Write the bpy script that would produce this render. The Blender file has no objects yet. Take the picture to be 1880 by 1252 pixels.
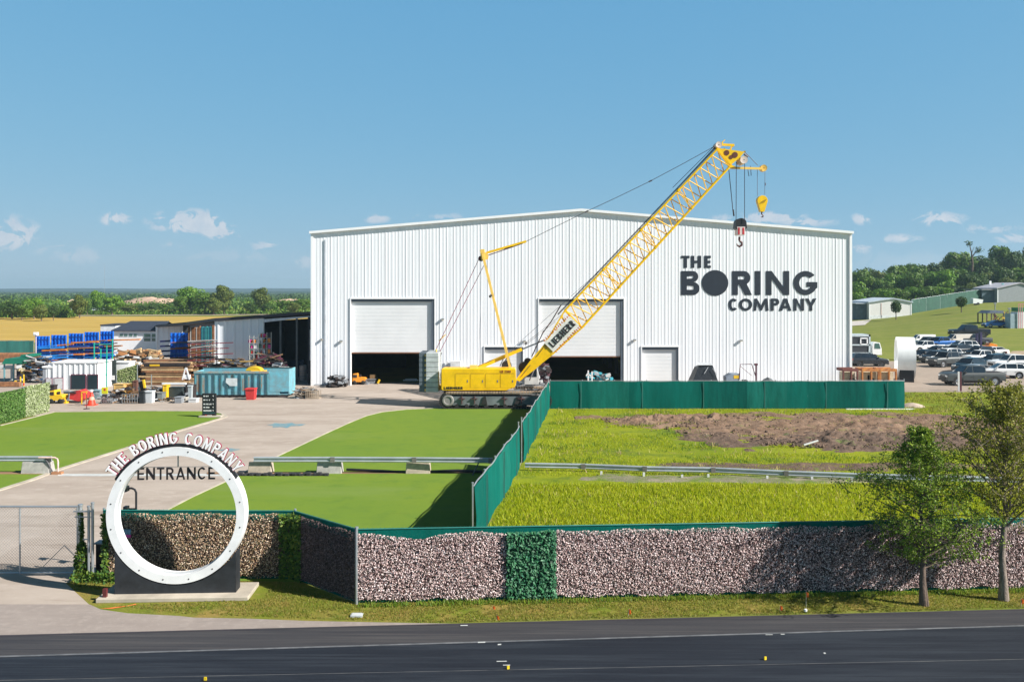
import bpy, math, random
from mathutils import Vector, Matrix
from mathutils.geometry import tessellate_polygon
random.seed(7)
S = bpy.context.scene
COL = S.collection
# ------------------------------------------------------------------ camera, world, sun, exposure
F, HZ, CX, CH = 1600.0, 532.0, 940.0, 10.4      # focal length (px of a 1880 px wide frame), horizon row, centre column, camera height
cam = bpy.data.objects.new('camera', bpy.data.cameras.new('camera'))
COL.objects.link(cam); S.camera = cam
cam.location = (0, 0, CH); cam.rotation_euler = (math.pi/2, 0, 0)
cam.data.sensor_width = 36; cam.data.lens = 36*F/1880
cam.data.shift_y = -(626-HZ)/1880
cam.data.clip_start = .5; cam.data.clip_end = 30000
SUN_EL, SUN_AZ = math.radians(36), math.radians(22)   # azimuth: from +X (right) towards the camera
sd = Vector((math.cos(SUN_EL)*math.cos(SUN_AZ), -math.cos(SUN_EL)*math.sin(SUN_AZ), math.sin(SUN_EL)))
sun = bpy.data.objects.new('sun', bpy.data.lights.new('sun', 'SUN'))
COL.objects.link(sun)
sun.rotation_euler = sd.to_track_quat('Z', 'Y').to_euler()
sun.data.energy = 5.0; sun.data.angle = math.radians(.5); sun.data.color = (1, .955, .88)
S.view_settings.view_transform = 'Standard'; S.view_settings.look = 'None'
S.view_settings.exposure = 0.82; S.view_settings.gamma = 1
S.cycles.max_bounces = 6; S.cycles.volume_bounces = 0; S.cycles.transparent_max_bounces = 12
S.cycles.use_denoising = True

wd = bpy.data.worlds.new('World'); S.world = wd; wd.use_nodes = True
nt = wd.node_tree; nt.nodes.clear()
def N(nt, t, **kw):
    n = nt.nodes.new(t)
    for k, v in kw.items():
        if k.startswith('i_'):
            key = k[2:]; n.inputs[int(key) if key.isdigit() else key].default_value = v
        else: setattr(n, k, v)
    return n
def math_(nt, op, a, b=None, c=None, clamp=False):
    n = nt.nodes.new('ShaderNodeMath'); n.operation = op; n.use_clamp = clamp
    for i, v in enumerate((a, b, c)):
        if v is None: continue
        if isinstance(v, (int, float)): n.inputs[i].default_value = v
        else: nt.links.new(v, n.inputs[i])
    return n.outputs[0]
L = nt.links.new
sky = N(nt, 'ShaderNodeTexSky', sky_type='NISHITA')
sky.sun_disc = False; sky.sun_elevation = SUN_EL
sky.sun_rotation = math.radians(90) + SUN_AZ
sky.air_density = 1.0; sky.dust_density = .3; sky.ozone_density = 2.6; sky.altitude = 200
tc = N(nt, 'ShaderNodeTexCoord'); sp = N(nt, 'ShaderNodeSeparateXYZ'); L(tc.outputs['Generated'], sp.inputs[0])
ysafe = math_(nt, 'MAXIMUM', sp.outputs[1], .05)
u = math_(nt, 'DIVIDE', sp.outputs[0], ysafe); v = math_(nt, 'DIVIDE', sp.outputs[2], ysafe)
uv = N(nt, 'ShaderNodeCombineXYZ'); L(u, uv.inputs[0]); L(v, uv.inputs[1])
def noise(nt, vec, scale, detail=6, rough=.6, dist=0, stretch=None):
    if stretch:
        mp = N(nt, 'ShaderNodeMapping'); mp.inputs['Scale'].default_value = stretch; nt.links.new(vec, mp.inputs[0]); vec = mp.outputs[0]
    n = N(nt, 'ShaderNodeTexNoise'); n.inputs['Scale'].default_value = scale; n.inputs['Detail'].default_value = detail
    n.inputs['Roughness'].default_value = rough; n.inputs['Distortion'].default_value = dist
    nt.links.new(vec, n.inputs['Vector']); return n.outputs['Fac']
nz = noise(nt, uv.outputs[0], 30, 12, .66, .9, (1, 1.5, 1))
total = None
# cumulus on the horizon: centre column, centre row, half-width, half-height, strength
for (px, py, rw, rh, st) in [(2, 430, 74, 36, 1.0), (212, 402, 30, 14, .9), (350, 408, 80, 24, 1.0), (404, 420, 44, 22, 1.0), (300, 418, 30, 9, .5),
        (485, 452, 30, 13, .5), (100, 455, 60, 16, .3), (325, 450, 30, 10, .35), (560, 482, 22, 14, .4), (150, 470, 70, 16, .3), (690, 402, 26, 9, .7),
        (1410, 398, 70, 12, .9), (1480, 408, 60, 9, .6), (1585, 402, 24, 12, .75), (1580, 450, 22, 18, .6), (1718, 402, 58, 14, .75), (1650, 438, 46, 9, .6),
        (1820, 420, 60, 10, .45), (1860, 438, 34, 12, .6), (1330, 402, 50, 10, .4), (800, 398, 60, 8, .4), (420, 470, 140, 20, .15), (1680, 480, 120, 20, .15)]:
    a = math_(nt, 'MULTIPLY', math_(nt, 'SUBTRACT', u, (px-CX)/F), F/rw)
    b = math_(nt, 'MULTIPLY', math_(nt, 'SUBTRACT', v, (HZ-py)/F), F/rh)
    d = math_(nt, 'ADD', math_(nt, 'MULTIPLY', a, a), math_(nt, 'MULTIPLY', b, b))
    m = math_(nt, 'MULTIPLY', math_(nt, 'SUBTRACT', 1.0, math_(nt, 'SQRT', d)), .95)
    m = math_(nt, 'ADD', m, math_(nt, 'MULTIPLY', math_(nt, 'SUBTRACT', nz, .52), 7.5))
    m = math_(nt, 'MULTIPLY', m, 1.7*st, clamp=False)
    m = math_(nt, 'MULTIPLY', math_(nt, 'MINIMUM', math_(nt, 'MAXIMUM', m, 0), st), math_(nt, 'SUBTRACT', 1.35, math_(nt, 'MINIMUM', d, 1.35)))
    total = m if total is None else math_(nt, 'MAXIMUM', total, m)
cl = math_(nt, 'MINIMUM', math_(nt, 'MULTIPLY', total, 1.15), .88)
nz2 = noise(nt, uv.outputs[0], 60, 5, .6)
cr = N(nt, 'ShaderNodeMixRGB'); cr.inputs[1].default_value = (3.6, 4.9, 6.4, 1); cr.inputs[2].default_value = (7.6, 7.5, 7.6, 1); L(nz2, cr.inputs[0])
mx = N(nt, 'ShaderNodeMixRGB'); L(cl, mx.inputs[0])
ss = N(nt, 'ShaderNodeSeparateColor'); L(sky.outputs[0], ss.inputs[0]); sc3 = N(nt, 'ShaderNodeCombineColor')
for i_, (k_, g_) in enumerate(((1.10, .59), (2.80, .29), (4.93, .135))): L(math_(nt, 'MULTIPLY', math_(nt, 'POWER', ss.outputs[i_], g_), k_), sc3.inputs[i_])
zr = N(nt, 'ShaderNodeMapRange'); zr.inputs[1].default_value = .31; zr.inputs[2].default_value = .62; zr.inputs[3].default_value = 1; zr.inputs[4].default_value = .22; L(sp.outputs[2], zr.inputs[0])
vs_ = N(nt, 'ShaderNodeVectorMath', operation='SCALE'); L(sc3.outputs[0], vs_.inputs[0]); L(zr.outputs[0], vs_.inputs['Scale']); L(vs_.outputs[0], mx.inputs[1]); L(cr.outputs[0], mx.inputs[2])
bg = N(nt, 'ShaderNodeBackground'); bg.inputs['Strength'].default_value = .0622; L(mx.outputs[0], bg.inputs[0])
wo = N(nt, 'ShaderNodeOutputWorld'); L(bg.outputs[0], wo.inputs[0])

# ------------------------------------------------------------------ picture -> place helpers
ROWS = [(128, (0, 0, 0, 0)), (158, (0, .6, 1.2, 1.4)), (240, (.6, 2.5, 5.6, 6.4)), (330, (3, 5.5, 8.6, 9.6)), (450, (5, 8, 12, 13)), (900, (5, 8, 12, 13))]
US = (.33, .43, .53, .6)
def sm(t): t = max(0, min(1, t)); return t*t*(3-2*t)
def zg(x, y):
    if y <= 128: return 0.0
    uu = x/y
    if uu <= .2: return 0.0
    def at(row):
        if uu < US[0]: return row[0]*sm((uu-.2)/(US[0]-.2))
        for i in range(3):
            if uu <= US[i+1]: return row[i]+(row[i+1]-row[i])*(uu-US[i])/(US[i+1]-US[i])
        return row[3]
    for (y0, r0), (y1, r1) in zip(ROWS, ROWS[1:]):
        if y <= y1:
            t = (y-y0)/(y1-y0); return at(r0)*(1-t)+at(r1)*t
    return at(ROWS[-1][1])*max(0, 1-(y-900)/600)
def W(px, py, z=0):                       # point of height z seen at a pixel
    D = F*(CH-z)/(py-HZ); return Vector(((px-CX)/F*D, D, z))
def At(px, py, D): return Vector(((px-CX)/F*D, D, CH-(py-HZ)*D/F))
def G(px, D):                             # ground point in column px at distance D
    x = (px-CX)/F*D; return Vector((x, D, zg(x, D)))

# ------------------------------------------------------------------ materials
MATS = {}
def newmat(name):
    m = bpy.data.materials.new(name); m.use_nodes = True; MATS[name] = m
    return m, m.node_tree, m.node_tree.nodes['Principled BSDF']
def c4(c): return (c[0], c[1], c[2], 1)
def M(name, col, rough=.55, metal=0, var=.18, vs=1.5, bump=0, bs=8, spec=.5, col2=None, stretch=None, alpha=None):
    """painted, metal, cloth ... : base colour broken up by two scales of noise, optional bump"""
    if name in MATS: return MATS[name]
    m, t, p = newmat(name)
    p.inputs['Roughness'].default_value = rough; p.inputs['Metallic'].default_value = metal
    p.inputs['Specular IOR Level'].default_value = spec
    co = N(t, 'ShaderNodeTexCoord').outputs['Object']
    n1 = noise(t, co, vs, 6, .65, 0, stretch)
    r = N(t, 'ShaderNodeValToRGB'); r.color_ramp.elements[0].position = .32; r.color_ramp.elements[1].position = .68
    c2 = col2 or tuple(c*(1-var*1.6) for c in col)
    r.color_ramp.elements[0].color = c4(c2); r.color_ramp.elements[1].color = c4(tuple(min(1, c*(1+var*.3)) for c in col))
    t.links.new(n1, r.inputs[0]); t.links.new(r.outputs[0], p.inputs['Base Color'])
    if bump:
        b = N(t, 'ShaderNodeBump'); b.inputs['Strength'].default_value = bump; b.inputs['Distance'].default_value = .05
        t.links.new(noise(t, co, bs, 5), b.inputs['Height']); t.links.new(b.outputs[0], p.inputs['Normal'])
    return m
def leafmat(name, cols, trans=.35, rough=.55, step=False):
    """one colour per leaf, plus light through the blade"""
    if name in MATS: return MATS[name]
    m, t, p = newmat(name)
    g = N(t, 'ShaderNodeNewGeometry'); r = N(t, 'ShaderNodeValToRGB'); r.color_ramp.interpolation = 'CONSTANT' if step else 'LINEAR'
    e = r.color_ramp.elements
    while len(e) < len(cols): e.new(.5)
    for i, c in enumerate(cols): e[i].position = i/(len(cols) if step else len(cols)-1); e[i].color = c4(c)
    t.links.new(g.outputs['Random Per Island'], r.inputs[0]); t.links.new(r.outputs[0], p.inputs['Base Color'])
    p.inputs['Roughness'].default_value = rough; p.inputs['Specular IOR Level'].default_value = .3
    if trans:
        tr = N(t, 'ShaderNodeBsdfTranslucent'); mx = N(t, 'ShaderNodeMixShader'); mx.inputs[0].default_value = trans
        t.links.new(r.outputs[0], tr.inputs[0]); o = t.nodes['Material Output']
        t.links.new(p.outputs[0], mx.inputs[1]); t.links.new(tr.outputs[0], mx.inputs[2]); t.links.new(mx.outputs[0], o.inputs[0])
    return m
def groundmat(name, layers, rough=.9, bump=.3, bs=3, spec=.2):
    """layers: (colour, noise scale, low, high, stretch) mixed over one another"""
    m, t, p = newmat(name); co = N(t, 'ShaderNodeTexCoord').outputs['Object']
    cur = None
    for L_ in layers:
        col = L_[0]; st = L_[4] if len(L_) > 4 else None
        if cur is None:
            rgb = N(t, 'ShaderNodeRGB'); rgb.outputs[0].default_value = c4(col); cur = rgb.outputs[0]; continue
        f = N(t, 'ShaderNodeMapRange'); f.inputs[1].default_value = L_[2]; f.inputs[2].default_value = L_[3]
        t.links.new(noise(t, co, L_[1], 8, .65, 0, st), f.inputs[0])
        x = N(t, 'ShaderNodeMixRGB'); t.links.new(f.outputs[0], x.inputs[0]); t.links.new(cur, x.inputs[1]); x.inputs[2].default_value = c4(col); cur = x.outputs[0]
    t.links.new(cur, p.inputs['Base Color']); p.inputs['Roughness'].default_value = rough; p.inputs['Specular IOR Level'].default_value = spec
    if bump:
        b = N(t, 'ShaderNodeBump'); b.inputs['Strength'].default_value = bump; b.inputs['Distance'].default_value = .1
        t.links.new(noise(t, co, bs, 8, .7), b.inputs['Height']); t.links.new(b.outputs[0], p.inputs['Normal'])
    return m

# ------------------------------------------------------------------ mesh builder
SPLIT = {'seam', 'steel_column', 'winch', 'column', 'lightening_hole', 'pin_joint', 'yellow_leg', 'gusset', 'warning_stripe', 'hydraulic_line', 'step_brackets', 'skid', 'stripe', 'wing_roof'}
class MB:
    def __init__(s, org=(0, 0, 0)): s.v = []; s.f = []; s.o = Vector(org)
    def add(s, vs, fs):
        n = len(s.v); s.v += [tuple(Vector(q)-s.o) for q in vs]; s.f += [tuple(i+n for i in f) for f in fs]; return s
    def box(s, a, b):
        x0, x1 = sorted((a[0], b[0])); y0, y1 = sorted((a[1], b[1])); z0, z1 = sorted((a[2], b[2]))
        return s.add([(x0,y0,z0),(x1,y0,z0),(x1,y1,z0),(x0,y1,z0),(x0,y0,z1),(x1,y0,z1),(x1,y1,z1),(x0,y1,z1)],
                     [(0,3,2,1),(4,5,6,7),(0,1,5,4),(1,2,6,5),(2,3,7,6),(3,0,4,7)])
    def cbox(s, c, d): return s.box([c[i]-d[i]/2 for i in range(3)], [c[i]+d[i]/2 for i in range(3)])
    def bar(s, p, q, w, h=None):
        p, q = Vector(p), Vector(q); h = h or w; d = (q-p).normalized()
        up = Vector((0, 0, 1)) if abs(d.z) < .95 else Vector((0, 1, 0))
        r = d.cross(up).normalized()*w/2; t = r.cross(d).normalized()*h/2
        vs = [p-r-t, p+r-t, p+r+t, p-r+t, q-r-t, q+r-t, q+r+t, q-r+t]
        return s.add(vs, [(0,3,2,1),(4,5,6,7),(0,1,5,4),(1,2,6,5),(2,3,7,6),(3,0,4,7)])
    def tube(s, pts, r, n=8, caps=True):
        pts = [Vector(p) for p in pts]; rs = r if isinstance(r, (list, tuple)) else [r]*len(pts)
        vs = []; fs = []; ref = None
        for i, p in enumerate(pts):
            d = (pts[min(i+1, len(pts)-1)]-pts[max(i-1, 0)]).normalized()
            if ref is None:
                ref = Vector((0, 0, 1)) if abs(d.z) < .9 else Vector((1, 0, 0))
            a = d.cross(ref).normalized(); b = a.cross(d).normalized(); ref = b
            for k in range(n):
                t = 2*math.pi*k/n; vs.append(p+(a*math.cos(t)+b*math.sin(t))*rs[i])
        for i in range(len(pts)-1):
            for k in range(n): fs.append((i*n+k, i*n+(k+1)%n, (i+1)*n+(k+1)%n, (i+1)*n+k))
        if caps: fs += [tuple(range(n))[::-1], tuple(range((len(pts)-1)*n, len(pts)*n))]
        return s.add(vs, fs)
    def prism(s, poly, y0, y1, holes=(), fr=None):
        """polygon in (x, z), swept from y0 to y1; fr maps (x, y, z) to a point"""
        fr = fr or (lambda x, y, z: (x, y, z))
        loops = [poly]+list(holes); flat = [q for l in loops for q in l]
        tri = tessellate_polygon([[Vector((q[0], q[1], 0)) for q in l] for l in loops])
        n = len(flat); vs = [fr(q[0], y0, q[1]) for q in flat]+[fr(q[0], y1, q[1]) for q in flat]
        fs = [tuple(t) for t in tri]+[tuple(i+n for i in t[::-1]) for t in tri]
        k = 0
        for l in loops:
            m = len(l)
            for i in range(m): a, b = k+i, k+(i+1) % m; fs.append((a, b, b+n, a+n))
            k += m
        return s.add(vs, fs)
    def lathe(s, prof, c=(0, 0, 0), n=24, axis='Z'):
        vs = []; fs = []; m = len(prof)
        for k in range(n):
            t = 2*math.pi*k/n
            for r, h in prof:
                q = {'Z': (r*math.cos(t), r*math.sin(t), h), 'Y': (r*math.cos(t), h, r*math.sin(t)), 'X': (h, r*math.cos(t), r*math.sin(t))}[axis]
                vs.append((q[0]+c[0], q[1]+c[1], q[2]+c[2]))
        for k in range(n):
            for i in range(m-1):
                a = k*m+i; b = ((k+1) % n)*m+i; fs.append((a, b, b+1, a+1))
        return s.add(vs, fs)
    def build(s, name, mat, parent=None, smooth=False, bevel=0):
        if parent and name in SPLIT:                    # every loose piece becomes a part of its own
            par = list(range(len(s.v)))
            def find(i):
                while par[i] != i: par[i] = par[par[i]]; i = par[i]
                return i
            for f in s.f:
                for i in f[1:]: par[find(i)] = find(f[0])
            grp = {}
            for f in s.f: grp.setdefault(find(f[0]), []).append(f)
            if len(grp) > 1:
                for fs in grp.values():
                    ids = sorted({i for f in fs for i in f}); mp = {i: k for k, i in enumerate(ids)}; q = MB(s.o); q.v = [s.v[i] for i in ids]; q.f = [tuple(mp[i] for i in f) for f in fs]
                    o = q.build(name, mat, parent, smooth, bevel)
                return o
        me = bpy.data.meshes.new(name); me.from_pydata(s.v, [], s.f); me.update()
        if mat: me.materials.append(mat)
        o = bpy.data.objects.new(name, me); COL.objects.link(o)
        if parent: o.parent = parent
        else: o.location = s.o
        import bmesh
        if len(s.f) < 60000:
            bm = bmesh.new(); bm.from_mesh(me); bmesh.ops.recalc_face_normals(bm, faces=bm.faces); bm.to_mesh(me); bm.free()
        if smooth:
            for p in me.polygons: p.use_smooth = True
            if smooth != 'all':
                try: me.set_sharp_from_angle(angle=math.radians(40))
                except Exception: pass
        if bevel:
            b = o.modifiers.new('bevel', 'BEVEL'); b.width = bevel; b.segments = 2; b.limit_method = 'ANGLE'
        return o
def tag(o, label, cat, group=None, kind=None):
    o['label'] = label; o['category'] = cat
    if group: o['group'] = group
    if kind: o['kind'] = kind
    return o
def thing(name, label, cat, loc=(0, 0, 0), rz=0, group=None):
    o = bpy.data.objects.new(name, None); COL.objects.link(o); o.location = loc; o.rotation_euler = (0, 0, rz)
    o.empty_display_size = .3
    return tag(o, label, cat, group)
def struct(o): o['kind'] = 'structure'; return o
def copy_thing(root, label, loc, rz=0, scale=1, group=None):
    r = root.copy(); COL.objects.link(r); r.location = loc; r.rotation_euler = (0, 0, rz); r.scale = (scale,)*3 if isinstance(scale, (int, float)) else scale
    r['label'] = label
    if group: r['group'] = group
    for ch in list(root.children):
        c = ch.copy(); COL.objects.link(c); c.parent = r
        for g in list(ch.children):
            d = g.copy(); COL.objects.link(d); d.parent = c
    return r

# ------------------------------------------------------------------ lettering
def arc(cx, cy, rx, ry, a0, a1, n=14):
    return [(cx+rx*math.cos(math.radians(a0+(a1-a0)*i/n)), cy+ry*math.sin(math.radians(a0+(a1-a0)*i/n))) for i in range(n+1)]
def glyph(c, w, h, t, tv=None):
    tv = tv or t*.85
    if c == 'I': return [(0,0),(t,0),(t,h),(0,h)], []
    if c == 'L': return [(0,0),(w,0),(w,tv),(t,tv),(t,h),(0,h)], []
    if c == 'T': a = (w-t)/2; return [(a,0),(a+t,0),(a+t,h-tv),(w,h-tv),(w,h),(0,h),(0,h-tv),(a,h-tv)], []
    if c == 'H': m = (h-tv)/2; return [(0,0),(t,0),(t,m),(w-t,m),(w-t,0),(w,0),(w,h),(w-t,h),(w-t,m+tv),(t,m+tv),(t,h),(0,h)], []
    if c == 'E': m = (h-tv)/2; return [(0,0),(w,0),(w,tv),(t,tv),(t,m),(w*.94,m),(w*.94,m+tv),(t,m+tv),(t,h-tv),(w,h-tv),(w,h),(0,h)], []
    if c == 'N': return [(0,0),(t,0),(t,h*.66),(w-t,0),(w,0),(w,h),(w-t,h),(w-t,h*.34),(t,h),(0,h)], []
    if c == 'M': return [(0,0),(t*.9,0),(t*1.1,h*.6),(w/2-t*.3,h*.02),(w/2+t*.3,h*.02),(w-t*1.1,h*.6),(w-t*.9,0),(w,0),(w-t*.3,h),(w-t*1.15,h),(w/2,h*.42),(t*1.15,h),(t*.3,h)], []
    if c == 'A': return [(0,0),(t*1.05,0),(t*1.05+w*.06,h*.2),(w-t*1.05-w*.06,h*.2),(w-t*1.05,0),(w,0),(w/2+t*.55,h),(w/2-t*.55,h)], [[(t*1.05+w*.13,h*.2+tv),(w/2,h*.72),(w-t*1.05-w*.13,h*.2+tv)]]
    if c == 'Y': return [(w/2-t/2,0),(w/2+t/2,0),(w/2+t/2,h*.4),(w,h),(w-t*1.15,h),(w/2,h*.6),(t*1.15,h),(0,h),(w/2-t/2,h*.4)], []
    if c == 'O': return arc(w/2,h/2,w/2,h/2,0,352,44), [arc(w/2,h/2,w/2-t,h/2-tv,0,352,44)]
    if c == '0': return glyph('O', w, h, t, tv)
    if c == '@': return arc(w/2,h/2,w/2,h/2,0,354,58), []
    if c == 'C': return arc(w/2,h/2,w/2,h/2,42,318,36)+arc(w/2,h/2,w/2-t,h/2-tv,312,48,36), []
    if c == 'G': return arc(w/2,h/2,w/2,h/2,40,330,36)+[(w,h*.30),(w,h*.54),(w*.55,h*.54),(w*.55,h*.54-tv*.9),(w-t,h*.54-tv*.9)]+arc(w/2,h/2,w/2-t,h/2-tv,322,46,36), []
    if c == '1': return [(w/2-t/2,0),(w/2+t/2,0),(w/2+t/2,h),(w/2-t/2,h),(w*.1,h*.8),(w*.1,h*.65),(w/2-t/2,h*.8)], []
    if c == '3': return arc(w/2,h*.74,w/2,h*.26,150,-60,12)+arc(w/2,h*.28,w/2,h*.28,60,-150,12)+arc(w/2,h*.28,w/2-t,h*.28-tv,-150,70,12)+arc(w/2,h*.74,w/2-t,h*.26-tv,-70,150,12), []
    hb = .57*h if c in 'RP' else .54*h
    if c == 'B':
        hu = h-hb; wu = w*.93
        return ([(0,0)]+arc(w-hb/2,hb/2,hb/2,hb/2,-90,90)+arc(wu-hu/2,hb+hu/2,hu/2,hu/2,-80,90)+[(0,h)],
                [[(t,tv)]+arc(w-hb/2,hb/2+tv*.12,max(hb/2-t,.02*h),hb/2-tv*.88,-90,90)+[(t,hb-tv*.62)], [(t,hb+tv*.62)]+arc(wu-hu/2,hb+hu/2-tv*.1,max(hu/2-t,.02*h),hu/2-tv*.82,-90,90)+[(t,h-tv)]])
    wb = w*(.92 if c == 'R' else 1); y0 = h-hb
    hole = [(t,y0+tv)]+arc(wb-hb/2,h-hb/2,max(hb/2-t,.03*h),hb/2-tv,-90,90)+[(t,h-tv)]
    if c == 'P': return [(0,0),(t,0),(t,y0)]+arc(wb-hb/2,h-hb/2,hb/2,hb/2,-90,90)+[(0,h)], [hole]
    if c == 'R': return [(0,0),(t,0),(t,y0),(wb*.38,y0),(w-t*1.2,0),(w,0)]+arc(wb-hb/2,h-hb/2,hb/2,hb/2,-62,90)+[(0,h)], [hole]
ADV = dict(I=.26, L=.56, T=.66, H=.74, E=.6, N=.78, M=.92, A=.8, Y=.76, O=.84, C=.78, G=.84, B=.68, R=.7, P=.66)
ADV.update({'0': .58, '1': .4, '3': .56, ' ': .36})
def text(mb, s, h, t, gap, fr, width=None, depth=(0, .05), tv=None):
    """lay out a word; fr(x, y, z) places it. Scaled in x so that it is `width` wide"""
    tot = sum((t if c == 'I' else ADV[c]*h)+gap for c in s)-gap; k = (width/tot) if width else 1
    x = 0
    for c in s:
        w = (t if c == 'I' else ADV[c]*h)*k
        if c != ' ':
            o, hs = glyph(c, w, h, t*min(1, k) if c != 'I' else w, tv)
            mb.prism([(q[0]+x, q[1]) for q in o], depth[0], depth[1], [[(q[0]+x, q[1]) for q in hh] for hh in hs], fr)
        x += w+gap*k
    return mb
# ------------------------------------------------------------------ ground, roads, fields
g_mat = groundmat('ground grass', [((.14, .17, .022),), ((.22, .20, .045), .05, .42, .62), ((.09, .125, .018), .4, .45, .7), ((.25, .21, .08), 1.3, .58, .72)], bump=.4, bs=2)
gy = [-80, -20, 0, 20, 60, 100, 128]+[128+10*i for i in range(1, 33)]+[480, 520, 600, 700, 900, 1200, 1500, 2200, 3500, 6500]
gx = [-5000, -2500, -1200, -600, -300, -150, -80, 0]+[12*i for i in range(1, 34)]+[440, 500, 600, 800, 1200, 2500, 5000]
m = MB(); nx = len(gx)
m.v = [(x, y, zg(x, y)) for y in gy for x in gx]
m.f = [(j*nx+i, j*nx+i+1, (j+1)*nx+i+1, (j+1)*nx+i) for j in range(len(gy)-1) for i in range(nx-1)]
struct(m.build('ground', g_mat, smooth='all'))
def sheet(name, pts, z, mat):
    mb = MB(); ps = [(p[0], p[1]) for p in pts]
    tri = tessellate_polygon([[Vector((x, y, 0)) for x, y in ps]])
    mb.add([(x, y, z) for x, y in ps], [t for t in tri])
    o = mb.build(name, mat)
    for p in o.data.polygons:
        if p.normal.z < 0: p.flip()
    return o
def pxs(*a): return [W(x, y) for x, y in a]
conc = groundmat('pale concrete', [((.42, .355, .305),), ((.345, .285, .24), .12, .38, .62, (1, 3, 1)), ((.47, .40, .35), .9, .5, .75, (1, 1.8, 1)), ((.27, .215, .175), .3, .57, .70, (.4, 2.5, 1)), ((.20, .165, .14), 1.7, .66, .74), ((.22, .19, .15), 5, .68, .8)], rough=.85, bump=.1, bs=6)
struct(sheet('concrete_yard', [(-130, 72), (-33, 72), (-33, 31.2), (-5.5, 31.2), (-1.7, 35.3), (.42, 50.6), (.6, 53), (3.2, 76.2), (33, 76.4), (33, 98), (-22, 98), (-22, 150), (-130, 150)], .008, conc))
struct(sheet('parking_lot', [(34, 88.6), (130, 88.6), (150, 127), (40, 127), (33, 100)], .010, groundmat('parking concrete', [((.33, .265, .215),), ((.26, .21, .17), .15, .35, .7), ((.38, .31, .25), 1.1, .5, .75), ((.21, .19, .16), .5, .6, .74, (1, 3, 1))], rough=.85, bump=.1)))
drive2 = groundmat('apron concrete', [((.31, .265, .24),), ((.26, .22, .20), .5, .35, .7, (1, 4, 1)), ((.36, .31, .28), 3, .5, .8), ((.20, .19, .18), 1.2, .62, .75, (1, 6, 1))], rough=.85, bump=.15)
struct(sheet('driveway', [W(-500, 1112), W(165, 1111), W(120, 1070), Vector((-14.5, 31.2, 0)), Vector((-33, 31.2, 0))], .012, conc))
struct(sheet('driveway_apron', [W(-500, 1178), W(-500, 1108), W(165, 1110), W(185, 1119), W(235, 1126), W(330, 1131), W(355, 1134), W(460, 1136), W(560, 1140), W(760, 1144), W(960, 1147), W(900, 1149), W(0, 1168)], .016, drive2))
verge_m = groundmat('verge grass', [((.16, .19, .018),), ((.27, .20, .05), .55, .42, .62), ((.10, .14, .014), 1.5, .5, .75), ((.30, .21, .08), 3.5, .57, .75)], bump=.6, bs=12)
struct(sheet('verge', [W(-500, 1160), W(0, 1160), W(2400, 1100), (34, 31.5), (-15.5, 31.5), W(120, 1066), W(-500, 1066)], .004, verge_m))
fieldm = groundmat('meadow', [((.17, .22, .006),), ((.24, .27, .008), .13, .40, .6), ((.085, .14, .012), .35, .50, .66), ((.26, .20, .07), .8, .58, .70), ((.22, .18, .12), 2.2, .62, .74)], bump=.7, bs=7)
struct(sheet('meadow_ground', [(-4.8, 29.3), (34, 30.4), (80, 34), (80, 88.4), (34, 88.4), (34.5, 76.2), (3.25, 76.2), (.62, 52.4), (.42, 50.6), (-1.6, 35.3)], .006, fieldm))
turf = groundmat('artificial turf', [((.140, .222, .034),), ((.165, .238, .032), .08, .4, .62), ((.122, .202, .034), .9, .5, .70), ((.14, .19, .03), 1.3, .62, .74, (.4, 2, 1)), ((.17, .24, .055), .05, .56, .7, (1, 3, 1))], rough=.9, bump=.25, bs=30, spec=.03)
edgeA = [(-420, 985), (0, 900), (60, 881), (110, 862), (215, 829), (330, 791), (385, 775), (405, 769), (415, 765), (409, 760), (395, 757), (372, 755), (250, 755), (100, 757), (60, 767), (0, 782), (-300, 850)]
edgeB = [(250, 1060), (300, 940), (352, 913), (415, 884), (520, 833), (596, 797), (640, 777), (672, 764), (700, 757), (745, 752), (800, 750), (1010, 750)]
struct(sheet('turf', [W(*p) for p in edgeA], .022, turf))
struct(sheet('turf', [W(*p) for p in edgeB[1:-1]]+[Vector((3.1, 76, 0)), Vector((.55, 53, 0)), Vector((.4, 50, 0)), Vector((-1.7, 35.3, 0)), Vector((-4.6, 29.4, 0)), Vector((-7.6, 31.0, 0)), Vector((-13.2, 31.3, 0))], .022, turf))
curb_m = M('kerb concrete', (.5, .44, .36), .85, var=.2, vs=1)
def kerb(pts, w, h, z=0):
    mb = MB(); ps = [Vector((p[0], p[1], 0)) for p in pts]; ring = []
    for i, p in enumerate(ps):
        d = (ps[min(i+1, len(ps)-1)]-ps[max(i-1, 0)]).normalized(); nrm = Vector((-d.y, d.x, 0))*w/2
        mb.v += [tuple(p-nrm+Vector((0, 0, z))), tuple(p+nrm+Vector((0, 0, z))), tuple(p+nrm+Vector((0, 0, z+h))), tuple(p-nrm+Vector((0, 0, z+h)))]
    for i in range(len(ps)-1):
        for k in range(4): mb.f.append((i*4+k, i*4+(k+1) % 4, (i+1)*4+(k+1) % 4, (i+1)*4+k))
    return struct(mb.build('kerb', curb_m))
kerb([W(*p) for p in edgeA[:11]], .32, .05, .006)
kerb([W(*p) for p in edgeB[1:11]], .14, .05, .006)
kerb([W(*p) for p in edgeA[11:16]], .16, .05, .006)
# gate track across the drive and the joint strip in the turf
struct(sheet('gate_track', [W(106, 874), W(106, 870), W(420, 870), W(420, 874)], .014, M('pale steel strip', (.6, .6, .58), .5)))
struct(sheet('soil_strip', [W(380, 871), W(380, 867.4), W(905, 866), W(905, 869)], .028, M('bare soil', (.30, .17, .09), .95)))
struct(sheet('soil_strip', [W(-60, 871), W(-60, 867), W(84, 867), W(76, 871)], .028, MATS['bare soil']))
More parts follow.
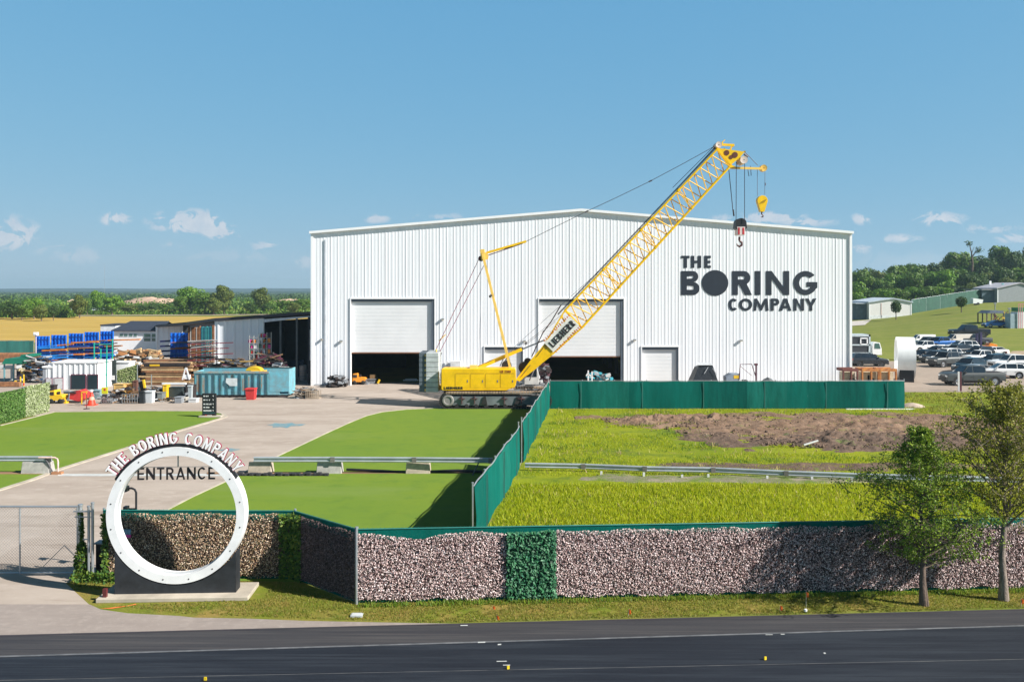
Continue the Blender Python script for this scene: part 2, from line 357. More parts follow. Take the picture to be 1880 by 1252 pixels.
# blue painted signs on the drive
bluep = M('worn blue paint', (.05, .22, .30), .8, var=.5, vs=2.2, col2=(.26, .27, .25))
struct(sheet('pavement_marking', [W(489, 780), W(499, 779), W(504, 776.5), W(520, 778), W(536, 776), W(541, 778.5), W(562, 779), W(551, 782), W(534, 782.5), W(527, 786), W(515, 784), W(500, 785), W(502, 782)], .018, bluep))
struct(sheet('pavement_marking', [W(398, 827), W(420, 823), W(442, 825), W(425, 829)], .018, bluep))
# road
asph = groundmat('fresh asphalt', [((.009, .013, .022),), ((.021, .027, .038), .25, .45, .6, (.6, 10, 1)), ((.006, .009, .017), .8, .5, .62, (.2, 9, 1)), ((.03, .036, .045), 9, .7, .8)], rough=.8, bump=.25, bs=40, spec=.35)
asph2 = groundmat('worn asphalt', [((.050, .049, .054),), ((.034, .034, .041), .3, .42, .6, (.5, 10, 1)), ((.078, .073, .075), 1.2, .52, .66, (.12, 8, 1)), ((.09, .086, .082), 8, .68, .8)], rough=.85, bump=.25, bs=40, spec=.3)
def lin(x, a, b): return a[1]+(b[1]-a[1])*(x-a[0])/(b[0]-a[0])
e1, e2, e3 = (W(0, 1167), W(1880, 1119)), (W(0, 1209), W(1880, 1152)), (W(0, 1252), W(1880, 1213))
def stripe(name, ea, oa, eb, ob, z, mat, x0=-120, x1=120):
    return struct(sheet(name, [(x0, lin(x0, *ea)+oa), (x1, lin(x1, *ea)+oa), (x1, lin(x1, *eb)+ob), (x0, lin(x0, *eb)+ob)], z, mat))
stripe('road_shoulder', e1, 0, e2, -.4, .030, asph2)
stripe('road', e2, 0, e2, -16, .045, asph)
pl = M('worn edge line', (.14, .145, .155), .8, var=.5, vs=2, col2=(.07, .075, .085))
stripe('edge_line', e2, .10, e2, .0, .0495, pl); stripe('seam_line', e3, .03, e3, 0, .0495, M('road seam', (.12, .12, .12), .8, var=.6, vs=1, col2=(.04, .045, .055)))
stripe('seam_line', e1, -.05, e1, -.12, .036, M('dark seam', (.04, .035, .045), .9))
rd = M('survey paint white', (.6, .62, .62), .8, var=.2)
def dab(px, py, w, h, z=.055, mat=rd):
    p = W(px, py); struct(sheet('survey_paint', [(p.x-w/2, p.y-h/2), (p.x+w/2, p.y-h/3), (p.x+w/2, p.y+h/2), (p.x-w/2, p.y+h/3)], z, mat))
for a in [(884, 1182, .22, .10), (1437, 1167, .12, .06), (1412, 1168, .22, .04), (921, 1217, .28, .06), (930, 1224, .2, .05), (852, 1151, .22, .08), (1514, 1202, .06, .1), (917, 1186, .1, .1)]: dab(*a, z=.058)
or_ = M('orange survey paint', (.8, .2, .04), .8)
struct(sheet('survey_paint', [W(183, 1117.6), W(200, 1116.4), W(232, 1112.6), W(250, 1108.6), (W(250, 1110.6)), W(205, 1118)], .021, or_))
# dry field, gravel track and brown strip on the far left
dry = groundmat('dry field', [((.42, .27, .05),), ((.48, .33, .08), .03, .4, .6, (1, 5, 1)), ((.28, .22, .04), .05, .52, .7, (1, 6, 1)), ((.44, .28, .09), .4, .5, .7, (1, 3, 1))], bump=.3)
struct(sheet('dry_field', [(-420, 160), (20, 160), (90, 330), (-420, 345)], .03, dry))
struct(sheet('green_field_strip', [(-420, 141), (0, 141), (0, 172), (-420, 166)], .05, groundmat('green strip', [((.14, .20, .015),), ((.22, .22, .035), .1, .4, .6)], bump=.3)))
struct(sheet('gravel_track', [(-340, 309), (-40, 372), (-40, 380), (-340, 318)], .09, M('gravel', (.48, .38, .31), .9)))
struct(sheet('dirt_track', [(-100, 96.5), (-52, 96.5), (-54, 102), (-100, 104)], .014, M('track dirt', (.42, .36, .30), .9)))
# right hillside: sandy strip and pale concrete pad, laid a hand above the slope
def drape(name, pa, pb, D0, D1, z, mat, n=8, mm=24):
    mb = MB()
    for j in range(n+1):
        D = D0+(D1-D0)*j/n
        for i in range(mm+1):
            px = (pa[0]+(pa[1]-pa[0])*j/n)*(1-i/mm)+(pb[0]+(pb[1]-pb[0])*j/n)*i/mm
            q = G(px, D); mb.v.append((q.x, q.y, q.z+z))
    mb.f = [(j*(mm+1)+i, j*(mm+1)+i+1, (j+1)*(mm+1)+i+1, (j+1)*(mm+1)+i) for j in range(n) for i in range(mm)]
    return struct(mb.build(name, mat))
drape('slope_grass', (1400, 1400), (2150, 2150), 129, 300, .10, groundmat('mown grass', [((.16, .19, .024),), ((.20, .21, .04), .05, .4, .6, (1, 4, 1)), ((.115, .15, .02), .3, .5, .7, (1, 3, 1)), ((.27, .25, .09), .6, .58, .75)], bump=.3), 24, 40)
drape('sandy_strip', (1675, 1690), (1800, 1790), 131, 147, .16, M('sand', (.44, .33, .22), .95, var=.3))
drape('sandy_strip', (1836, 1860), (2000, 2000), 131, 139, .16, MATS['sand'])
drape('concrete_pad', (1540, 1540), (1588, 1600), 215, 236, .2, M('pad concrete', (.6, .55, .5), .9))
drape('yellow_strip', (1660, 1700), (1830, 1830), 262, 280, .3, M('dry grass strip', (.42, .36, .07), .95, var=.4))
# dug-over soil in the meadow
import mathutils.noise as mn
def dirt_patch(name, cx, cy, rx, ry, hgt, seed, mat):
    mb = MB(); n = 220; mm = 100
    for j in range(mm+1):
        for i in range(n+1):
            a, b = -1+2*i/n, -1+2*j/mm; x, y = cx+a*rx, cy+b*ry
            e = 1-math.sqrt(a*a+b*b)+.6*mn.fractal(Vector((x*.25, y*.35, seed)), 1, 2, 5)
            z = -.05+.11*min(1, max(0, e*2.2))+max(0, e)*hgt*(.35+mn.fractal(Vector((x*.9, y*1.3, seed+3)), .6, 2.1, 8))
            mb.v.append((x, y, z if max(abs(a), abs(b)) < 1 else -.05))
    mb.f = [(j*(n+1)+i, j*(n+1)+i+1, (j+1)*(n+1)+i+1, (j+1)*(n+1)+i) for j in range(mm) for i in range(n)]
    return struct(mb.build(name, mat, smooth='all'))
soil = groundmat('dug soil', [((.19, .120, .080),), ((.25, .165, .115), .4, .4, .65), ((.13, .10, .08), 1.4, .55, .75), ((.15, .18, .05), .5, .62, .72), ((.33, .235, .16), 3, .6, .75), ((.12, .17, .03), .9, .60, .70)], bump=.9, bs=5)
dirt_patch('soil', 27, 66.5, 20, 7.6, .30, 1, soil)
dirt_patch('soil', 28, 59.6, 15, 4.0, .42, 5, groundmat('dark dug soil', [((.115, .08, .062),), ((.18, .12, .088), .6, .4, .65), ((.08, .065, .06), 1.5, .55, .75), ((.13, .17, .05), .7, .58, .7)], bump=.9, bs=5))
dirt_patch('soil', 13.5, 69.4, 8.5, 4.2, .34, 9, soil)
dirt_patch('soil', 14, 61.5, 5, 1.8, .18, 12, MATS['dark dug soil'])
dirt_patch('soil', 19, 51.2, 14, 1.5, .10, 14, MATS['dark dug soil'])
dirt_patch('soil', 16, 48.0, 16, 1.3, .05, 17, groundmat('greyish trodden strip', [((.20, .19, .12),), ((.28, .24, .18), .6, .45, .65), ((.13, .18, .03), .9, .45, .62)], bump=.6, bs=6))
import numpy as np
def clods(n, cx, cy, rx, ry, mat, label, seed):
    r = random.Random(seed); mb = MB()
    for i in range(n):
        a, q = r.random()*6.28, r.random()**.6; x, y = cx+math.cos(a)*rx*q, cy+math.sin(a)*ry*q
        if mn.fractal(Vector((x*.3, y*.5, seed)), 1, 2, 3) < -.05: continue
        s = r.choice([.05, .06, .08, .1, .15]); z = .12+.1*r.random(); k = len(mb.v)
        mb.add([(x+s*r.uniform(.6, 1.2)*dx, y+s*r.uniform(.6, 1.2)*dy, z+s*r.uniform(.4, .8)*dz-.05) for dx, dy, dz in ((1, 0, 0), (0, 1, 0), (-1, 0, 0), (0, -1, 0), (0, 0, 1), (0, 0, -1))], [(0,1,4),(1,2,4),(2,3,4),(3,0,4),(1,0,5),(2,1,5),(3,2,5),(0,3,5)])
    return tag(mb.build('soil_clods', mat), label, 'clods', kind='stuff')
clodm = groundmat('clod soil', [((.15, .10, .075),), ((.26, .18, .13), .8, .45, .6), ((.07, .05, .045), 2, .5, .65)], bump=.5)
clods(1500, 27, 66, 18, 6.5, clodm, 'rough brown clods on the dug soil by the teal fence', 3); clods(1500, 28, 59.5, 13, 3.4, MATS['dark dug soil'], 'dark clods on the nearer dug soil', 4); clods(500, 14, 68.5, 7, 3, MATS['dark dug soil'], 'dark clods at the left end of the dug soil', 5)
# far wooded plain and blue ridge
def ridge(name, D, depth, x0, x1, h0, h1, mat, seed, n=260, rows=5, flat=.3):
    mb = MB()
    for j in range(rows+1):
        for i in range(n+1):
            x = x0+(x1-x0)*i/n; t = j/rows; prof = math.sin(math.pi*min(1, t*1.0))**.5 if 0 < t < 1 else 0
            hh = h0+(h1-h0)*(.5+.5*mn.fractal(Vector((x/D*9, t*2, seed)), .7, 2, 6))
            mb.v.append((x, D+depth*t, hh*prof-(1 if prof == 0 else 0)))
    mb.f = [(j*(n+1)+i, j*(n+1)+i+1, (j+1)*(n+1)+i+1, (j+1)*(n+1)+i) for j in range(rows) for i in range(n)]
    return mb.build(name, mat, smooth='all')
wood_far = groundmat('far woodland', [((.04, .075, .03),), ((.065, .10, .04), .02, .4, .6), ((.018, .04, .018), .06, .5, .7)], bump=0)
for D, dp, h0, h1, sd_ in [(1500, 300, 1, 4, 5), (2300, 500, 2, 7, 6)]:
    o = ridge('distant_woodland', D, dp, -D*.75, D*.05 if D < 2000 else D*.4, h0, h1, groundmat('plain woods', [((.018, .042, .03),), ((.03, .06, .035), .01, .4, .6)], bump=0), sd_); o['kind'] = 'stuff'
    tag(o, f'low band of distant woodland on the plain behind the dry field', 'woodland', 'distant woodland bands', 'stuff')
struct(ridge('hills', 3800, 1500, -4200, 4200, 12, 20, groundmat('far ridge woods', [((.012, .032, .035),), ((.02, .045, .04), .004, .4, .6)], bump=0), 11, 300))
sandm = M('quarry sand', (.52, .36, .26), .95, var=.25, vs=.03)
def mound(px0, px1, D, h, seed):
    x0, x1 = (px0-CX)/F*D, (px1-CX)/F*D; mb = MB(); n = 60
    for j in range(9):
        for i in range(n+1):
            a = -1+2*i/n; b = -1+2*j/8; e = max(0, 1-a*a-b*b)
            mb.v.append(((x0+x1)/2+a*(x1-x0)/2, D+b*18+18, -.3+(h+.3)*e**.45*(.8+.25*mn.fractal(Vector((a*4, b*2, seed)), .8, 2, 5))))
    mb.f = [(j*(n+1)+i, j*(n+1)+i+1, (j+1)*(n+1)+i+1, (j+1)*(n+1)+i) for j in range(8) for i in range(n)]
    return struct(mb.build('sand_hill', sandm, smooth='all'))
mound(196, 330, 560, 6.3, 1); mound(95, 132, 560, 4.2, 2); mound(480, 552, 600, 4.6, 3); mound(418, 450, 560, 2.5, 4)
# ------------------------------------------------------------------ warehouse
BD = 94.5; K = BD/F                                    # metres per photo pixel on the front wall
def bx(px): return (px-CX)*K
def bz(py): return (708-py)*K
XL, XR, XM = bx(573), bx(1561.5), bx(1067)
EAVE, RIDGE = bz(428), bz(387)
white = M('white steel cladding', (.82, .84, .885), .45, var=.07, vs=.5, spec=.4, stretch=(2, 2, .12))
white2 = M('white door steel', (.76, .77, .79), .5, var=.05, vs=.3)
trimw = M('white trim', (.84, .85, .87), .4, var=.03)
dgrey = M('shaded frame grey', (.085, .11, .145), .6, var=.15)
black = M('matte black', (.012, .013, .017), .5, var=.1)
navy = M('logo black', (.014, .022, .038), .55, var=.15)
dark = M('dark interior', (.03, .035, .045), .9)  # near-black walls, the shade indoors is put into their colour
def roofz(x): return EAVE+(RIDGE-EAVE)*(1-abs(x-XM)/((XR-XL)/2))
DOORS = [(644.5, 797.5, 549, 647), (989.5, 1145, 549, 654), (890, 960, 637, 708), (1178.5, 1245.5, 637, 708)]
def corrugated(mb, x0, x1, zb, zt, y, pitch=.37, depth=.018, rib=.075, sgn=-1):
    """vertical ribs facing -Y; zb and zt are functions of x"""
    xs = []; k = math.ceil(x0/pitch)
    xs.append(x0)
    while k*pitch < x1-.02:
        c = k*pitch
        jr = .85+.3*((k*7919) % 13)/12; jo = (1.25 if k % 2 else .7)*(.8+.4*((k*104729) % 11)/10)
        for d, o in ((-rib*jr, 0), (-rib*.45*jr, jo), (rib*.45*jr, jo), (rib*jr, 0)):
            if x0 < c+d < x1: xs.append((c+d, o))
        for d in (-pitch*.25, pitch*.25):
            pass
        k += 1
    pts = [(x0, 0)]+[q for q in xs if isinstance(q, tuple)]+[(x1, 0)]
    n = len(mb.v)
    for x, o in pts:
        yy = y+sgn*depth*o
        mb.v += [(x, yy, zb), (x, yy, zt(x) if callable(zt) else zt)]
    for i in range(len(pts)-1): mb.f.append((n+2*i, n+2*i+2, n+2*i+3, n+2*i+1))
wh = thing('warehouse', 'huge white corrugated steel warehouse with black company logo and roller doors', 'building', (XM, BD, 0))
o0 = Vector((XM, BD, 0))
def wmb(): return MB(o0)
m = MB(); edges = sorted({XL, XR}|{bx(d[0]) for d in DOORS}|{bx(d[1]) for d in DOORS}|{XM})
for a, b in zip(edges, edges[1:]):
    zb = 0
    for d in DOORS:
        if bx(d[0])-.01 <= a and b <= bx(d[1])+.01: zb = bz(d[2])
    corrugated(m, a, b, zb, roofz, BD)
m2 = wmb(); m2.add(m.v, m.f); m2.build('front_wall', white, wh)
DP = 62
m = wmb()
for x in (XL, XR):
    c = MB(); corrugated(c, 0, DP, 0, EAVE-.05, 0)
    m.add([(x+(v[1] if x == XL else -v[1]), BD+v[0]+(.01), v[2]) for v in c.v], c.f)
m.add([(XL, BD+DP, 0), (XR, BD+DP, 0), (XR, BD+DP, EAVE), (XM, BD+DP, RIDGE), (XL, BD+DP, EAVE)], [(0, 1, 2, 3, 4)])
m.build('side_wall', white, wh)
m = wmb()
for a, b in ((XL, XM), (XM, XR)):
    m.add([(a, BD+.05, roofz(a)-.02), (b, BD+.05, roofz(b)-.02), (b, BD+DP, roofz(b)-.02), (a, BD+DP, roofz(a)-.02)], [(0, 1, 2, 3)])
m.build('roof', M('white roof steel', (.7, .71, .72), .5), wh)
m = wmb()
for a, b in ((XL-.25, XM), (XM, XR+.25)):
    za, zb_ = roofz(a), roofz(b)
    m.add([(a, BD-.32, za-.06), (b, BD-.32, zb_-.06), (b, BD-.32, zb_+.20), (a, BD-.32, za+.20), (a, BD+.3, za-.06), (b, BD+.3, zb_-.06), (b, BD+.3, zb_+.20), (a, BD+.3, za+.20)],
          [(0,1,2,3),(4,7,6,5),(0,4,5,1),(3,2,6,7),(0,3,7,4),(1,5,6,2)])
m.build('rake_trim', trimw, wh)
m = wmb(); m.box((XL-.12, BD-.14, 0), (XL+.14, BD+.1, EAVE)); m.build('corner_trim', trimw, wh); m = wmb(); m.box((XR-.14, BD-.14, 0), (XR+.12, BD+.1, EAVE)); m.build('corner_trim', trimw, wh)
m = wmb(); m.box((bx(596.5)-.02, BD-.12, 0), (bx(598)+.02, BD-.06, bz(440)))
m.build('downspout', M('pale downspout', (.6, .63, .68), .4), wh)
lit = M('grey base flashing', (.45, .46, .48), .6)
m = wmb()
segs = [(573, 644.5), (797.5, 890), (960, 989.5), (1145, 1178.5), (1245.5, 1561)]
for a, b in segs: m.box((bx(a), BD-.09, 0), (bx(b), BD-.055, .18))
m.build('base_trim', lit, wh)
for i, (a, b, t, bo) in enumerate(DOORS):
    x0, x1, zt, zb = bx(a), bx(b), bz(t), bz(bo)
    big = i < 2
    fr = wmb(); w = .34 if big else .22
    fr.box((x0-.10, BD-.11, 0), (x0, BD+.35, zt)); fr.box((x1, BD-.03, 0), (x1+.10, BD+.35, zt))
    fr.box((x0-.10, BD-.115, zt), (x1+.10, BD+.35, zt+.12))
    fo = fr.build('door_frame', trimw, wh)
    sh = wmb(); sh.box((x1-w+.02, BD+.02, 0), (x1-.002, BD+.30, zt-.002)); sh.box((x0+.02, BD+.02, zt-.30), (x1-w, BD+.30, zt-.003)); sh.build('shaded_frame', dgrey, fo)  # frame strip at top and right, recess shadow put into its dark grey
    dm = wmb(); k = zb; n = int((zt-.3-zb)/.42)+1; hh = (zt-.3-zb)/n
    for j in range(n):
        z0 = zb+j*hh
        dm.box((x0+.01, BD+.22, z0+.02), (x1-w, BD+.25, z0+hh)); dm.box((x0+.01, BD+.235, z0), (x1-w, BD+.25, z0+.02))
    do = dm.build('door', white2, wh)
    if zb > 0:
        s = wmb(); s.box((x0+.01, BD+.20, zb-.12), (x1-w, BD+.26, zb)); s.build('door_seal', M('door seal brown', (.25, .12, .07), .7), do)
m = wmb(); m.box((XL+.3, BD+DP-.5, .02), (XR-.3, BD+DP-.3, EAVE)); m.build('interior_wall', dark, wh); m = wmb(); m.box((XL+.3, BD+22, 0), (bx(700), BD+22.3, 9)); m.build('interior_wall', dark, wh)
m = wmb()
for i in range(1, 9):
    y = BD+i*7
    for x in (XL+.5, bx(820), bx(1160), XR-.5): m.box((x-.2, y-.2, 0), (x+.2, y+.2, EAVE if abs(x-XM) > 20 else EAVE+1))
m.build('steel_column', M('column steel', (.10, .11, .12), .6), wh)
# wall lights, cameras
for (px, py) in [(627, 626), (591, 623), (813, 586), (1165, 624), (1360, 625), (963, 626)]:
    x, z = bx(px), bz(py); lm = wmb(); s = .16 if px != 591 else .12
    lm.box((x-s, BD-.28, z-.06), (x+s, BD-.06, z+.10)); o = lm.build('wall_light', M('fixture grey', (.3, .31, .32), .5), wh)
    l2 = wmb(); l2.box((x-s*.7, BD-.30, z-.10), (x+s*.7, BD-.12, z-.062)); l2.build('lens', M('lamp lens', (.7, .6, .4), .3), o)
for px in (850, 870): pass
m = wmb(); m.box((bx(820), BD-.45, 0), (bx(823), BD-.15, bz(662)+.0)); m.box((bx(828), BD-.8, .0), (bx(846), BD-.12, bz(662))); m.build('electrical_cabinet', M('cabinet white', (.7, .7, .71), .5), wh)
# logo
m = wmb(); y0, y1 = BD-.048, BD-.037
def word(mb, glyphs, ytop, ybot, t, tv=None):
    for c, a, b in glyphs:
        h = (ybot-ytop)*K; w = (b-a)*K; o, hs = glyph(c, w, h, t*K if c != 'I' else w, (tv or t*.82)*K); x0 = bx(a); z0 = bz(ybot)
        mb.prism([(q[0]+x0, q[1]+z0) for q in o], y0, y1, [[(q[0]+x0, q[1]+z0) for q in hh] for hh in hs])
word(m, [('T', 1250.4, 1266), ('H', 1268.5, 1287.2), ('E', 1292.8, 1305)], 469.6, 492, 6.2, 4.4)
word(m, [('B', 1250.3, 1284.2), ('R', 1344, 1380.4), ('I', 1385.6, 1395.7), ('N', 1406, 1448.8), ('G', 1456.5, 1500.4)], 497.6, 541.6, 10.6, 9.6)
word(m, [('@', 1288.2, 1337)], 496, 543, 10)
word(m, [('C', 1337.2, 1355), ('O', 1356.6, 1380.8), ('M', 1383, 1411), ('P', 1414.5, 1430.5), ('A', 1430, 1453), ('N', 1456.5, 1476), ('Y', 1478, 1499)], 548, 570.5, 5.8, 4.6)
m.build('logo_lettering', navy, wh)

# ------------------------------------------------------------------ green screened fences
teal = M('teal screen cloth', (.002, .122, .098), .85, var=.16, vs=.8, stretch=(3, 3, .5), bump=.25, bs=5, spec=.08)
teal2 = M('teal screen cloth dark', (.002, .10, .082), .85, var=.18, vs=1.1, stretch=(3, 3, .5), bump=.25, bs=5, spec=.08)
teal3 = M('teal screen cloth faded', (.008, .14, .112), .85, var=.18, vs=1.3, stretch=(3, 3, .5), bump=.25, bs=5, spec=.08)
teald = M('teal screen cloth dull', (.030, .17, .145), .8, var=.2, vs=.5, stretch=(3, 3, .5))
galv = M('galvanised steel', (.46, .49, .52), .4, .6, var=.15)
FH = 2.44
def fence(label, P, n, cloth, z=None, h=FH, wav=.0, post=.035, group=None, rail=True, seam=True, cat='fence', ends=(0, 0)):
    """P: two ground points; n posts. cloth a material"""
    a, b = Vector((P[0][0], P[0][1], 0)), Vector((P[1][0], P[1][1], 0)); d = (b-a); ln = d.length; d.normalize(); nr = Vector((-d.y, d.x, 0))
    if nr.y > 0: nr = -nr
    t = thing('screened_fence', label, cat, a, 0, group); og = a
    hz_ = z or (lambda q: 0)
    cm = MB(og); N_ = max(8, int(ln/.38))
    pts = []
    for i in range(N_+1):
        q = a+d*ln*i/N_; s_ = ln*i/N_; w = nr*(.05+.030*math.sin(s_*1.9)+.025*math.sin(s_*.7+1)+.018*math.sin(s_*5.3+math.sin(s_*2.2)*2)); top = h+wav*math.sin(s_*.82+.4)+wav*.6*math.sin(s_*2.1)
        g = hz_(q)
        for zz, k in ((.03, 1), (h*.5, 1.6), (top-.03-.03*abs(math.sin(s_*1.15)), .4)): cm.v.append(tuple(q+w*k+Vector((0, 0, g+zz))-og))
    for i in range(N_):
        for k in range(2): cm.f.append((i*3+k, (i+1)*3+k, (i+1)*3+k+1, i*3+k+1))
    co = cm.build('screen', cloth, t, smooth='all')
    if cloth is teal:
        co.data.materials.append(teal2); co.data.materials.append(teal3)
        for pi_, p_ in enumerate(co.data.polygons): p_.material_index = [0, 1, 0, 2, 0, 0, 1, 2][int((pi_//2)*ln/N_/3.4+len(label)) % 8]
    if seam:
        sm_ = MB(og)
        for i in range(7, N_, 14):
            q = a+d*ln*i/N_+nr*(.09+.03*math.sin(i)); sm_.box((q.x-.02, q.y-.01, hz_(q)+.05), (q.x+.05, q.y+.012, hz_(q)+h-.08))
        sm_.build('seam', teald if cloth is teal else teal, co)
    if rail:
        rm = MB(og)
        rm.tube([a+d*ln*i/N_+Vector((0, 0, hz_(a+d*ln*i/N_)+h+wav*math.sin(ln*i/N_*.82+.4)+wav*.6*math.sin(ln*i/N_*2.1))) for i in range(N_+1)], .03, 6); rm.build('top_rail', galv, t)
    for i in range(n):
        q = a+d*ln*i/(n-1)-nr*.05 if n > 1 else a
        pm = MB(og); ex = ends[0] if i == 0 else ends[1] if i == n-1 else .03
        pm.tube([q+Vector((0, 0, hz_(q)-.1)), q+Vector((0, 0, hz_(q)+h+ex))], post, 8); pm.tube([q+Vector((0, 0, hz_(q)+h+ex)), q+Vector((0, 0, hz_(q)+h+ex+.05))], post*1.3, 8)
        pm.build('post', galv, t, smooth=True)
    return t
fence('long teal screened fence between the meadow and the warehouse yard', (Vector((3.35, 76.3, 0)), Vector((34.35, 76.3, 0))), 12, teal, ends=(.06, .12))
fence('near stretch of teal screened fence running from the flower wall to the guardrail', (Vector((-1.55, 35.3, 0)), Vector((.42, 50.6, 0))), 6, teal, wav=.04, ends=(.12, .25))
fence('far stretch of teal screened fence running from the guardrail up to the yard', (Vector((.62, 52.4, 0)), Vector((3.2, 75.9, 0))), 8, teal, wav=.05, ends=(.25, .1))
fence('faded teal fence along the dry field behind the green roofed kiosk', (Vector((-110, 139, 0)), Vector((-76.3, 139, 0))), 18, teald, h=2.3, seam=False)
fence('teal fence on the grassy slope between the white shed and the grey shed', (G(1674, 246), G(1812, 262)), 12, M('slope screen', (.03, .10, .07), .8, var=.2), z=lambda q: zg(q.x, q.y), h=4.0, seam=False, post=.08)
fence('short piece of teal fence left of the white shed on the slope', (G(1535, 262), G(1580, 262)), 4, MATS['slope screen'], z=lambda q: zg(q.x, q.y), h=3.2, seam=False, post=.08)

# ------------------------------------------------------------------ flower-covered fence by the road
import numpy as np
rng = np.random.default_rng(5)
def leaves_on(P0, P1, z0, z1, dens, size, org, off=.07, spread=.06, keep=None):
    """small leaf quads hung on a wall from P0 to P1"""
    a, b = np.array(P0[:2]), np.array(P1[:2]); ln = np.linalg.norm(b-a); d = (b-a)/ln; nr = np.array([d[1], -d[0]])
    if nr[1] > 0: nr = -nr
    n = int(ln*(z1-z0)*dens); s = rng.random(n)*ln; zz = z0+rng.random(n)*(z1-z0)
    if keep is not None:
        k = keep(s/ln, zz); s, zz = s[k], zz[k]; n = len(s)
    o = off+rng.random(n)**2*spread
    c = np.stack([a[0]+d[0]*s+nr[0]*o, a[1]+d[1]*s+nr[1]*o, zz], 1)-np.array(org)
    return quads(c, size*(.6+.8*rng.random(n)), tilt=np.array([nr[0]*.75+.35, nr[1]*.75, .45])[None])
def quads(c, sz, tilt=None):
    n = len(c); u_ = rng.normal(size=(n, 3)); u_ /= np.linalg.norm(u_, axis=1)[:, None]
    w_ = rng.normal(size=(n, 3)); v_ = np.cross(u_, w_); v_ /= np.linalg.norm(v_, axis=1)[:, None]
    if tilt is not None:
        nn = u_*.55+tilt; nn /= np.linalg.norm(nn, axis=1)[:, None]; u_ = np.cross(nn, w_); u_ /= np.linalg.norm(u_, axis=1)[:, None]; v_ = np.cross(nn, u_)
    sz = np.broadcast_to(sz, (n,))[:, None]/2
    return np.stack([c-u_*sz*1.35, c+v_*sz*.75, c+u_*sz*1.35, c-v_*sz*.75], 1)
def qmesh(name, q, mat, parent=None, loc=None):
    n = len(q); me = bpy.data.meshes.new(name); me.vertices.add(n*4); me.loops.add(n*4); me.polygons.add(n)
    me.vertices.foreach_set('co', q.astype(np.float32).ravel()); me.loops.foreach_set('vertex_index', np.arange(n*4, dtype=np.int32))
    me.polygons.foreach_set('loop_start', np.arange(0, n*4, 4, dtype=np.int32)); me.polygons.foreach_set('loop_total', np.full(n, 4, dtype=np.int32))
    me.materials.append(mat); me.update(calc_edges=True)
    o = bpy.data.objects.new(name, me); COL.objects.link(o)
    if parent: o.parent = parent
    if loc is not None: o.location = loc
    return o
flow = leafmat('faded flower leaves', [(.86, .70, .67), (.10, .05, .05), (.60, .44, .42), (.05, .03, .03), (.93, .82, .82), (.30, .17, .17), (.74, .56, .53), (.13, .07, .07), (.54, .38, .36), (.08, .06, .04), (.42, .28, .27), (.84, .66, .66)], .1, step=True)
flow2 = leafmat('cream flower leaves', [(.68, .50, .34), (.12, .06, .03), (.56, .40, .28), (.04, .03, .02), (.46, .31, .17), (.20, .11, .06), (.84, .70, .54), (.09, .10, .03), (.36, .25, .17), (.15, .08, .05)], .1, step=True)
flow3 = leafmat('shaded flower leaves', [(.34, .23, .23), (.07, .04, .035), (.25, .17, .17), (.03, .02, .02), (.12, .08, .07), (.28, .2, .2)], .1)  # darker copy of the flower leaves, shade of the angled stretch in the colour
ivy = leafmat('ivy leaves', [(.03, .10, .02), (.10, .20, .02), (.02, .06, .015), (.16, .24, .03), (.05, .12, .02), (.26, .28, .03)], .25)
tealleaf = leafmat('teal green leaves', [(.012, .075, .03), (.035, .17, .075), (.008, .045, .02), (.06, .24, .10), (.02, .10, .045), (.14, .32, .18), (.03, .14, .09)], .15)
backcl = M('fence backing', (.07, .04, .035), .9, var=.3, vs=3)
C0 = Vector((-5.15, 28.95, 0)); C1 = Vector((-7.85, 31.35, 0)); C2 = Vector((-14.75, 31.45, 0)); C3 = Vector((24, 30.75, 0))
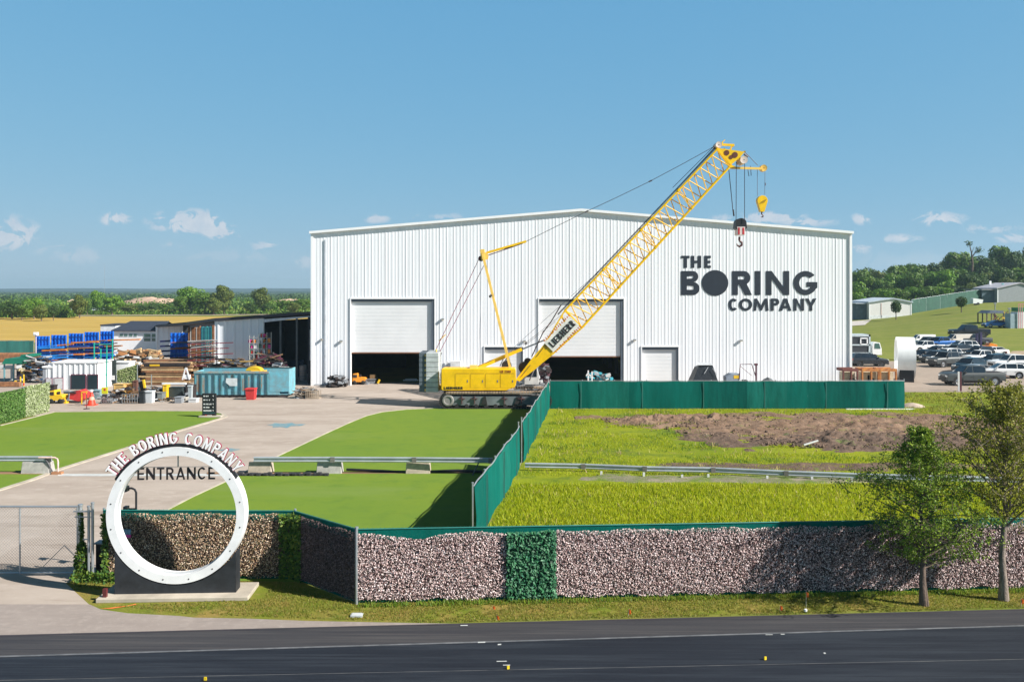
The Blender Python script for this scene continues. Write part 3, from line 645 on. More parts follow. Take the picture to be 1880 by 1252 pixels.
def wall_fence(label, A, B, mat, posts, greens=(), h=FH, dip=None, dens=1800, green_mat=None, ls=.038):
    t = thing('flower_fence', label, 'fence', A); d = (B-A); ln = d.length; d.normalize()
    nr = Vector((d.y, -d.x, 0)); nr = nr if nr.y < 0 else -nr
    m_ = MB(A); m_.add([A+Vector((0, 0, .02)), B+Vector((0, 0, .02)), B+Vector((0, 0, h)), A+Vector((0, 0, h))], [(0, 1, 2, 3)]); m_.build('screen', teal, t)
    m_ = MB(A); e = nr*.04; hb = h-.34
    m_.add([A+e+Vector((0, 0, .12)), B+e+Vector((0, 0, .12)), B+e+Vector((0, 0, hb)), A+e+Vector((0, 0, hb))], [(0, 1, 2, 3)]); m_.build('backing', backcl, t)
    top = lambda s: h-.08-(dip(s) if dip else 0)+.03*np.sin(s*ln*2.2)+.02*np.sin(s*ln*5.1)
    def kp(s, z):
        k = (z < top(s)) & (z > .10+.04*np.sin(s*ln*3)+.03*np.sin(s*ln*7.7))
        for g0, g1, *_ in greens: k &= ~((s > g0) & (s < g1))
        return k
    qmesh('flower_panel', leaves_on(A, B, .05, h, dens, ls, A, keep=kp), mat, t)
    for g0, g1, gm in greens:
        def kg(s, z, g0=g0, g1=g1): return (s > g0) & (s < g1) & (z < top(s)-.02)
        qmesh('green_panel', leaves_on(A, B, .04, h, dens*.55, .085, A, off=.08, spread=.14, keep=kg), gm, t)
    tm = MB(A); tm.tube([A+Vector((0, 0, h+.01)), B+Vector((0, 0, h+.01))], .025, 6); tm.build('top_rail', M('teal rail', (.02, .2, .17), .6), t)
    for s in posts:
        q = A+d*ln*s-nr*.06; pm = MB(A); big = s in (0, 1)
        pm.tube([q+Vector((0, 0, -.05)), q+Vector((0, 0, h+(.08 if big else .02)))], .045 if big else .03, 8); pm.build('post', galv, t, smooth=True)
    # wire ends above the rail
    wm = MB(A); n = int(ln/.14)
    for i in range(n):
        q = A+d*ln*(i+.5)/n-nr*.02; wm.bar(q+Vector((0, 0, h-.02)), q+Vector((.012*math.sin(i*3), 0, h+.055)), .008)
    wm.build('wire_tips', MATS['teal rail'], t)
    return t
Lw = (C3-C0).length
gs = lambda px: ((px-CX)/F*29.3-C0.x)/Lw
wall_fence('long pink flower covered fence with one green panel beside the road', C0, C3, flow, [0, .25, .5, .75, 1],
    [(gs(930), gs(1021), tealleaf)], dip=lambda s: .16*np.exp(-((s-gs(760))/.035)**2)+.05)
# the visible corner post on the camera side
pm = MB(C0); pm.tube([C0+Vector((.0, -.10, -.05)), C0+Vector((0, -.10, FH+.12))], .05, 8); po = pm.build('post', galv, None, smooth=True)
po.parent = [o for o in S.objects if o.get('label', '').startswith('long pink')][0]; po.location = (0, 0, 0)
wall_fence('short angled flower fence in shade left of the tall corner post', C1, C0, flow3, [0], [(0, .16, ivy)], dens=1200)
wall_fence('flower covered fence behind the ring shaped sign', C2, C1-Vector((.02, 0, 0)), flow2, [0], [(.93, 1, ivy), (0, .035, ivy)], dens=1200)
# low weeds along the fence foot
# ------------------------------------------------------------------ ring sign
RT = math.radians(2.5); rc = Vector((( 327-CX)/F*29.75, 29.75, 0)); RO, RI, RZ, RDP = 2.31, 2.03, 2.76, .52
rw = M('ring white paint', (.84, .85, .86), .4, var=.09, vs=1.3)
rs = thing('ring_sign', 'huge white ring entrance sign with raised arched lettering on a black base', 'sign', rc, RT)
m = MB(); m.lathe([(RI, -RDP/2), (RO, -RDP/2), (RO, RDP/2), (RI, RDP/2), (RI, -RDP/2)], (0, 0, RZ), 96, 'Y'); ro = m.build('ring', rw, rs, smooth=True)
m = MB(); m.lathe([(RI-.004, -.05), (RI-.03, -.04), (RI-.03, .04), (RI-.004, .05)], (0, 0, RZ), 96, 'Y'); m.build('inner_joint', M('ring joint grey', (.5, .52, .54), .6), ro)
for i in range(16):
    a = math.radians(79+22.5*i); m = MB(); c = ((RO+RI)/2+.02)
    m.lathe([(0, -.012), (.022, -.010), (.026, 0)], (c*math.cos(a), -RDP/2, RZ+c*math.sin(a)), 10, 'Y'); m.build('bolt', M('dark bolt', (.10, .08, .08), .5, .5), ro)
m = MB(); w = 2.02
cradle = [(x, RZ-math.sqrt(max(0, (RO+.05)**2-x*x))) for x in [w*(1-2*i/24) for i in range(25)]]
m.prism([(-w, .14), (w, .14)]+[(x, z) for x, z in cradle], -.27, .27); m.build('base', M('sign base black', (.022, .026, .032), .6, var=.35, vs=2.5, bump=.1), rs)
m = MB(); outer = arc(0, RZ, RO+.10, RO+.10, 149, 32, 60); inner = arc(0, RZ, RO+.01, RO+.01, 31, 150, 60)
m.prism(outer+inner, -.16, -.04); m.build('letter_backing', black, rs)
m = MB(); edge = MB(); phr = 'THE BORING COMPANY'; h, t_, gap = .38, .062, .085
tot = sum((t_ if c == 'I' else ADV[c]*h)+gap for c in phr)-gap; R0 = RO+.12; span = math.radians(147-36); k = span*(R0+h*.4)/tot; x = 0
for c in phr:
    w_ = (t_ if c == 'I' else ADV[c]*h)*k
    if c != ' ':
        ang = math.radians(147)-(x+w_/2)/(R0+h*.4); o_, hs = glyph(c, w_, h, t_ if c != 'I' else w_)
        def fr(px, y, z, a=ang, w_=w_): px -= w_/2; return ((R0+z)*math.cos(a)+px*math.sin(a), y, RZ+(R0+z)*math.sin(a)-px*math.cos(a))
        m.prism(o_, -.235, -.20, hs, fr)
        o2_, h2_ = glyph(c, w_+.036, h+.036, (t_ if c != 'I' else w_)+.036)
        edge.prism([(q[0]-.018, q[1]-.018) for q in o2_], -.198, -.12, [[(q[0]-.018, q[1]-.018) for q in hh] for hh in h2_], fr)
    x += w_+gap*k
m.build('arched_lettering', M('letter white', (.86, .86, .87), .4, var=.02), rs); edge.build('lettering_return', M('letter side maroon', (.30, .035, .08), .5), rs)
m = MB(); text(m, 'ENTRANCE', .41, .053, .085, lambda a, b, c: (a-1.36, b, c+3.93), 2.60, (-.03, .03), .055); m.build('entrance_lettering', M('entrance lettering', (.018, .012, .014), .5), rs)
m = MB(); m.bar((0.0, 0, 4.36), (0, 0, RZ+RI+.01), .035); m.tube([(-1.36, .0, 4.362), (1.30, .0, 4.362)], .009, 6); m.build('hanger', M('hanger grey', (.45, .5, .52), .4, .3), rs)
m = MB(); m.prism([(-2.46, 0), (2.54, 0), (2.54, .14), (-2.46, .14)], -.72, .78); tag_p = m
pad = MB(rc); 
for v in m.v: pass
cr_, sr_ = math.cos(RT), math.sin(RT)
pad.v = [(v[0]*cr_-v[1]*sr_, v[0]*sr_+v[1]*cr_, v[2]) for v in m.v]; pad.f = m.f
struct(pad.build('concrete_pad', curb_m, bevel=.02))
# flood lights on a bent pole behind the ring
fl = thing('flood_light', 'bent black pole with two flood lamps seen through the ring', 'flood light', W(250, 1050))
q = fl.location; D_ = q.y; zt_ = CH-(896-HZ)*D_/F; sc_ = D_/F
m = MB(); m.tube([(0, 0, 0), (0, 0, zt_-.16), (-.05, 0, zt_-.05), (-.16, 0, zt_), (-16*sc_, 0, zt_)], .04, 8); m.tube([(0, 0, zt_-38*sc_), (-14*sc_, 0, zt_-38*sc_)], .035, 8); m.build('pole', black, fl, smooth=True)
for zz in (zt_, zt_-37*sc_):
    m = MB(); m.box((-22*sc_, -.1, zz-.09), (-15*sc_, .12, zz+.08)); m.prism([(-23*sc_, zz-.13), (-15*sc_, zz-.11), (-15*sc_, zz-.08), (-23*sc_, zz-.09)], -.14, .14); m.build('lamp_head', black, fl)
m = MB(); n_ = W(231, 1067); n_ = Vector(((231-CX)/F*31.2, 31.15, 0))
nb = thing('notice_board', 'small blue and magenta notice on the shaded flower fence inside the ring', 'notice', n_)
m.box((-.19, .0, 1.66), (.19, .04, 1.84)); m.build('upper_panel', M('notice blue', (.12, .30, .45), .5, var=.3, vs=8), nb)
m = MB(); m.box((-.17, -.005, 1.55), (.19, .035, 1.655)); m.build('lower_panel', M('notice magenta', (.55, .03, .30), .5), nb)
# marker post by the pad
m = MB(W(193, 1103)); q = m.o; m.box((q.x-.06, q.y-.06, 0), (q.x+.06, q.y+.06, .42)); m.box((q.x-.065, q.y-.065, .30), (q.x+.065, q.y+.065, .36))
tag(m.build('marker_post', M('dark red post', (.12, .02, .02), .6)), 'small dark red post at the left corner of the ring sign pad', 'post')

# ------------------------------------------------------------------ chain link gate
wire = M('chain link wire', (.42, .44, .46), .45, .5)
A_ = W(-60, 1058); B_ = Vector((-15.75, 31.7, 0)); A_ = Vector((-20.5, 31.7, 0))
gt = thing('chain_link_gate', 'wide chain link swing gate standing across the drive', 'gate', A_)
m = MB(A_); P0, P1 = A_, B_
m.tube([P0+Vector((0, 0, 2.52)), P1+Vector((0, 0, 2.52))], .04, 8); m.tube([P0+Vector((0, 0, .12)), P1+Vector((0, 0, .12))], .03, 8)
for x in (-17.9,): m.tube([(x, 31.7, .05), (x, 31.7, 2.52)], .03, 8)
m.tube([(-15.8, 31.7, .12), (-15.8, 31.7, 2.52)], .04, 8); m.tube([(-20.5, 31.7, .12), (-20.5, 31.7, 2.52)], .03, 8)
m.build('frame', galv, gt, smooth=True)
m = MB(A_); x0, x1 = A_.x, B_.x; st_ = .11
c = x0-2.4
while c < x1:
    a, b = max(c, x0), min(c+2.4, x1)
    if b > a:
        m.bar((a, 31.7, .12+(a-c)), (b, 31.7, .12+(b-c)), .006); m.bar((a, 31.7, 2.52-(a-c)), (b, 31.7, 2.52-(b-c)), .006)
    c += st_
m.build('chain_link', wire, gt)
m = MB(A_); m.bar((-17.2, 31.74, .2), (-16.3, 31.74, 1.1), .02); m.bar((-16.3, 31.74, 1.1), (-15.8, 31.74, .6), .02); m.build('brace', wire, gt)
gp = thing('gate_post', 'tall steel gate post wrapped in climbing ivy', 'gate post', (-15.55, 31.4, 0))
m = MB(); m.tube([(0, 0, 0), (0, 0, 2.62)], .07, 10); m.tube([(0, 0, 2.62), (0, 0, 2.68)], .09, 10); m.build('post', galv, gp, smooth=True)
n = 1500; zz = rng.random(n)*2.45; rad = np.where(zz < 1.3, .08+.10*np.sin(np.clip(zz/1.3, 0, 1)*3.1)+.06*(1.3-zz), .055)
th = rng.random(n)*6.28; c = np.stack([np.cos(th)*rad*rng.random(n)**.5*1.3+.10*(1-zz/2.5), np.sin(th)*rad, zz], 1); qmesh('ivy', quads(c, .10*(.6+.8*rng.random(n))), ivy, gp)
for i, (px, lb, hh) in enumerate([(163, 'left post of the steel gate post pair beside the ring', 2.6), (170, 'right post of the steel gate post pair beside the ring', 2.72)]):
    t = thing('latch_post', lb, 'gate post', Vector(((px-CX)/F*31.3, 31.3, 0)), 0, 'paired steel gate posts')
    m = MB(); m.tube([(0, 0, 0), (0, 0, hh)], .05, 10); m.tube([(0, 0, hh), (0, 0, hh+.05)], .065, 10); m.build('post', galv, t, smooth=True)
    if i == 0:
        m = MB(); m.bar((-.55, 0, 2.45), (.14, 0, 2.45), .05); m.bar((-.5, 0, 2.25), (.1, 0, 2.25), .035); m.bar((-.2, -.02, 1.45), (.0, -.02, 1.45), .04); m.build('hinge_arm', galv, t)
m = MB((-15.0, 31.3, 0)); n = 800
c = np.stack([rng.random(n)*1.7-.8, rng.normal(size=n)*.14, np.abs(rng.normal(size=n))*.15], 1); o = qmesh('ivy_bush', quads(c, .10*(.6+.8*rng.random(n))), ivy, None, (-14.9, 31.15, 0)); tag(o, 'sprawling ivy bush at the foot of the gate posts', 'bush')
m = MB(); bxq = thing('keypad_box', 'dark equipment box behind the left end of the flower fence', 'box', (-14.9, 31.9, 0)); m.box((-.25, -.2, 0), (.35, .2, 1.15)); m.build('cabinet', black, bxq, bevel=.02); m = MB(); m.box((-.3, -.24, 1.152), (.4, .24, 1.2)); m.build('lid', M('lid grey', (.3, .3, .32), .5), bxq)

# ------------------------------------------------------------------ guardrail and its concrete blocks
conb = M('concrete block', (.46, .44, .41), .9, var=.22, vs=3, bump=.3, bs=20)
conb2 = M('sandy concrete block', (.52, .44, .35), .9, var=.22, vs=3, bump=.3, bs=20)
def beam(mb, p, q):
    p, q = Vector(p), Vector(q); d = (q-p).normalized(); n_ = Vector((d.y, -d.x, 0)); n_ = n_ if n_.y < 0 else -n_
    prof = [(0, .155), (.03, .15), (.08, .11), (.08, .075), (.01, .03), (.01, -.03), (.08, -.075), (.08, -.11), (.03, -.15), (0, -.155), (-.01, -.15), (-.01, .15)]
    k = len(mb.v)
    for e in (p, q):
        mb.add([e+n_*a+Vector((0, 0, b)) for a, b in prof], [])
    m_ = len(prof)
    for i in range(m_): mb.f.append((k+i, k+(i+1) % m_, k+m_+(i+1) % m_, k+m_+i))
    mb.f += [tuple(range(k, k+m_)), tuple(range(k+m_, k+2*m_))[::-1]]
gsteel = M('rail steel', (.52, .57, .62), .35, .4, var=.15, vs=1)
def guardrail(label, pts, zr=.80):
    t = thing('guardrail', label, 'guardrail', (pts[0][0], pts[0][1], 0)); og = t.location
    for a, b in zip(pts, pts[1:]):
        m_ = MB(og); a, b = Vector((a[0], a[1], zr)), Vector((b[0], b[1], zr)); beam(m_, a, b); m_.build('rail', gsteel, t)
        j = MB(og); d = (b-a).normalized(); j.bar(b-d*.25+Vector((0, -.1, .0)), b+d*.0+Vector((0, -.1, 0)), .03, .30); j.build('splice', M('splice plate', (.3, .27, .27), .5, .5), t)
    return t
gy_ = 49.2
def gx_(px, D=gy_): return (px-CX)/F*D
guardrail('silver guardrail beam across the turf between the ring and the teal fence', [(gx_(466), 49.2), (gx_(615), 49.2), (gx_(765), 49.1), (gx_(905, 48.9), 48.9)], .83)
guardrail('silver guardrail beam at the far left edge of the turf', [(gx_(-120), 49.4), (gx_(-20), 49.4), (gx_(92), 49.4)], .83)
g3 = guardrail('long silver guardrail beam lying across the meadow', [(.75, 50.2), (4.2, 49.9), (7.6, 49.2), (11.4, 48.9), (15.2, 48.0), (19, 47.3), (23, 46.7), (30, 45.9)], .30)
for px, py in [(1104, 862), (1182, 864), (1252, 868), (1408, 870), (1564, 875), (1300, 867), (1490, 872)]:
    D_ = F*(CH-.30)/(py-HZ); x = (px-CX)/F*D_; m = MB(g3.location); m.box((x-.07, D_-.12, -.05), (x+.05, D_-.04, .22)); m.build('rail_post', M('white post', (.7, .7, .7), .6), g3)
for a, b, mt, lb in [(455, 497, conb2, 'weathered concrete block at the ring end of the guardrail'), (581, 626, conb, 'pale grey concrete block under the middle of the guardrail'), (745, 789, conb2, 'sandy concrete block under the guardrail nearest the teal fence'), (38, 89, conb, 'pale concrete block holding the guardrail at the far left')]:
    x0, x1 = gx_(a), gx_(b); m = MB(((x0+x1)/2, gy_+.1, 0)); y0 = gy_-.02+.12
    m.add([(x0-.02, y0-.1, 0), (x1+.02, y0-.1, 0), (x1+.02, y0+.65, 0), (x0-.02, y0+.65, 0), (x0+.02, y0, .66), (x1-.02, y0, .66), (x1-.02, y0+.5, .66), (x0+.02, y0+.5, .66)], [(0,3,2,1),(4,5,6,7),(0,1,5,4),(1,2,6,5),(2,3,7,6),(3,0,4,7)])
    tag(m.build('concrete_block', mt, bevel=.03), lb, 'concrete block', 'concrete blocks under the guardrail')
pip = M('red and white pipe', (.75, .55, .5), .5, var=.3, vs=4)
bs_ = thing('barrier_stop', 'bent pale pipe stop at the kerb beside the left concrete block', 'barrier', (gx_(100), 49.2, 0))
m = MB(); m.tube([(-.9, 0, .93), (.02, 0, .93), (.16, 0, .86), (.2, 0, .7), (.2, 0, 0)], .05, 8); m.build('pipe', pip, bs_, smooth=True)
m = MB(); m.box((-.1, -.15, 0), (.45, .15, .14)); m.build('foot', M('rust foot', (.42, .2, .1), .8), bs_)
m = MB(); m.tube([(-.55, .05, .9), (-.1, .05, .05)], .04, 8); m.build('strut', M('dark strut', (.1, .1, .11), .5), bs_)
# black tyre rubble and dark pipe along the turf joint
m = MB((gx_(440), 48.9, 0)); q = m.o
for i in range(26):
    x = q.x+i*.20; m.cbox((x, 48.75+.05*math.sin(i*3), .08+.03*math.sin(i*1.7)), (.26, .28, .16+.05*math.sin(i*2.3)))
tag(m.build('sandbag_row', M('black sandbags', (.03, .03, .035), .9), bevel=.04), 'low row of black sandbags along the turf joint under the guardrail', 'sandbags')
m = MB((gx_(632), 49.9, 0)); m.tube([(gx_(632), 49.9, .12), (gx_(700), 49.6, .1), (gx_(745), 49.4, .06)], .07, 8); tag(m.build('drain_pipe', black, smooth=True), 'thin black pipe lying on turf behind the middle guardrail span', 'pipe')
m = MB((gx_(790), 49.5, 0)); m.tube([(gx_(790), 49.4, .1), (gx_(840), 49.5, .14), (gx_(885), 49.4, .1)], .08, 8); tag(m.build('drain_pipe', black, smooth=True), 'thin black pipe lying on turf beside the teal fence', 'pipe')
sb = thing('rail_strut', 'slanting steel strut by the teal fence under the guardrail', 'strut', (gx_(868), 48.8, 0)); m = MB(); m.tube([(0, 0, 0), (.35, .1, .72), (1.0, .1, .72)], .04, 6); m.build('strut', M('dark strut', (.1, .1, .11), .5), sb)

# ------------------------------------------------------------------ verge bits
flagm = M('orange flag', (.9, .16, .02), .6)
def marker_flag(px, py, h, lb):
    t = thing('marker_flag', lb, 'flag', W(px, py), 0, 'orange marker flags on the verge'); m = MB(); m.tube([(0, 0, 0), (0, 0, h)], .008, 5); m.build('stake', M('stake', (.5, .5, .4), .5), t)
    m = MB(); m.add([(0, -.01, h), (.07, -.03, h-.02), (.09, 0, h-.17), (-.01, .01, h-.19), (.03, -.02, h-.1)], [(0, 4, 1), (1, 4, 2), (2, 4, 3), (3, 4, 0)]); m.build('flag', flagm, t)
for a in [(1154, 1131, .24, 'orange flag on the verge right of the green fence panel'), (1480, 1117, .55, 'tallest orange flag on a stake between fence and road'), (1432, 1122, .20, 'low orange flag left of the tall stake flag'), (1875, 1113, .26, 'orange flag at the right edge by the larger tree'), (912, 1138, .16, 'orange flag near the road below the green fence panel'), (905, 1118, .12, 'tiny orange flag lying by the foot of the green panel')]: marker_flag(*a)
t = thing('lane_marker', 'yellow lane marker tab standing on the road at the bottom left', 'marker', W(377, 1252)+Vector((0, 0, .04))); m = MB(); m.box((-.035, -.015, 0), (.035, .015, .10)); m.build('tab', M('yellow tab', (.85, .6, .02), .5), t); m = MB(); m.box((-.04, -.035, -.0), (.04, .035, .015)); m.build('foot', black, t)
for px, py, lb in [(933, 1231, 'yellow lane marker tab on the road in the middle beside white paint'), (1405, 1214, 'yellow lane marker tab on the road below the tall flag')]:
    copy_thing(t, lb, W(px, py)+Vector((0, 0, .04)), .4)
ub = thing('utility_box', 'flat pale grey utility lid in the verge grass below the corner post', 'utility box', W(655, 1131)); m = MB(); m.box((-.19, -.12, 0), (.19, .12, .07)); m.build('box', M('utility grey', (.5, .53, .55), .6), ub, bevel=.01); m = MB(); m.box((-.15, -.09, .071), (.15, .09, .085)); m.build('lid', M('utility lid', (.65, .68, .7), .5), ub)
t = thing('survey_cap', 'white survey cap on a short peg between two orange flags', 'peg', W(1479, 1124)); m = MB(); m.tube([(0, 0, 0), (0, 0, .05)], .02, 6); m.build('peg', conb, t); m = MB(); m.lathe([(0, .13), (.05, .11), (.055, .05), (0, .05)], n=10); m.build('cap', trimw, t)

# ------------------------------------------------------------------ grass blades
def tufts(name, n, area, hmin, hmax, mat, label, keep=None, dm=1.0):
    xs = area[0]+rng.random(n)*(area[1]-area[0]); ys = area[2]+rng.random(n)**dm*(area[3]-area[2])
    if keep is not None: k = keep(xs, ys); xs, ys = xs[k], ys[k]; n = len(xs)
    h_ = hmin+(hmax-hmin)*rng.random(n); th = rng.random(n)*6.28; w = h_*.07+.011; ln_ = rng.normal(size=(n, 2))*.38
    q = np.zeros((n, 4, 3)); q[:, 0] = np.stack([xs-np.cos(th)*w, ys-np.sin(th)*w, np.zeros(n)], 1); q[:, 1] = np.stack([xs+np.cos(th)*w, ys+np.sin(th)*w, np.zeros(n)], 1)
    tip = np.stack([xs+ln_[:, 0]*h_, ys+ln_[:, 1]*h_, h_], 1); q[:, 2] = tip+np.stack([np.cos(th)*w*.25]+[np.sin(th)*w*.25, np.zeros(n)], 1); q[:, 3] = tip-np.stack([np.cos(th)*w*.25, np.sin(th)*w*.25, np.zeros(n)], 1)
    o = qmesh(name, q, mat); tag(o, label, 'grass', kind='stuff'); return o
gl1 = leafmat('meadow blades', [(.40, .48, .01), (.50, .54, .012), (.30, .40, .012), (.56, .54, .03), (.44, .50, .012), (.24, .32, .015), (.58, .50, .09)], .5)
gl2 = leafmat('verge blades', [(.18, .22, .02), (.32, .26, .05), (.14, .2, .018), (.40, .29, .10), (.22, .25, .03), (.12, .18, .02)], .4)
def sidefence(y): return -1.55+(y-35.3)*.13+.25
def pat(x, y, f=.5, s=0): return np.sin(x*f+1.3*np.sin(y*f*1.7+s))+np.sin(y*f*1.9+.8*np.sin(x*f*1.3+s))
tufts('tall_grass', 190000, (-3.4, 34, 31.2, 46.3), .06, .25, gl1, 'tall bright meadow grass between the flower fence and the guardrail', lambda x, y: (x > sidefence(y)) & (x < y*.62) & (pat(x, y, .45)+np.sin(x*7.1)*np.sin(y*6.3) > -1.9))
tufts('meadow_grass', 100000, (0, 36, 48.6, 75.8), .04, .14, gl1, 'shorter meadow grass between the guardrail and the teal fence', lambda x, y: (x > sidefence(y)) & (x < y*.62) & (pat(x, y, .4, 2)+.8*np.sin(x*5.1)*np.sin(y*6.3) > -1.1) & ~((np.abs((x-28)/17) < 1) & (np.abs((y-63.8)/8.5) < 1) & (pat(x, y, .9) > -.9)) & ~((x > 8) & (x < 16) & (np.abs(y-70) < 2) & (pat(x, y, .9) > -1)))
tufts('meadow_weeds', 60000, (-3, 38, 31.3, 75.5), .06, .22, leafmat('weed tufts', [(.09, .19, .015), (.16, .28, .02), (.06, .13, .012), (.13, .24, .03)], .45), 'darker green weeds in loose patches over the meadow', lambda x, y: (x > sidefence(y)) & (x < y*.62) & (pat(x, y, .7, 5)+.7*np.sin(x*3.1+y*2.2) > .9) & ~((np.abs((x-29)/15) < 1) & (np.abs((y-64)/8) < 1)) & (np.abs(y-48) > 1.6))
tufts('dry_stalks', 16000, (-3, 38, 31.3, 75.5), .08, .30, leafmat('straw stalks', [(.45, .38, .12), (.55, .46, .2), (.36, .30, .08), (.5, .35, .25)], .3), 'thin dry stalks and seed heads scattered over the meadow', lambda x, y: (x > sidefence(y)) & (x < y*.62) & (pat(x, y, .55, 9)+.9*np.sin(x*4.1-y*3.2) > 1.1) & (np.abs(y-48) > 1.2))
tufts('meadow_grass', 9000, (34.6, 50, 71, 87.5), .08, .22, gl2, 'rough grass beyond the right end of the teal fence', lambda x, y: pat(x, y, .5) > -.9)
ny = lambda x: 28.9+(x+5.15)*.0618
tufts('verge_grass', 110000, (-16.4, 21, 26.2, 31.1), .02, .065, gl2, 'short patchy verge grass between the flower fence and the road', lambda x, y: (((x > -5.2) & (y < ny(x)-.08)) | ((x < -5.2) & (y < 31.1+np.maximum(0, x+8.4)*-.68))) & (y > 26.85+(x+8)*.0655-np.maximum(0, -x-8)*-.20) & ~((x < -8.4) & (np.abs(y-29.8-(x+11.4)*.14) < .9)) & (x > -15.4+(30.5-y)*.7) & (y > np.interp(x, [-14, -10.6, -6.5, -3.06, -2.9], [28.9, 28.0, 27.55, 27.3, 0])) & (pat(x, y, 1.5)+np.sin(x*9)*np.sin(y*11) > -1.7))
weed = leafmat('weed leaves', [(.12, .25, .02), (.25, .34, .03), (.08, .18, .02), (.3, .33, .06)], .4)
tufts('fence_weeds', 3500, (-5.1, 20, 0, .35), .03, .16, weed, 'ragged weeds along the foot of the pink flower fence')
o = [o for o in S.objects if o.name == 'fence_weeds'][0]
co = np.zeros(len(o.data.vertices)*3, np.float32); o.data.vertices.foreach_get('co', co); co = co.reshape(-1, 3); co[:, 1] = co[:, 1]+ny(co[:, 0])-.42; o.data.vertices.foreach_set('co', co.ravel()); o.data.update()
# ------------------------------------------------------------------ crawler crane
cy = M('crane yellow', (.93, .56, .004), .42, var=.12, vs=1.3, spec=.4)
cyo = M('crane lattice yellow', (.95, .53, .004), .45, var=.1, vs=.6)
cyp = M('mast pale yellow', (.90, .58, .13), .45, var=.08)
cgr = M('undercarriage grey', (.17, .19, .205), .6, var=.25, vs=1.2)
cdk = M('track dark steel', (.030, .026, .026), .6, var=.3)
cdust = M('dusty track pad', (.30, .22, .15), .85, var=.3, vs=2)
rope = M('steel rope', (.035, .03, .04), .5, .3)
ropr = M('red stay', (.32, .03, .08), .5)
DN, DM, DF = 76.4, 78.4, 80.4                          # near side, middle and far side of the crane
def Pn(px, py, D=DM): return At(px, py, D)
cr = thing('crawler_crane', 'yellow lattice boom crawler crane parked on the drive before the warehouse', 'crane', (Pn(903, 750).x, DM, 0))
og = cr.location.copy()
def cm(): return MB(og)
def track(D0, D1, near):
    x0, x1 = At(808, 0, DN).x, At(1012, 0, DN).x; H_ = 1.46; r = H_/2-.04
    t = cm(); prof = []
    # endless chain of pads round the two wheels
    n = 13; pth = [(x0+r+(x1-x0-2*r)*i/34, H_-.04) for i in range(35)]+[(x1-r+r*math.sin(math.radians(a)), r+.02+r*math.cos(math.radians(a))) for a in range(12, 180, 14)]+[(x1-r-(x1-x0-2*r)*i/34, .05) for i in range(35)]+[(x0+r-r*math.sin(math.radians(a)), r+.02-r*math.cos(math.radians(a))) for a in range(12, 180, 14)]
    top = cm()
    for i, p in enumerate(pth):
        q = pth[(i+1) % len(pth)]; b = top if (p[1] > H_-.1 and q[1] > H_-.1) else t
        a_, b_ = Vector((p[0], 0, p[1])), Vector((q[0], 0, q[1])); d = (b_-a_).normalized(); nrm = Vector((-d.z, 0, d.x))
        e = d*.02; vs = []
        for yy in (D0, D1):
            vs += [(a_+e)+nrm*.05+Vector((0, yy, 0)), (b_-e)+nrm*.05+Vector((0, yy, 0)), (b_-e)-nrm*.10+Vector((0, yy, 0)), (a_+e)-nrm*.10+Vector((0, yy, 0))]
        b.add(vs, [(0,1,2,3),(7,6,5,4),(0,4,5,1),(1,5,6,2),(2,6,7,3),(3,7,4,0)])
    fr = cm(); fr.box((x0+1.1, D0+.12, .30), (x1-1.1, D1-.12, 1.12)); fr.box((x0+.9, D0+.2, .42), (x1-.9, D1-.2, .95)); fo = fr.build('track_frame', cgr, cr, bevel=.03)
    co = t.build('track_chain', cdk, cr); top.build('track_pads', cdust, co)
    for x in (x0+r+.02, x1-r-.02):
        w = cm(); w.lathe([(0, D0+.10-og.y+og.y), (.30, D0+.10), (.34, D0+.04), (.46, D0+.05), (.56, D0+.16), (.56, D1-.16), (0, D1-.16)], (x, 0, .75), 20, 'Y')
        w.build('idler_wheel', M('idler steel', (.30, .28, .27), .6, var=.2), cr, smooth=True)
    for i in range(9):
        x = x0+1.5+i*(x1-x0-3)/8; w = cm(); w.lathe([(0, D0+.08), (.16, D0+.08), (.20, D0+.14), (.20, D1-.14), (0, D1-.14)], (x, 0, .26), 12, 'Y'); w.build('roller', cdk, cr, smooth=True)
    br = cm()
    for x in (x0+1.9, x0+3.0, x0+5.6, x0+7.1): br.box((x, D0-.04, .45), (x+.07, D0+.13, 1.15)); br.box((x-.25, D0-.05, .88), (x+.3, D0+.12, .94))
    br.build('step_brackets', M('bracket brown', (.12, .05, .05), .6), fo)
    w = cm()
    for x in (x0+3.6, x0+6.5): w.prism([(x, .42), (x+.55, .42), (x+.42, 1.08), (x+.22, 1.08)], D0+.02, D0+.11)
    w.build('gusset', cdk, fo)
track(DN-.45, DN+.55, True); track(DF-.55, DF+.45, False)
m = cm(); X0 = At(845, 0, DM).x; X1 = At(975, 0, DM).x
m.box((X0, DN+.4, .55), (X0+1.3, DF-.4, 1.15)); m.box((X1-1.3, DN+.4, .55), (X1, DF-.4, 1.15)); m.box((X0+1, DM-1.4, .5), (X1-1, DM+1.4, 1.25)); m.build('car_body', cgr, cr, bevel=.04)
m = cm(); m.lathe([(0, 1.25), (1.35, 1.25), (1.35, 1.55), (0, 1.55)], (At(903, 0, DM).x, DM, 0), 28, 'Z'); m.build('slewing_ring', cdk, cr)
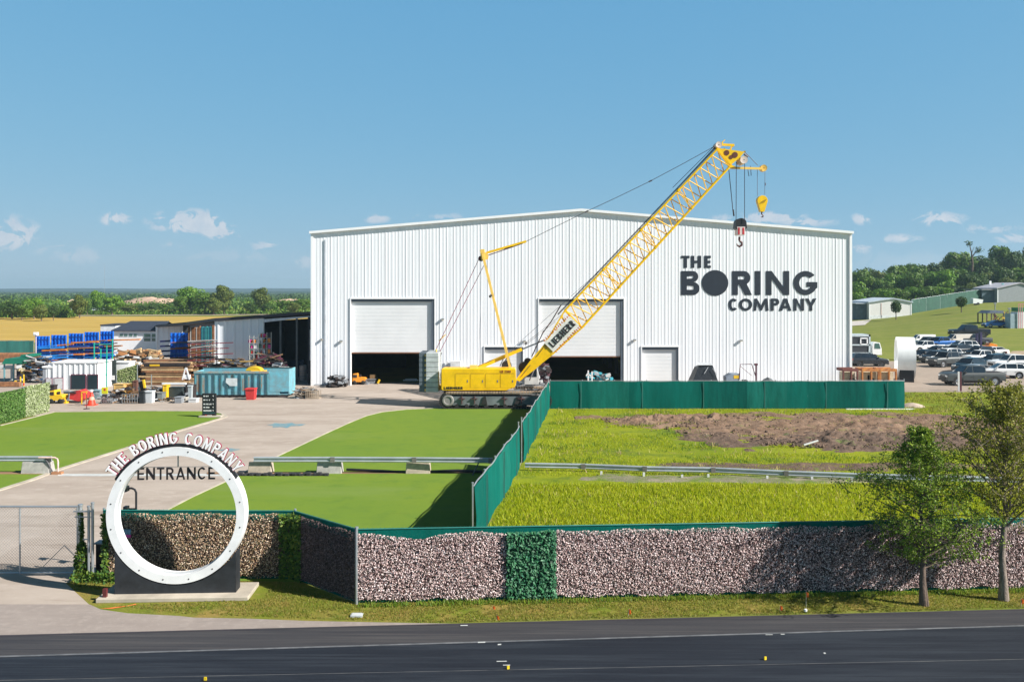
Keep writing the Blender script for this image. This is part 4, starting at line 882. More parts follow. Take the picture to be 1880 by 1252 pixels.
# house
hx0, hx1 = At(810, 0, DN+.1).x, At(948, 0, DN+.1).x; hz0 = CH-(717-HZ)*76.5/F; hz1 = CH-(677-HZ)*76.5/F
m = cm(); c_ = .12
m.prism([(hx0, hz0+c_), (hx0+c_, hz0), (hx1-.9, hz0), (hx1-.1, hz0+.35), (hx1, hz0+.8), (hx1-.05, hz1-.1), (hx1-.15, hz1), (hx0+c_, hz1), (hx0, hz1-.05)], DN+.1, DN+1.5)
m.prism([(hx0, hz0+c_), (hx0+c_, hz0), (hx1-1.6, hz0), (hx1-1.2, hz1-.2), (hx0+c_, hz1-.3), (hx0, hz1-.4)], DN+2.6, DF-.3)
ho = m.build('house', cy, cr, bevel=.04)
m = cm(); m.box((hx0+.2, DN+1.5, hz0), (hx1-.4, DN+2.6, hz0+.6)); m.build('main_frame', cdk, cr)
pan = M('panel line brown', (.45, .22, .01), .5)
for i in range(4):
    x0 = hx0+1.25+i*1.32; d = cm(); d.box((x0, DN+.09, hz0+.25), (x0+1.22, DN+.098, hz1-.42)); do = d.build('engine_door', cy, ho)
    e = cm(); e.box((x0+.02, DN+.085, hz1-.44), (x0+1.2, DN+.094, hz1-.39)); e.box((x0-.03, DN+.085, hz0+.3), (x0-.01, DN+.094, hz1-.45)); e.build('vent', pan, do)
    e = cm(); e.box((x0+1.02, DN+.07, hz0+.72), (x0+1.10, DN+.09, hz0+.92)); e.build('handle', M('latch blue grey', (.12, .14, .3), .5), do)
m = cm(); text(m, 'LIEBHERR', .22, .06, .035, lambda a, b, c: (a+hx0+.25, b, c+hz0+.12), 1.65, (DN+.075, DN+.092)); m.build('maker_lettering', black, ho)
m = cm(); text(m, 'LR 1300', .20, .045, .03, lambda a, b, c: (a+At(918, 0, DN).x, b, c+hz1-.34), .95, (DN+.075, DN+.092)); m.build('model_lettering', M('lettering red brown', (.35, .06, .02), .5), ho)
# roof deck gear
m = cm(); 
for px in range(818, 946, 14): m.tube([Pn(px, 677, DN+.6), Pn(px, 673.5, DN+.6)], .03, 6)
m.tube([Pn(816, 674, DN+.6), Pn(946, 674, DN+.6)], .025, 6)
m.box((Pn(864, 0).x, DN+.5, hz1), (Pn(877, 0).x, DN+1.2, hz1+.25)); m.build('deck_rail', cyp, cr)
m = cm(); m.lathe([(0, -.5), (.45, -.5), (.45, .5), (0, .5)], (Pn(930, 0).x, DM, hz1+.1), 18, 'Y'); m.lathe([(0, -.45), (.5, -.45), (.5, .45), (0, .45)], (Pn(962, 0).x, DM+.1, hz1-.05), 18, 'Y')
m.lathe([(0, -.3), (.34, -.3), (.34, .3), (0, .3)], (Pn(969, 0).x, DM+.1, hz1+.45), 18, 'Y'); m.build('winch', cdk, cr, smooth=True)
m = cm()
for a, b in [((955, 690), (962, 664)), ((964, 694), (974, 666)), ((958, 668), (980, 672)), ((957, 680), (978, 684)), ((972, 698), (982, 676)), ((970, 664), (978, 690))]: m.tube([Pn(*a, DM), Pn(*b, DM+.4)], .06, 6)
m.build('winch_frame', M('winch frame grey', (.10, .10, .12), .6), cr)
# cab on the far side
m = cm(); a, b = Pn(962, 704, DF), Pn(990, 668, DF)
m.prism([(a.x, a.z), (b.x-.1, a.z), (b.x, a.z+.7), (b.x-.3, b.z), (a.x, b.z)], DF-.9, DF+.2); cb = m.build('cab', M('cab light grey', (.7, .7, .7), .4), cr, bevel=.04)
m = cm(); m.box((a.x+.2, DF-.92, a.z+.7), (b.x-.25, DF-.905, b.z-.15)); m.build('cab_window', M('dark glass', (.02, .03, .04), .08, spec=.8), cb)
# counterweight stack
m0 = []
x0, x1 = At(773, 0, 79.0).x, At(808, 0, 79.0).x; z0 = CH-(716-HZ)*79/F; z1 = CH-(645-HZ)*79/F
cwm = M('counterweight grey', (.50, .54, .56), .7, var=.2, vs=1.5, bump=.15)
cws = M('counterweight shaded', (.10, .13, .16), .7, var=.2, vs=2)  # darker copy for the left face of the stack, its shade in the colour
m = cm(); nsl = 8; hh = (z1-z0)/nsl
for j in range(nsl): m.box((x0+.62, 77.2, z0+j*hh+.02), (x1, 80.8, z0+(j+1)*hh-.02))
cw = m.build('counterweight', cwm, cr, bevel=.03)
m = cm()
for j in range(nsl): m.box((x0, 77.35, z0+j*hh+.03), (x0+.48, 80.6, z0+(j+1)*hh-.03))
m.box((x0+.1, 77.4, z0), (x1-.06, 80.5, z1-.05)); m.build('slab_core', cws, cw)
m = cm()
for j in range(nsl): m.box((x0+.49, 77.3, z0+j*hh+.1), (x0+.61, 77.5, z0+(j+1)*hh-.14))
m.build('lifting_lugs', M('lug yellow', (.75, .5, .15), .6), cw)
m = cm(); m.box((x1-.2, 78, z0+.1), (hx0+.4, 80, z0+.5)); m.build('rear_beam', cy, cr)
# mast, struts, stays
def twin(mb, a, b, w, h, dy, D=DM, rungs=0):
    for s in (-1, 1): mb.bar(Pn(*a, D)+Vector((0, s*dy[0], 0)), Pn(*b, D)+Vector((0, s*dy[1], 0)), w, h)
    for i in range(1, rungs+1):
        t = i/(rungs+1); p = Pn(a[0]+(b[0]-a[0])*t, a[1]+(b[1]-a[1])*t, D); dd = dy[0]+(dy[1]-dy[0])*t; mb.bar(p-Vector((0, dd, 0)), p+Vector((0, dd, 0)), .12)
m = cm(); twin(m, (937, 675), (886, 466), .20, .32, (1.0, .55), rungs=5); m.bar(Pn(886, 462)-Vector((0, .7, 0)), Pn(886, 462)+Vector((0, .7, 0)), .35)
ma = m.build('derrick_mast', cyp, cr)
m = cm(); m.prism([(Pn(881.5, 0).x, Pn(0, 460).z), (Pn(884, 0).x, Pn(0, 459).z), (Pn(897, 0).x, Pn(0, 468).z), (Pn(896, 0).x, Pn(0, 476).z), (Pn(884, 0).x, Pn(0, 478).z)], DM-.6, DM-.5)
m.prism([(Pn(881.5, 0).x, Pn(0, 460).z), (Pn(884, 0).x, Pn(0, 459).z), (Pn(897, 0).x, Pn(0, 468).z), (Pn(896, 0).x, Pn(0, 476).z), (Pn(884, 0).x, Pn(0, 478).z)], DM+.5, DM+.6); m.build('mast_head', cyp, ma)
m = cm(); m.lathe([(0, -.35), (.24, -.35), (.24, .35), (0, .35)], Pn(883, 475)[:], 14, 'Y'); m.build('sheave', cdk, ma)
m = cm(); m.tube([Pn(899, 542, DM-1), Pn(902, 545, DM-1)], .16, 8); m.build('mast_lamp', cdk, ma)
m = cm(); twin(m, (893, 464.5), (966, 443.5), .12, .16, (.5, .5)); m.build('spreader', cy, cr)
m = cm(); twin(m, (893, 470), (960, 447), .05, .05, (.3, .3)); twin(m, (925, 456), (940, 452), .12, .15, (.3, .3)); m.build('bridle', M('bridle brown', (.18, .07, .05), .5), cr)
m = cm(); twin(m, (876, 676), (958, 640.5), .20, .26, (.7, .5)); m.build('strut', cy, cr)
m = cm(); twin(m, (957, 642), (1000, 624), .06, .06, (.5, .5)); twin(m, (925, 668), (935, 648), .08, .08, (.3, .3)); twin(m, (918, 672), (927, 652), .06, .06, (.5, .5)); m.build('stay_rod', M('rod grey', (.2, .22, .26), .5, .4), cr)
m = cm()
for s in (-.35, .35):
    m.tube([Pn(880.5, 473, DM+s), Pn(801, 641, DM+s)], .028, 5); m.tube([Pn(888, 488, DM+s*1.2), Pn(808, 645, DM+s*1.2)], .028, 5)
m.build('back_stay', ropr, cr)
m = cm(); m.tube([Pn(806, 626), Pn(818, 614)], .05, 6); m.tube([Pn(801, 641), Pn(801, 646)], .08, 6); m.build('stay_clamp', cyp, cr)
m = cm()
pend = [(966, 443.5), (1020, 416.5), (1077, 388.5), (1136, 361), (1194, 332.8), (1252, 302), (1312, 269)]
for s in (-.45, .45): m.tube([Pn(x, y, DM+s) for x, y in pend], .026, 5)
for x, y in ((1077, 388.5), (1194, 332.8)): m.tube([Pn(x-3, y+1.4), Pn(x+3, y-1.4)], .07, 6)
m.build('pendant', M('pendant grey', (.10, .10, .12), .5, .3), cr)
m = cm()
for a, b in [((944, 637), (1100, 498)), ((952, 640), (1040, 571)), ((964, 634), (1020, 590)), ((930, 660), (944, 637))]: m.tube([Pn(*a), Pn(*b)], .016, 4)
m.tube([Pn(964, 632), Pn(967, 628)], .1, 6); m.build('hoist_rope', M('thin rope', (.2, .2, .23), .5, .4), cr)
m = cm(); m.tube([Pn(884, 480), Pn(883, 560), Pn(879, 640), Pn(880, 676)], .012, 4); m.build('mast_cable', MATS['thin rope'], cr)
# boom
U0, U1 = Vector((1037, 570)), Vector((1317, 274)); L0, L1 = Vector((1068, 602)), Vector((1340, 306)); BW = 1.05
def chordpt(t, up, side): a, b = (U0, U1) if up else (L0, L1); p = a+(b-a)*t; return Pn(p.x, p.y, DM+side*BW)
m = cm()
for up in (0, 1):
    for sd_ in (-1, 1): m.tube([chordpt(0, up, sd_), chordpt(1, up, sd_)], .105 if not up else .095, 8)
bo = m.build('boom', cy, cr, smooth=True)
lc = cm(); nb = 26; r_ = .050
sec = [0, .255, .50, .745, 1]
for face in range(4):
    for i in range(nb):
        t0, t1 = i/nb, (i+1)/nb
        if face == 0: a, b = (chordpt(t0, i % 2, -1), chordpt(t1, (i+1) % 2, -1))
        elif face == 1: a, b = (chordpt(t0, (i+1) % 2, 1), chordpt(t1, i % 2, 1))
        elif face == 2: a, b = (chordpt(t0, 1, -1 if i % 2 else 1), chordpt(t1, 1, 1 if i % 2 else -1))
        else: a, b = (chordpt(t0, 0, -1 if i % 2 else 1), chordpt(t1, 0, 1 if i % 2 else -1))
        lc.tube([a, b], r_, 5, caps=False)
for s_ in sec:
    for dt in (-.004, .004):
        t0 = min(1, max(0, s_+dt))
        for sd_ in (-1, 1): lc.tube([chordpt(t0, 0, sd_), chordpt(t0, 1, sd_)], .045, 5)
        for up in (0, 1): lc.tube([chordpt(t0, up, -1), chordpt(t0, up, 1)], .045, 5)
lc.build('lacing', cyo, bo)
m = cm()
for s_ in sec[1:-1]:
    for up in (0, 1):
        for sd_ in (-1, 1): p, q = chordpt(s_-.006, up, sd_), chordpt(s_+.006, up, sd_); m.tube([p, q], .13, 8)
m.build('pin_joint', cy, bo)
m = cm()   # pendants and walkway laid along the upper chord
nrm = Vector((-1, -1)).normalized()*3.4
for off, rr in ((3.2, .03), (4.6, .028)):
    nv = Vector((-.725, -.689))*off; p0, p1 = U0+nv-Vector((10, -10)), U1+nv
    for sd_ in (-.6, .2): m.tube([Pn(p0.x, p0.y, DM+sd_), Pn(p1.x, p1.y, DM+sd_)], rr, 5)
for a, b in [((1312, 268), (1235, 345)), ((1312, 271), (1250, 338))]: m.tube([Pn(*a), Pn(*b)], .025, 5)
m.build('boom_rope', rope, bo)
# foot section: tapering box with plated sides
m = cm()
foot = [(947, 697), (975, 660), (1003, 627), (1037, 570)]; footl = [(954, 700), (985, 676), (1012, 652), (1068, 602)]
for sd_ in (-1, 1):
    y_ = DM+sd_*BW
    pl_ = [Pn(*p, y_) for p in foot[:3]]+[Pn(1018, 640, y_)]+[Pn(*p, y_) for p in footl[2::-1]]
    n_ = len(pl_); m.add([p-Vector((0, .03, 0)) for p in pl_]+[p+Vector((0, .03, 0)) for p in pl_], [tuple(range(n_)), tuple(range(n_, 2*n_))[::-1]]+[(i, (i+1) % n_, n_+(i+1) % n_, n_+i) for i in range(n_)])
    m.bar(Pn(1003, 627, y_), Pn(1037, 570, y_), .22, .12); m.bar(Pn(1012, 652, y_), Pn(1068, 602, y_), .24, .14); m.bar(Pn(952, 699, y_), Pn(1012, 652, y_), .2, .12)
    m.bar(Pn(1030, 582, y_), Pn(1058, 611, y_), .12); m.bar(Pn(1037, 570, y_), Pn(1068, 602, y_), .16)
    for a, b in [((1006, 622), (1040, 628)), ((1014, 610), (1030, 637)), ((1024, 592), (1050, 618)), ((1032, 578), (1044, 624)), ((1010, 632), (1032, 634)), ((1016, 604), (1056, 612))]: m.bar(Pn(*a, y_), Pn(*b, y_), .09)
m.add([Pn(1003, 627, DM-BW), Pn(1003, 627, DM+BW), Pn(960, 680, DM+BW), Pn(960, 680, DM-BW)], [(0, 1, 2, 3)])
m.bar(Pn(1037, 570, DM-BW), Pn(1037, 570, DM+BW), .14); m.bar(Pn(1068, 602, DM-BW), Pn(1068, 602, DM+BW), .14)
bf = m.build('boom_foot', cy, cr)
m = cm()
for a, b in [((1004, 640), (1000, 628)), ((985, 655), (1004, 630)), ((956, 692), (974, 670)), ((962, 694), (980, 676))]: m.bar(Pn(*a, DM-BW-.06), Pn(*b, DM-BW-.06), .07, .03)
for a, b in [((996, 612), (1012, 590)), ((1012, 590), (1030, 560)), ((976, 655), (996, 612))]: m.bar(Pn(*a), Pn(*b), .09)
m.build('hydraulic_line', M('hose brown', (.13, .05, .04), .5), bf)
# banner with the maker's name, along the boom
sc_ = (DM-BW-.12)/F; c0 = At(1011, 634, DM-BW-.12); ux = Vector((.70, 0, .715)).normalized(); uz = Vector((-ux.z, 0, ux.x))
def bfr(y): return lambda a, b, c: tuple(c0+ux*a+uz*c+Vector((0, b, 0)))
m = cm(); m.prism([(-.25, -.55), (3.05, -.55), (3.05, .55), (-.25, .55)], 0, .03, fr=bfr(0)); bn = m.build('name_banner', M('banner white', (.8, .78, .74), .5), cr)
m = cm(); text(m, 'LIEBHERR', .62, .17, .09, lambda a, b, c: bfr(0)(a, b, c-.31), 2.9, (-.03, -.004)); m.build('banner_lettering', M('banner black', (.02, .015, .02), .5), bn)
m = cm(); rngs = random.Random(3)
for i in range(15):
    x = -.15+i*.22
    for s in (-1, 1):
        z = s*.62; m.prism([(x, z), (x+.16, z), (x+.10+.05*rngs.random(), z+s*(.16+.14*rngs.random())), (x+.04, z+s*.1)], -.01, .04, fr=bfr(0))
m.build('lattice_shading', M('lattice shading orange', (.75, .22, .03), .5, var=.4, vs=4), bn)  # orange pieces paint the reddish shading of the lattice round the banner
# head
m = cm()
hp = [(1316, 272), (1330, 274), (1367, 279), (1358, 290), (1342, 303), (1350, 306), (1338, 309)]
for yy in (-.95, .95):
    pl_ = [Pn(*p, DM+yy) for p in hp]; n_ = len(pl_); tri = tessellate_polygon([[Vector((p.x, p.z, 0)) for p in pl_]])
    m.add([p-Vector((0, .05, 0)) for p in pl_]+[p+Vector((0, .05, 0)) for p in pl_], [tuple(t) for t in tri]+[tuple(i+n_ for i in t) for t in tri]+[(i, (i+1) % n_, n_+(i+1) % n_, n_+i) for i in range(n_)])
for a in hp[:5]: m.bar(Pn(*a, DM-.95), Pn(*a, DM+.95), .16)
m.bar(Pn(1318, 276, DM-1), Pn(1339, 300, DM-1), .14); m.bar(Pn(1316, 274, DM-1), Pn(1342, 303, DM-1), .12)
hd = m.build('boom_head', cy, cr)
m = cm()
for c_, r_ in [((1329, 284), .24), ((1344, 288), .26), ((1337, 292), .18)]: m.lathe([(0, -1.03), (r_, -1.03), (r_, -1.0)], (Pn(*c_).x, DM, Pn(*c_).z), 14, 'Y')
m.build('lightening_hole', M('hole dark red', (.14, .03, .01), .6), hd)
def sheave(px, py, r, mat, w=.9, par=None):
    m = cm(); p = Pn(px, py); m.lathe([(.05, -w/2), (r*.7, -w/2), (r, -w/2-.02), (r, w/2+.02), (r*.7, w/2), (.05, w/2)], p[:], 20, 'Y'); return m.build('sheave', mat, par or hd, smooth=True)
shm = M('sheave pale', (.72, .62, .58), .5, var=.2)
sheave(1317, 268, .28, shm, 1.2); sheave(1362, 296, .34, shm, 1.5)
m = cm()
for s in (-.5, .5):
    m.bar(Pn(1325, 266, DM+s), Pn(1348, 267, DM+s), .14, .2); m.bar(Pn(1325, 266, DM+s), Pn(1327, 260, DM+s), .1); m.bar(Pn(1331, 257, DM+s), Pn(1326, 262, DM+s), .07); m.bar(Pn(1345, 266, DM+s), Pn(1340, 277, DM+s), .12)
m.bar(Pn(1346, 268, DM-.5), Pn(1346, 268, DM+.5), .18); m.build('head_walkway', cy, hd)
m = cm()
for s in (-.3, .3): m.bar(Pn(1341, 308.5, DM+s), Pn(1400, 310, DM+s), .15, .2)
for px in (1355, 1370, 1385): m.bar(Pn(px, 309, DM-.3), Pn(px, 309, DM+.3), .08)
rj = m.build('rooster_jib', cyp, cr); sheave(1401, 309.5, .30, M('sheave yellow', (.8, .5, .1), .5), .5, rj)
m = cm()
for a, b, r_ in [((1368, 280), (1391, 304), .03), ((1366, 283), (1373, 289), .10), ((1373, 312), (1375, 324), .03), ((1378, 305), (1379, 323), .03)]: m.tube([Pn(*a), Pn(*b)], r_, 5)
m.build('jib_pendant', rope, rj)
m = cm()
for s in (-.55, -.2, .2, .55):
    for px in (1351.8, 1367): m.tube([Pn(px, 298, DM+s), Pn(px-(.5 if px < 1360 else 0), 408, DM+s)], .030, 5)
m.tube([Pn(1338, 312), Pn(1346.5, 396)], .035, 5); m.tube([Pn(1346, 385), Pn(1347.5, 397)], .07, 6); m.build('hoist_line', rope, cr)
m = cm()
for px, q in ((1390.5, 360), (1404.5, 358)): m.tube([Pn(px, 311), Pn(px-(.0 if px < 1400 else .5), q)], .022, 5)
m.tube([Pn(1405, 336), Pn(1405, 341)], .06, 6); m.build('auxiliary_line', M('rope grey', (.16, .17, .22), .5, .3), cr)
# main hook block
m = cm(); p = Pn(1358.5, 410)
m.prism(arc(p.x, p.z, .48, .42, 180, 0, 16)+[(p.x+.52, p.z-.45), (p.x+.30, p.z-.7), (p.x-.30, p.z-.7), (p.x-.52, p.z-.45)], DM-.45, DM+.45); hb_ = m.build('hook_block', black, cr, bevel=.03)
m = cm(); p = Pn(1358, 425); m.prism([(p.x-.34, p.z-.36), (p.x+.34, p.z-.36), (p.x+.36, p.z+.38), (p.x-.36, p.z+.38)], DM-.5, DM+.5); m.build('cheek_plate', M('cheek white', (.8, .68, .66), .5), hb_)
m = cm()
for x in (-.2, .2): m.box((p.x+x-.08, DM-.52, p.z-.30), (p.x+x+.08, DM-.505, p.z+.30))
m.build('warning_stripe', M('stripe red', (.6, .03, .04), .5), hb_)
m = cm(); h0 = Pn(1357.5, 435); m.tube([h0, h0-Vector((0, 0, .35))], .10, 8); m.tube([h0+Vector((.0, 0, -.35)), h0+Vector((.22, 0, -.52)), h0+Vector((.22, 0, -.74)), h0+Vector((.0, 0, -.88)), h0+Vector((-.2, 0, -.76)), h0+Vector((-.24, 0, -.6))], [.10, .10, .10, .10, .07, .04], 8); m.build('hook', M('hook dark', (.10, .03, .03), .5), hb_, smooth=True)
# yellow auxiliary block
m = cm(); p = Pn(1398.5, 369); m.prism(arc(p.x, p.z, .46, .46, 200, -20, 22)+[(p.x+.17, p.z-1.0), (p.x-.17, p.z-1.0)], DM-.28, DM+.28); ab = m.build('auxiliary_block', cy, cr, bevel=.03)
m = cm()
for i in range(3): m.bar((p.x-.28+i*.18, DM-.295, p.z-.30+i*.05), (p.x+.02+i*.16, DM-.295, p.z-.02+i*.07), .06, .02)
m.build('slot_marks', M('slot dark', (.10, .05, .03), .5), ab)
m = cm(); h0 = Vector((p.x, DM, p.z-1.0)); m.tube([h0, h0-Vector((0, 0, .2)), h0+Vector((.12, 0, -.3)), h0+Vector((.1, 0, -.45)), h0+Vector((-.08, 0, -.46))], [.06, .06, .06, .06, .03], 6); m.build('hook', MATS['hook dark'], ab)
# ------------------------------------------------------------------ sheds left of the warehouse
rr = random.Random(11)
def X(px, D): return (px-CX)/F*D
def Z(py, D): return CH-(py-HZ)*D/F
shedw = M('shed white cladding', (.74, .77, .82), .5, var=.06, vs=.2)
roofd = M('dark roof edge', (.035, .035, .05), .6, var=.1)
rustm = M('rusty steel', (.36, .16, .07), .85, var=.45, vs=2, col2=(.14, .07, .04), bump=.2)
tealm = M('teal paint', (.05, .33, .36), .6, var=.3, vs=1.5)
glassm = M('window glass', (.10, .22, .20), .1, var=.3, vs=.6, spec=.8)
def block(mb, a, t, b, bo, D, dp): mb.box((X(a, D), D, max(0, Z(bo, D))), (X(b, D), D+dp, Z(t, D))); return mb
# long lean-to: three stepped bays under one dark mono-pitch roof
sh = thing('storage_shed', 'long dark roofed open storage shed joined to the left wall of the warehouse', 'shed', (X(440, 118), 118, 0)); og = sh.location.copy()
def smb(): return MB(og)
def wallpx(px0, px1, D, t0, t1, name, mat, par, zb=0, dp=.0):
    m = smb(); c = MB(); x0, x1 = X(px0, D), X(px1, D)
    f = lambda x: Z(t0+(t1-t0)*(x-x0)/(x1-x0), D)
    corrugated(c, x0, x1, zb, f, D, pitch=.9, rib=.16, depth=.06); m.add(c.v, c.f); return m.build(name, mat, par)
w1 = wallpx(289, 342, 134.6, 600, 597, 'end_wall', shedw, sh)
w2 = wallpx(394, 484, 98.8, 590, 584, 'front_wall', shedw, sh)
m = smb(); m.box((X(289, 134.6)-.2, 134.4, 0), (X(290, 134.6), 134.7, Z(599, 134.6))); m.box((X(483, 98.8), 98.6, 0), (X(485, 98.8), 99.0, Z(585, 98.8))); m.build('corner_trim', trimw, sh)
m = smb()
P_ = [(286, 600.5, 134.5), (342, 595.5, 124), (394, 589.5, 98.5), (484, 583, 98.3), (572.5, 577, 96.5)]
tp = [At(*p) for p in P_]; bk = [Vector((p.x*(p.y+13)/p.y, p.y+13, CH-(CH-p.z-.05)*(p.y+13)/p.y-.35)) for p in tp]
for i in range(4): m.add([tp[i], tp[i+1], bk[i+1], bk[i], tp[i]+Vector((0, 0, .32)), tp[i+1]+Vector((0, 0, .32)), bk[i+1]+Vector((0, 0, .3)), bk[i]+Vector((0, 0, .3))], [(3,2,1,0),(4,5,6,7),(0,1,5,4),(1,2,6,5),(2,3,7,6),(3,0,4,7)])
m.build('roof', roofd, sh)
m = smb(); m.add([At(484, 586, 98.2), At(572.5, 580, 96.3), At(572.5, 582, 96.3), At(484, 592, 98.2)], [(0, 1, 2, 3)]); m.build('fascia', M('fascia pale', (.55, .58, .64), .5), sh)
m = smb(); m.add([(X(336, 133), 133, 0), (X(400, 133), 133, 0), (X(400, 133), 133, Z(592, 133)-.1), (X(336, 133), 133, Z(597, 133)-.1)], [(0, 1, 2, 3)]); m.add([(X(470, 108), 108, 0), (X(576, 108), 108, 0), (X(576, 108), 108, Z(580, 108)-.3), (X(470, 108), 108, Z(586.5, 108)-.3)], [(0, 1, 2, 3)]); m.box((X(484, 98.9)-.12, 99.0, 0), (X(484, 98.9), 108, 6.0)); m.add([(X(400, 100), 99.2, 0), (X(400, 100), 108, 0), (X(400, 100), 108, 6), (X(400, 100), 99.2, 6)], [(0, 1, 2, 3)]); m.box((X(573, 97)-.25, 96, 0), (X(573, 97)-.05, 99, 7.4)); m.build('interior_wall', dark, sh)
m = smb(); m.box((X(570, 96.2)-.2, 96.1, 2.6), (X(572, 96.2), 96.2, 6.0)); m.build('pale_post', trimw, sh)
m = smb()
for px, D in [(515, 98.2), (545, 97.6)]: m.box((X(px, D)-.1, D-.1, 0), (X(px, D)+.1, D+.1, Z(582, D)))
m.build('column', M('column steel', (.10, .11, .12), .6), sh)
# steel sections stored upright in the open bays
vm = [rustm, MATS['dark interior'], tealm, M('orange primer', (.62, .20, .08), .7, var=.3), M('pale steel section', (.5, .48, .46), .6, var=.3), M('deep blue steel', (.03, .22, .33), .6, var=.3)]
i = 0; px = 343; seen = {}; ORD = 'first second third fourth fifth sixth seventh eighth ninth tenth eleventh twelfth thirteenth fourteenth fifteenth sixteenth seventeenth eighteenth nineteenth twentieth'.split()+['twenty-'+q for q in 'first second third fourth fifth sixth'.split()]
lab_ = {0: 'rusty brown', 2: 'teal', 3: 'orange primed', 4: 'pale grey', 5: 'deep blue'}
while px < 393.5:
    w = rr.choice([1.6, 2.2, 2.8]); k = rr.choice([0, 0, 3, 4]) if px < 366 else rr.choice([2, 5, 2, 0]); D = 126.0
    m = MB((X(px+w/2, D), D, 0)); z0 = .1; zt_ = Z(594.5-(px-343)*.055, D)-.4-rr.random()*.3
    m.box((X(px, D), D, z0), (X(px+w*.55, D), D+.25, zt_)); m.box((X(px, D), D+.25, z0), (X(px+w*.8, D), D+.30, zt_))
    side = 'left' if px < 366 else 'right'
    tag(m.build('steel_section', vm[k]), f'{lab_[k]} steel section standing upright, {ORD[i]} from the left in the open shed bay', 'steel section', 'upright steel sections in the open shed bay'); px += w+.5; i += 1
# white office with dark roof
of = thing('office_building', 'white site office with dark pitched roof and a row of small windows', 'building', (X(249, 135), 135, 0)); og = of.location.copy()
def omb(): return MB(og)
D = 135; m = omb(); block(m, 207.5, 606.5, 290, 700, D, 8).build('wall', M('office white', (.80, .80, .82), .6, var=.04), of)
m = omb(); a, b = X(207, D), X(291, D); zt_ = Z(608, D); zr_ = Z(592.8, D)
m.add([(a-.1, D-.4, zt_), (b, D-.4, zt_), (b, D+4.3, zr_), (a+.9, D+4.3, zr_), (a-.1, D-.4, zt_+.15), (b, D-.4, zt_+.15), (b, D+4.3, zr_+.15), (a+.9, D+4.3, zr_+.15), (a-.1, D+9, zt_), (b, D+9, zt_)], [(0,1,5,4),(4,5,6,7),(1,2,6,5),(3,0,4,7),(3,2,9,8),(0,3,8)])
m.build('roof', M('charcoal roof', (.035, .045, .07), .7, var=.15, vs=1), of)
for (a, b, t, bo) in [(220, 226, 613, 617.5), (228, 234.5, 613, 617.5), (237, 243.5, 613, 617.5), (246, 251.5, 613, 617.5), (264.5, 276.5, 613, 626.5), (279, 288, 613, 626.5)]:
    m = omb(); m.box((X(a, D)-.05, D-.06, Z(bo, D)-.05), (X(b, D)+.05, D-.02, Z(t, D)+.05)); w = m.build('window', trimw, of)
    m = omb(); m.box((X(a, D), D-.075, Z(bo, D)), (X(b, D), D-.062, Z(t, D))); m.build('pane', glassm, w)
    if b-a > 8: m = omb(); m.box((X(a, D), D-.09, Z((t+bo)/2, D)-.05), (X(b, D), D-.076, Z((t+bo)/2, D)+.05)); m.build('bar', trimw, w)
m = omb(); block(m, 184.5, 597.5, 212, 700, 141, 6).build('rear_wing', M('wing white', (.72, .74, .78), .6), of)
m = omb(); block(m, 183.5, 596, 213, 597.6, 140.9, 6.2).build('wing_roof', roofd, of)
# blue cantilever racks
blue = M('rack blue', (.010, .19, .80), .5, var=.3, vs=1.2)
blued = M('rack blue arm', (.02, .26, .75), .5, var=.3, vs=1.2)
orng = M('rack orange beam', (.72, .24, .04), .6, var=.3, vs=1)
lumb = M('lumber', (.50, .33, .17), .85, var=.35, vs=2, stretch=(.3, 2, 2))
def rack(px0, px1, top, bot, D, label, arms=((0, 28),), seed=1, group='blue racks in the left of the yard'):
    r = random.Random(seed); x0, x1 = X(px0, D), X(px1, D); t = thing('cantilever_rack', label, 'rack', ((x0+x1)/2, D, 0), 0, group); og = t.location.copy()
    zb, zt_ = Z(bot, D), Z(top, D); m = MB(og); n = 5
    for i in range(n):
        x = x0+(x1-x0)*i/(n-1); m.box((x-.07, D-.08, 0), (x+.07, D+.10, zt_))
    m.box((x0, D+.04, zb), (x1, D+.08, zt_-.02)); m.build('upright', blue, t)
    m = MB(og)
    for z in (zb+.1, (zb+zt_)/2, zt_-.5): m.box((x0, D-.12, z), (x1, D-.08, z+.09))
    m.build('cross_beam', M('rack dark blue', (.01, .06, .28), .5), t)
    for i, (a, ln) in enumerate(arms):
        z = zt_-1.4-i*(zt_-1.4-zb-.0)/max(1, len(arms)) if a == 0 else a
        m = MB(og); m.bar((x0+.1, D-.25-.12*i, z), (x1+ln*D/F, D-.25-.12*i, z+.22), .16, .14); m.build('arm', blued if r.random() < .8 else orng, t)
        if r.random() < .75:
            m = MB(og); l0 = x0+r.random()*1.5; m.bar((l0, D-.5-.1*i, z+.19), (l0+2+r.random()*2.5, D-.5-.1*i, z+.30), .5, .09+.1*r.random()); m.build('load', r.choice([orng, blued, MATS.get('rack dark blue', blued), rustm]), t)
    return t
rk = [(66, 90, 617), (95.5, 121, 615), (127.5, 152, 612), (156.5, 180.5, 609.5), (185.5, 207.5, 608)]
nm = ['leftmost blue rack beside the white lamp pole', 'second blue rack from the left with orange beams', 'middle blue rack above the white container office', 'fourth blue rack behind the thin green portal frame', 'tallest blue rack beside the white site office']
for i, (a, b, t) in enumerate(rk): rack(a, b, t, 672, 113+i*1.5, nm[i], ((0, 16), (0, 10), (0, 14), (0, 8), (0, 12), (0, 9), (0, 13), (0, 7)), i+1)
rack(314, 343.5, 611, 668, 112, 'blue rack standing alone in front of the white shed wall', ((0, 34), (0, 36), (0, 30), (0, 38)), 9)
r9 = [o for o in S.objects if o.get('label', '').startswith('blue rack standing alone')][0]
m = MB(r9.location)
for py in (626, 635, 644, 653): m.bar(At(294, py+.8, 112.3), At(316, py-.3, 112.3), .14, .22)
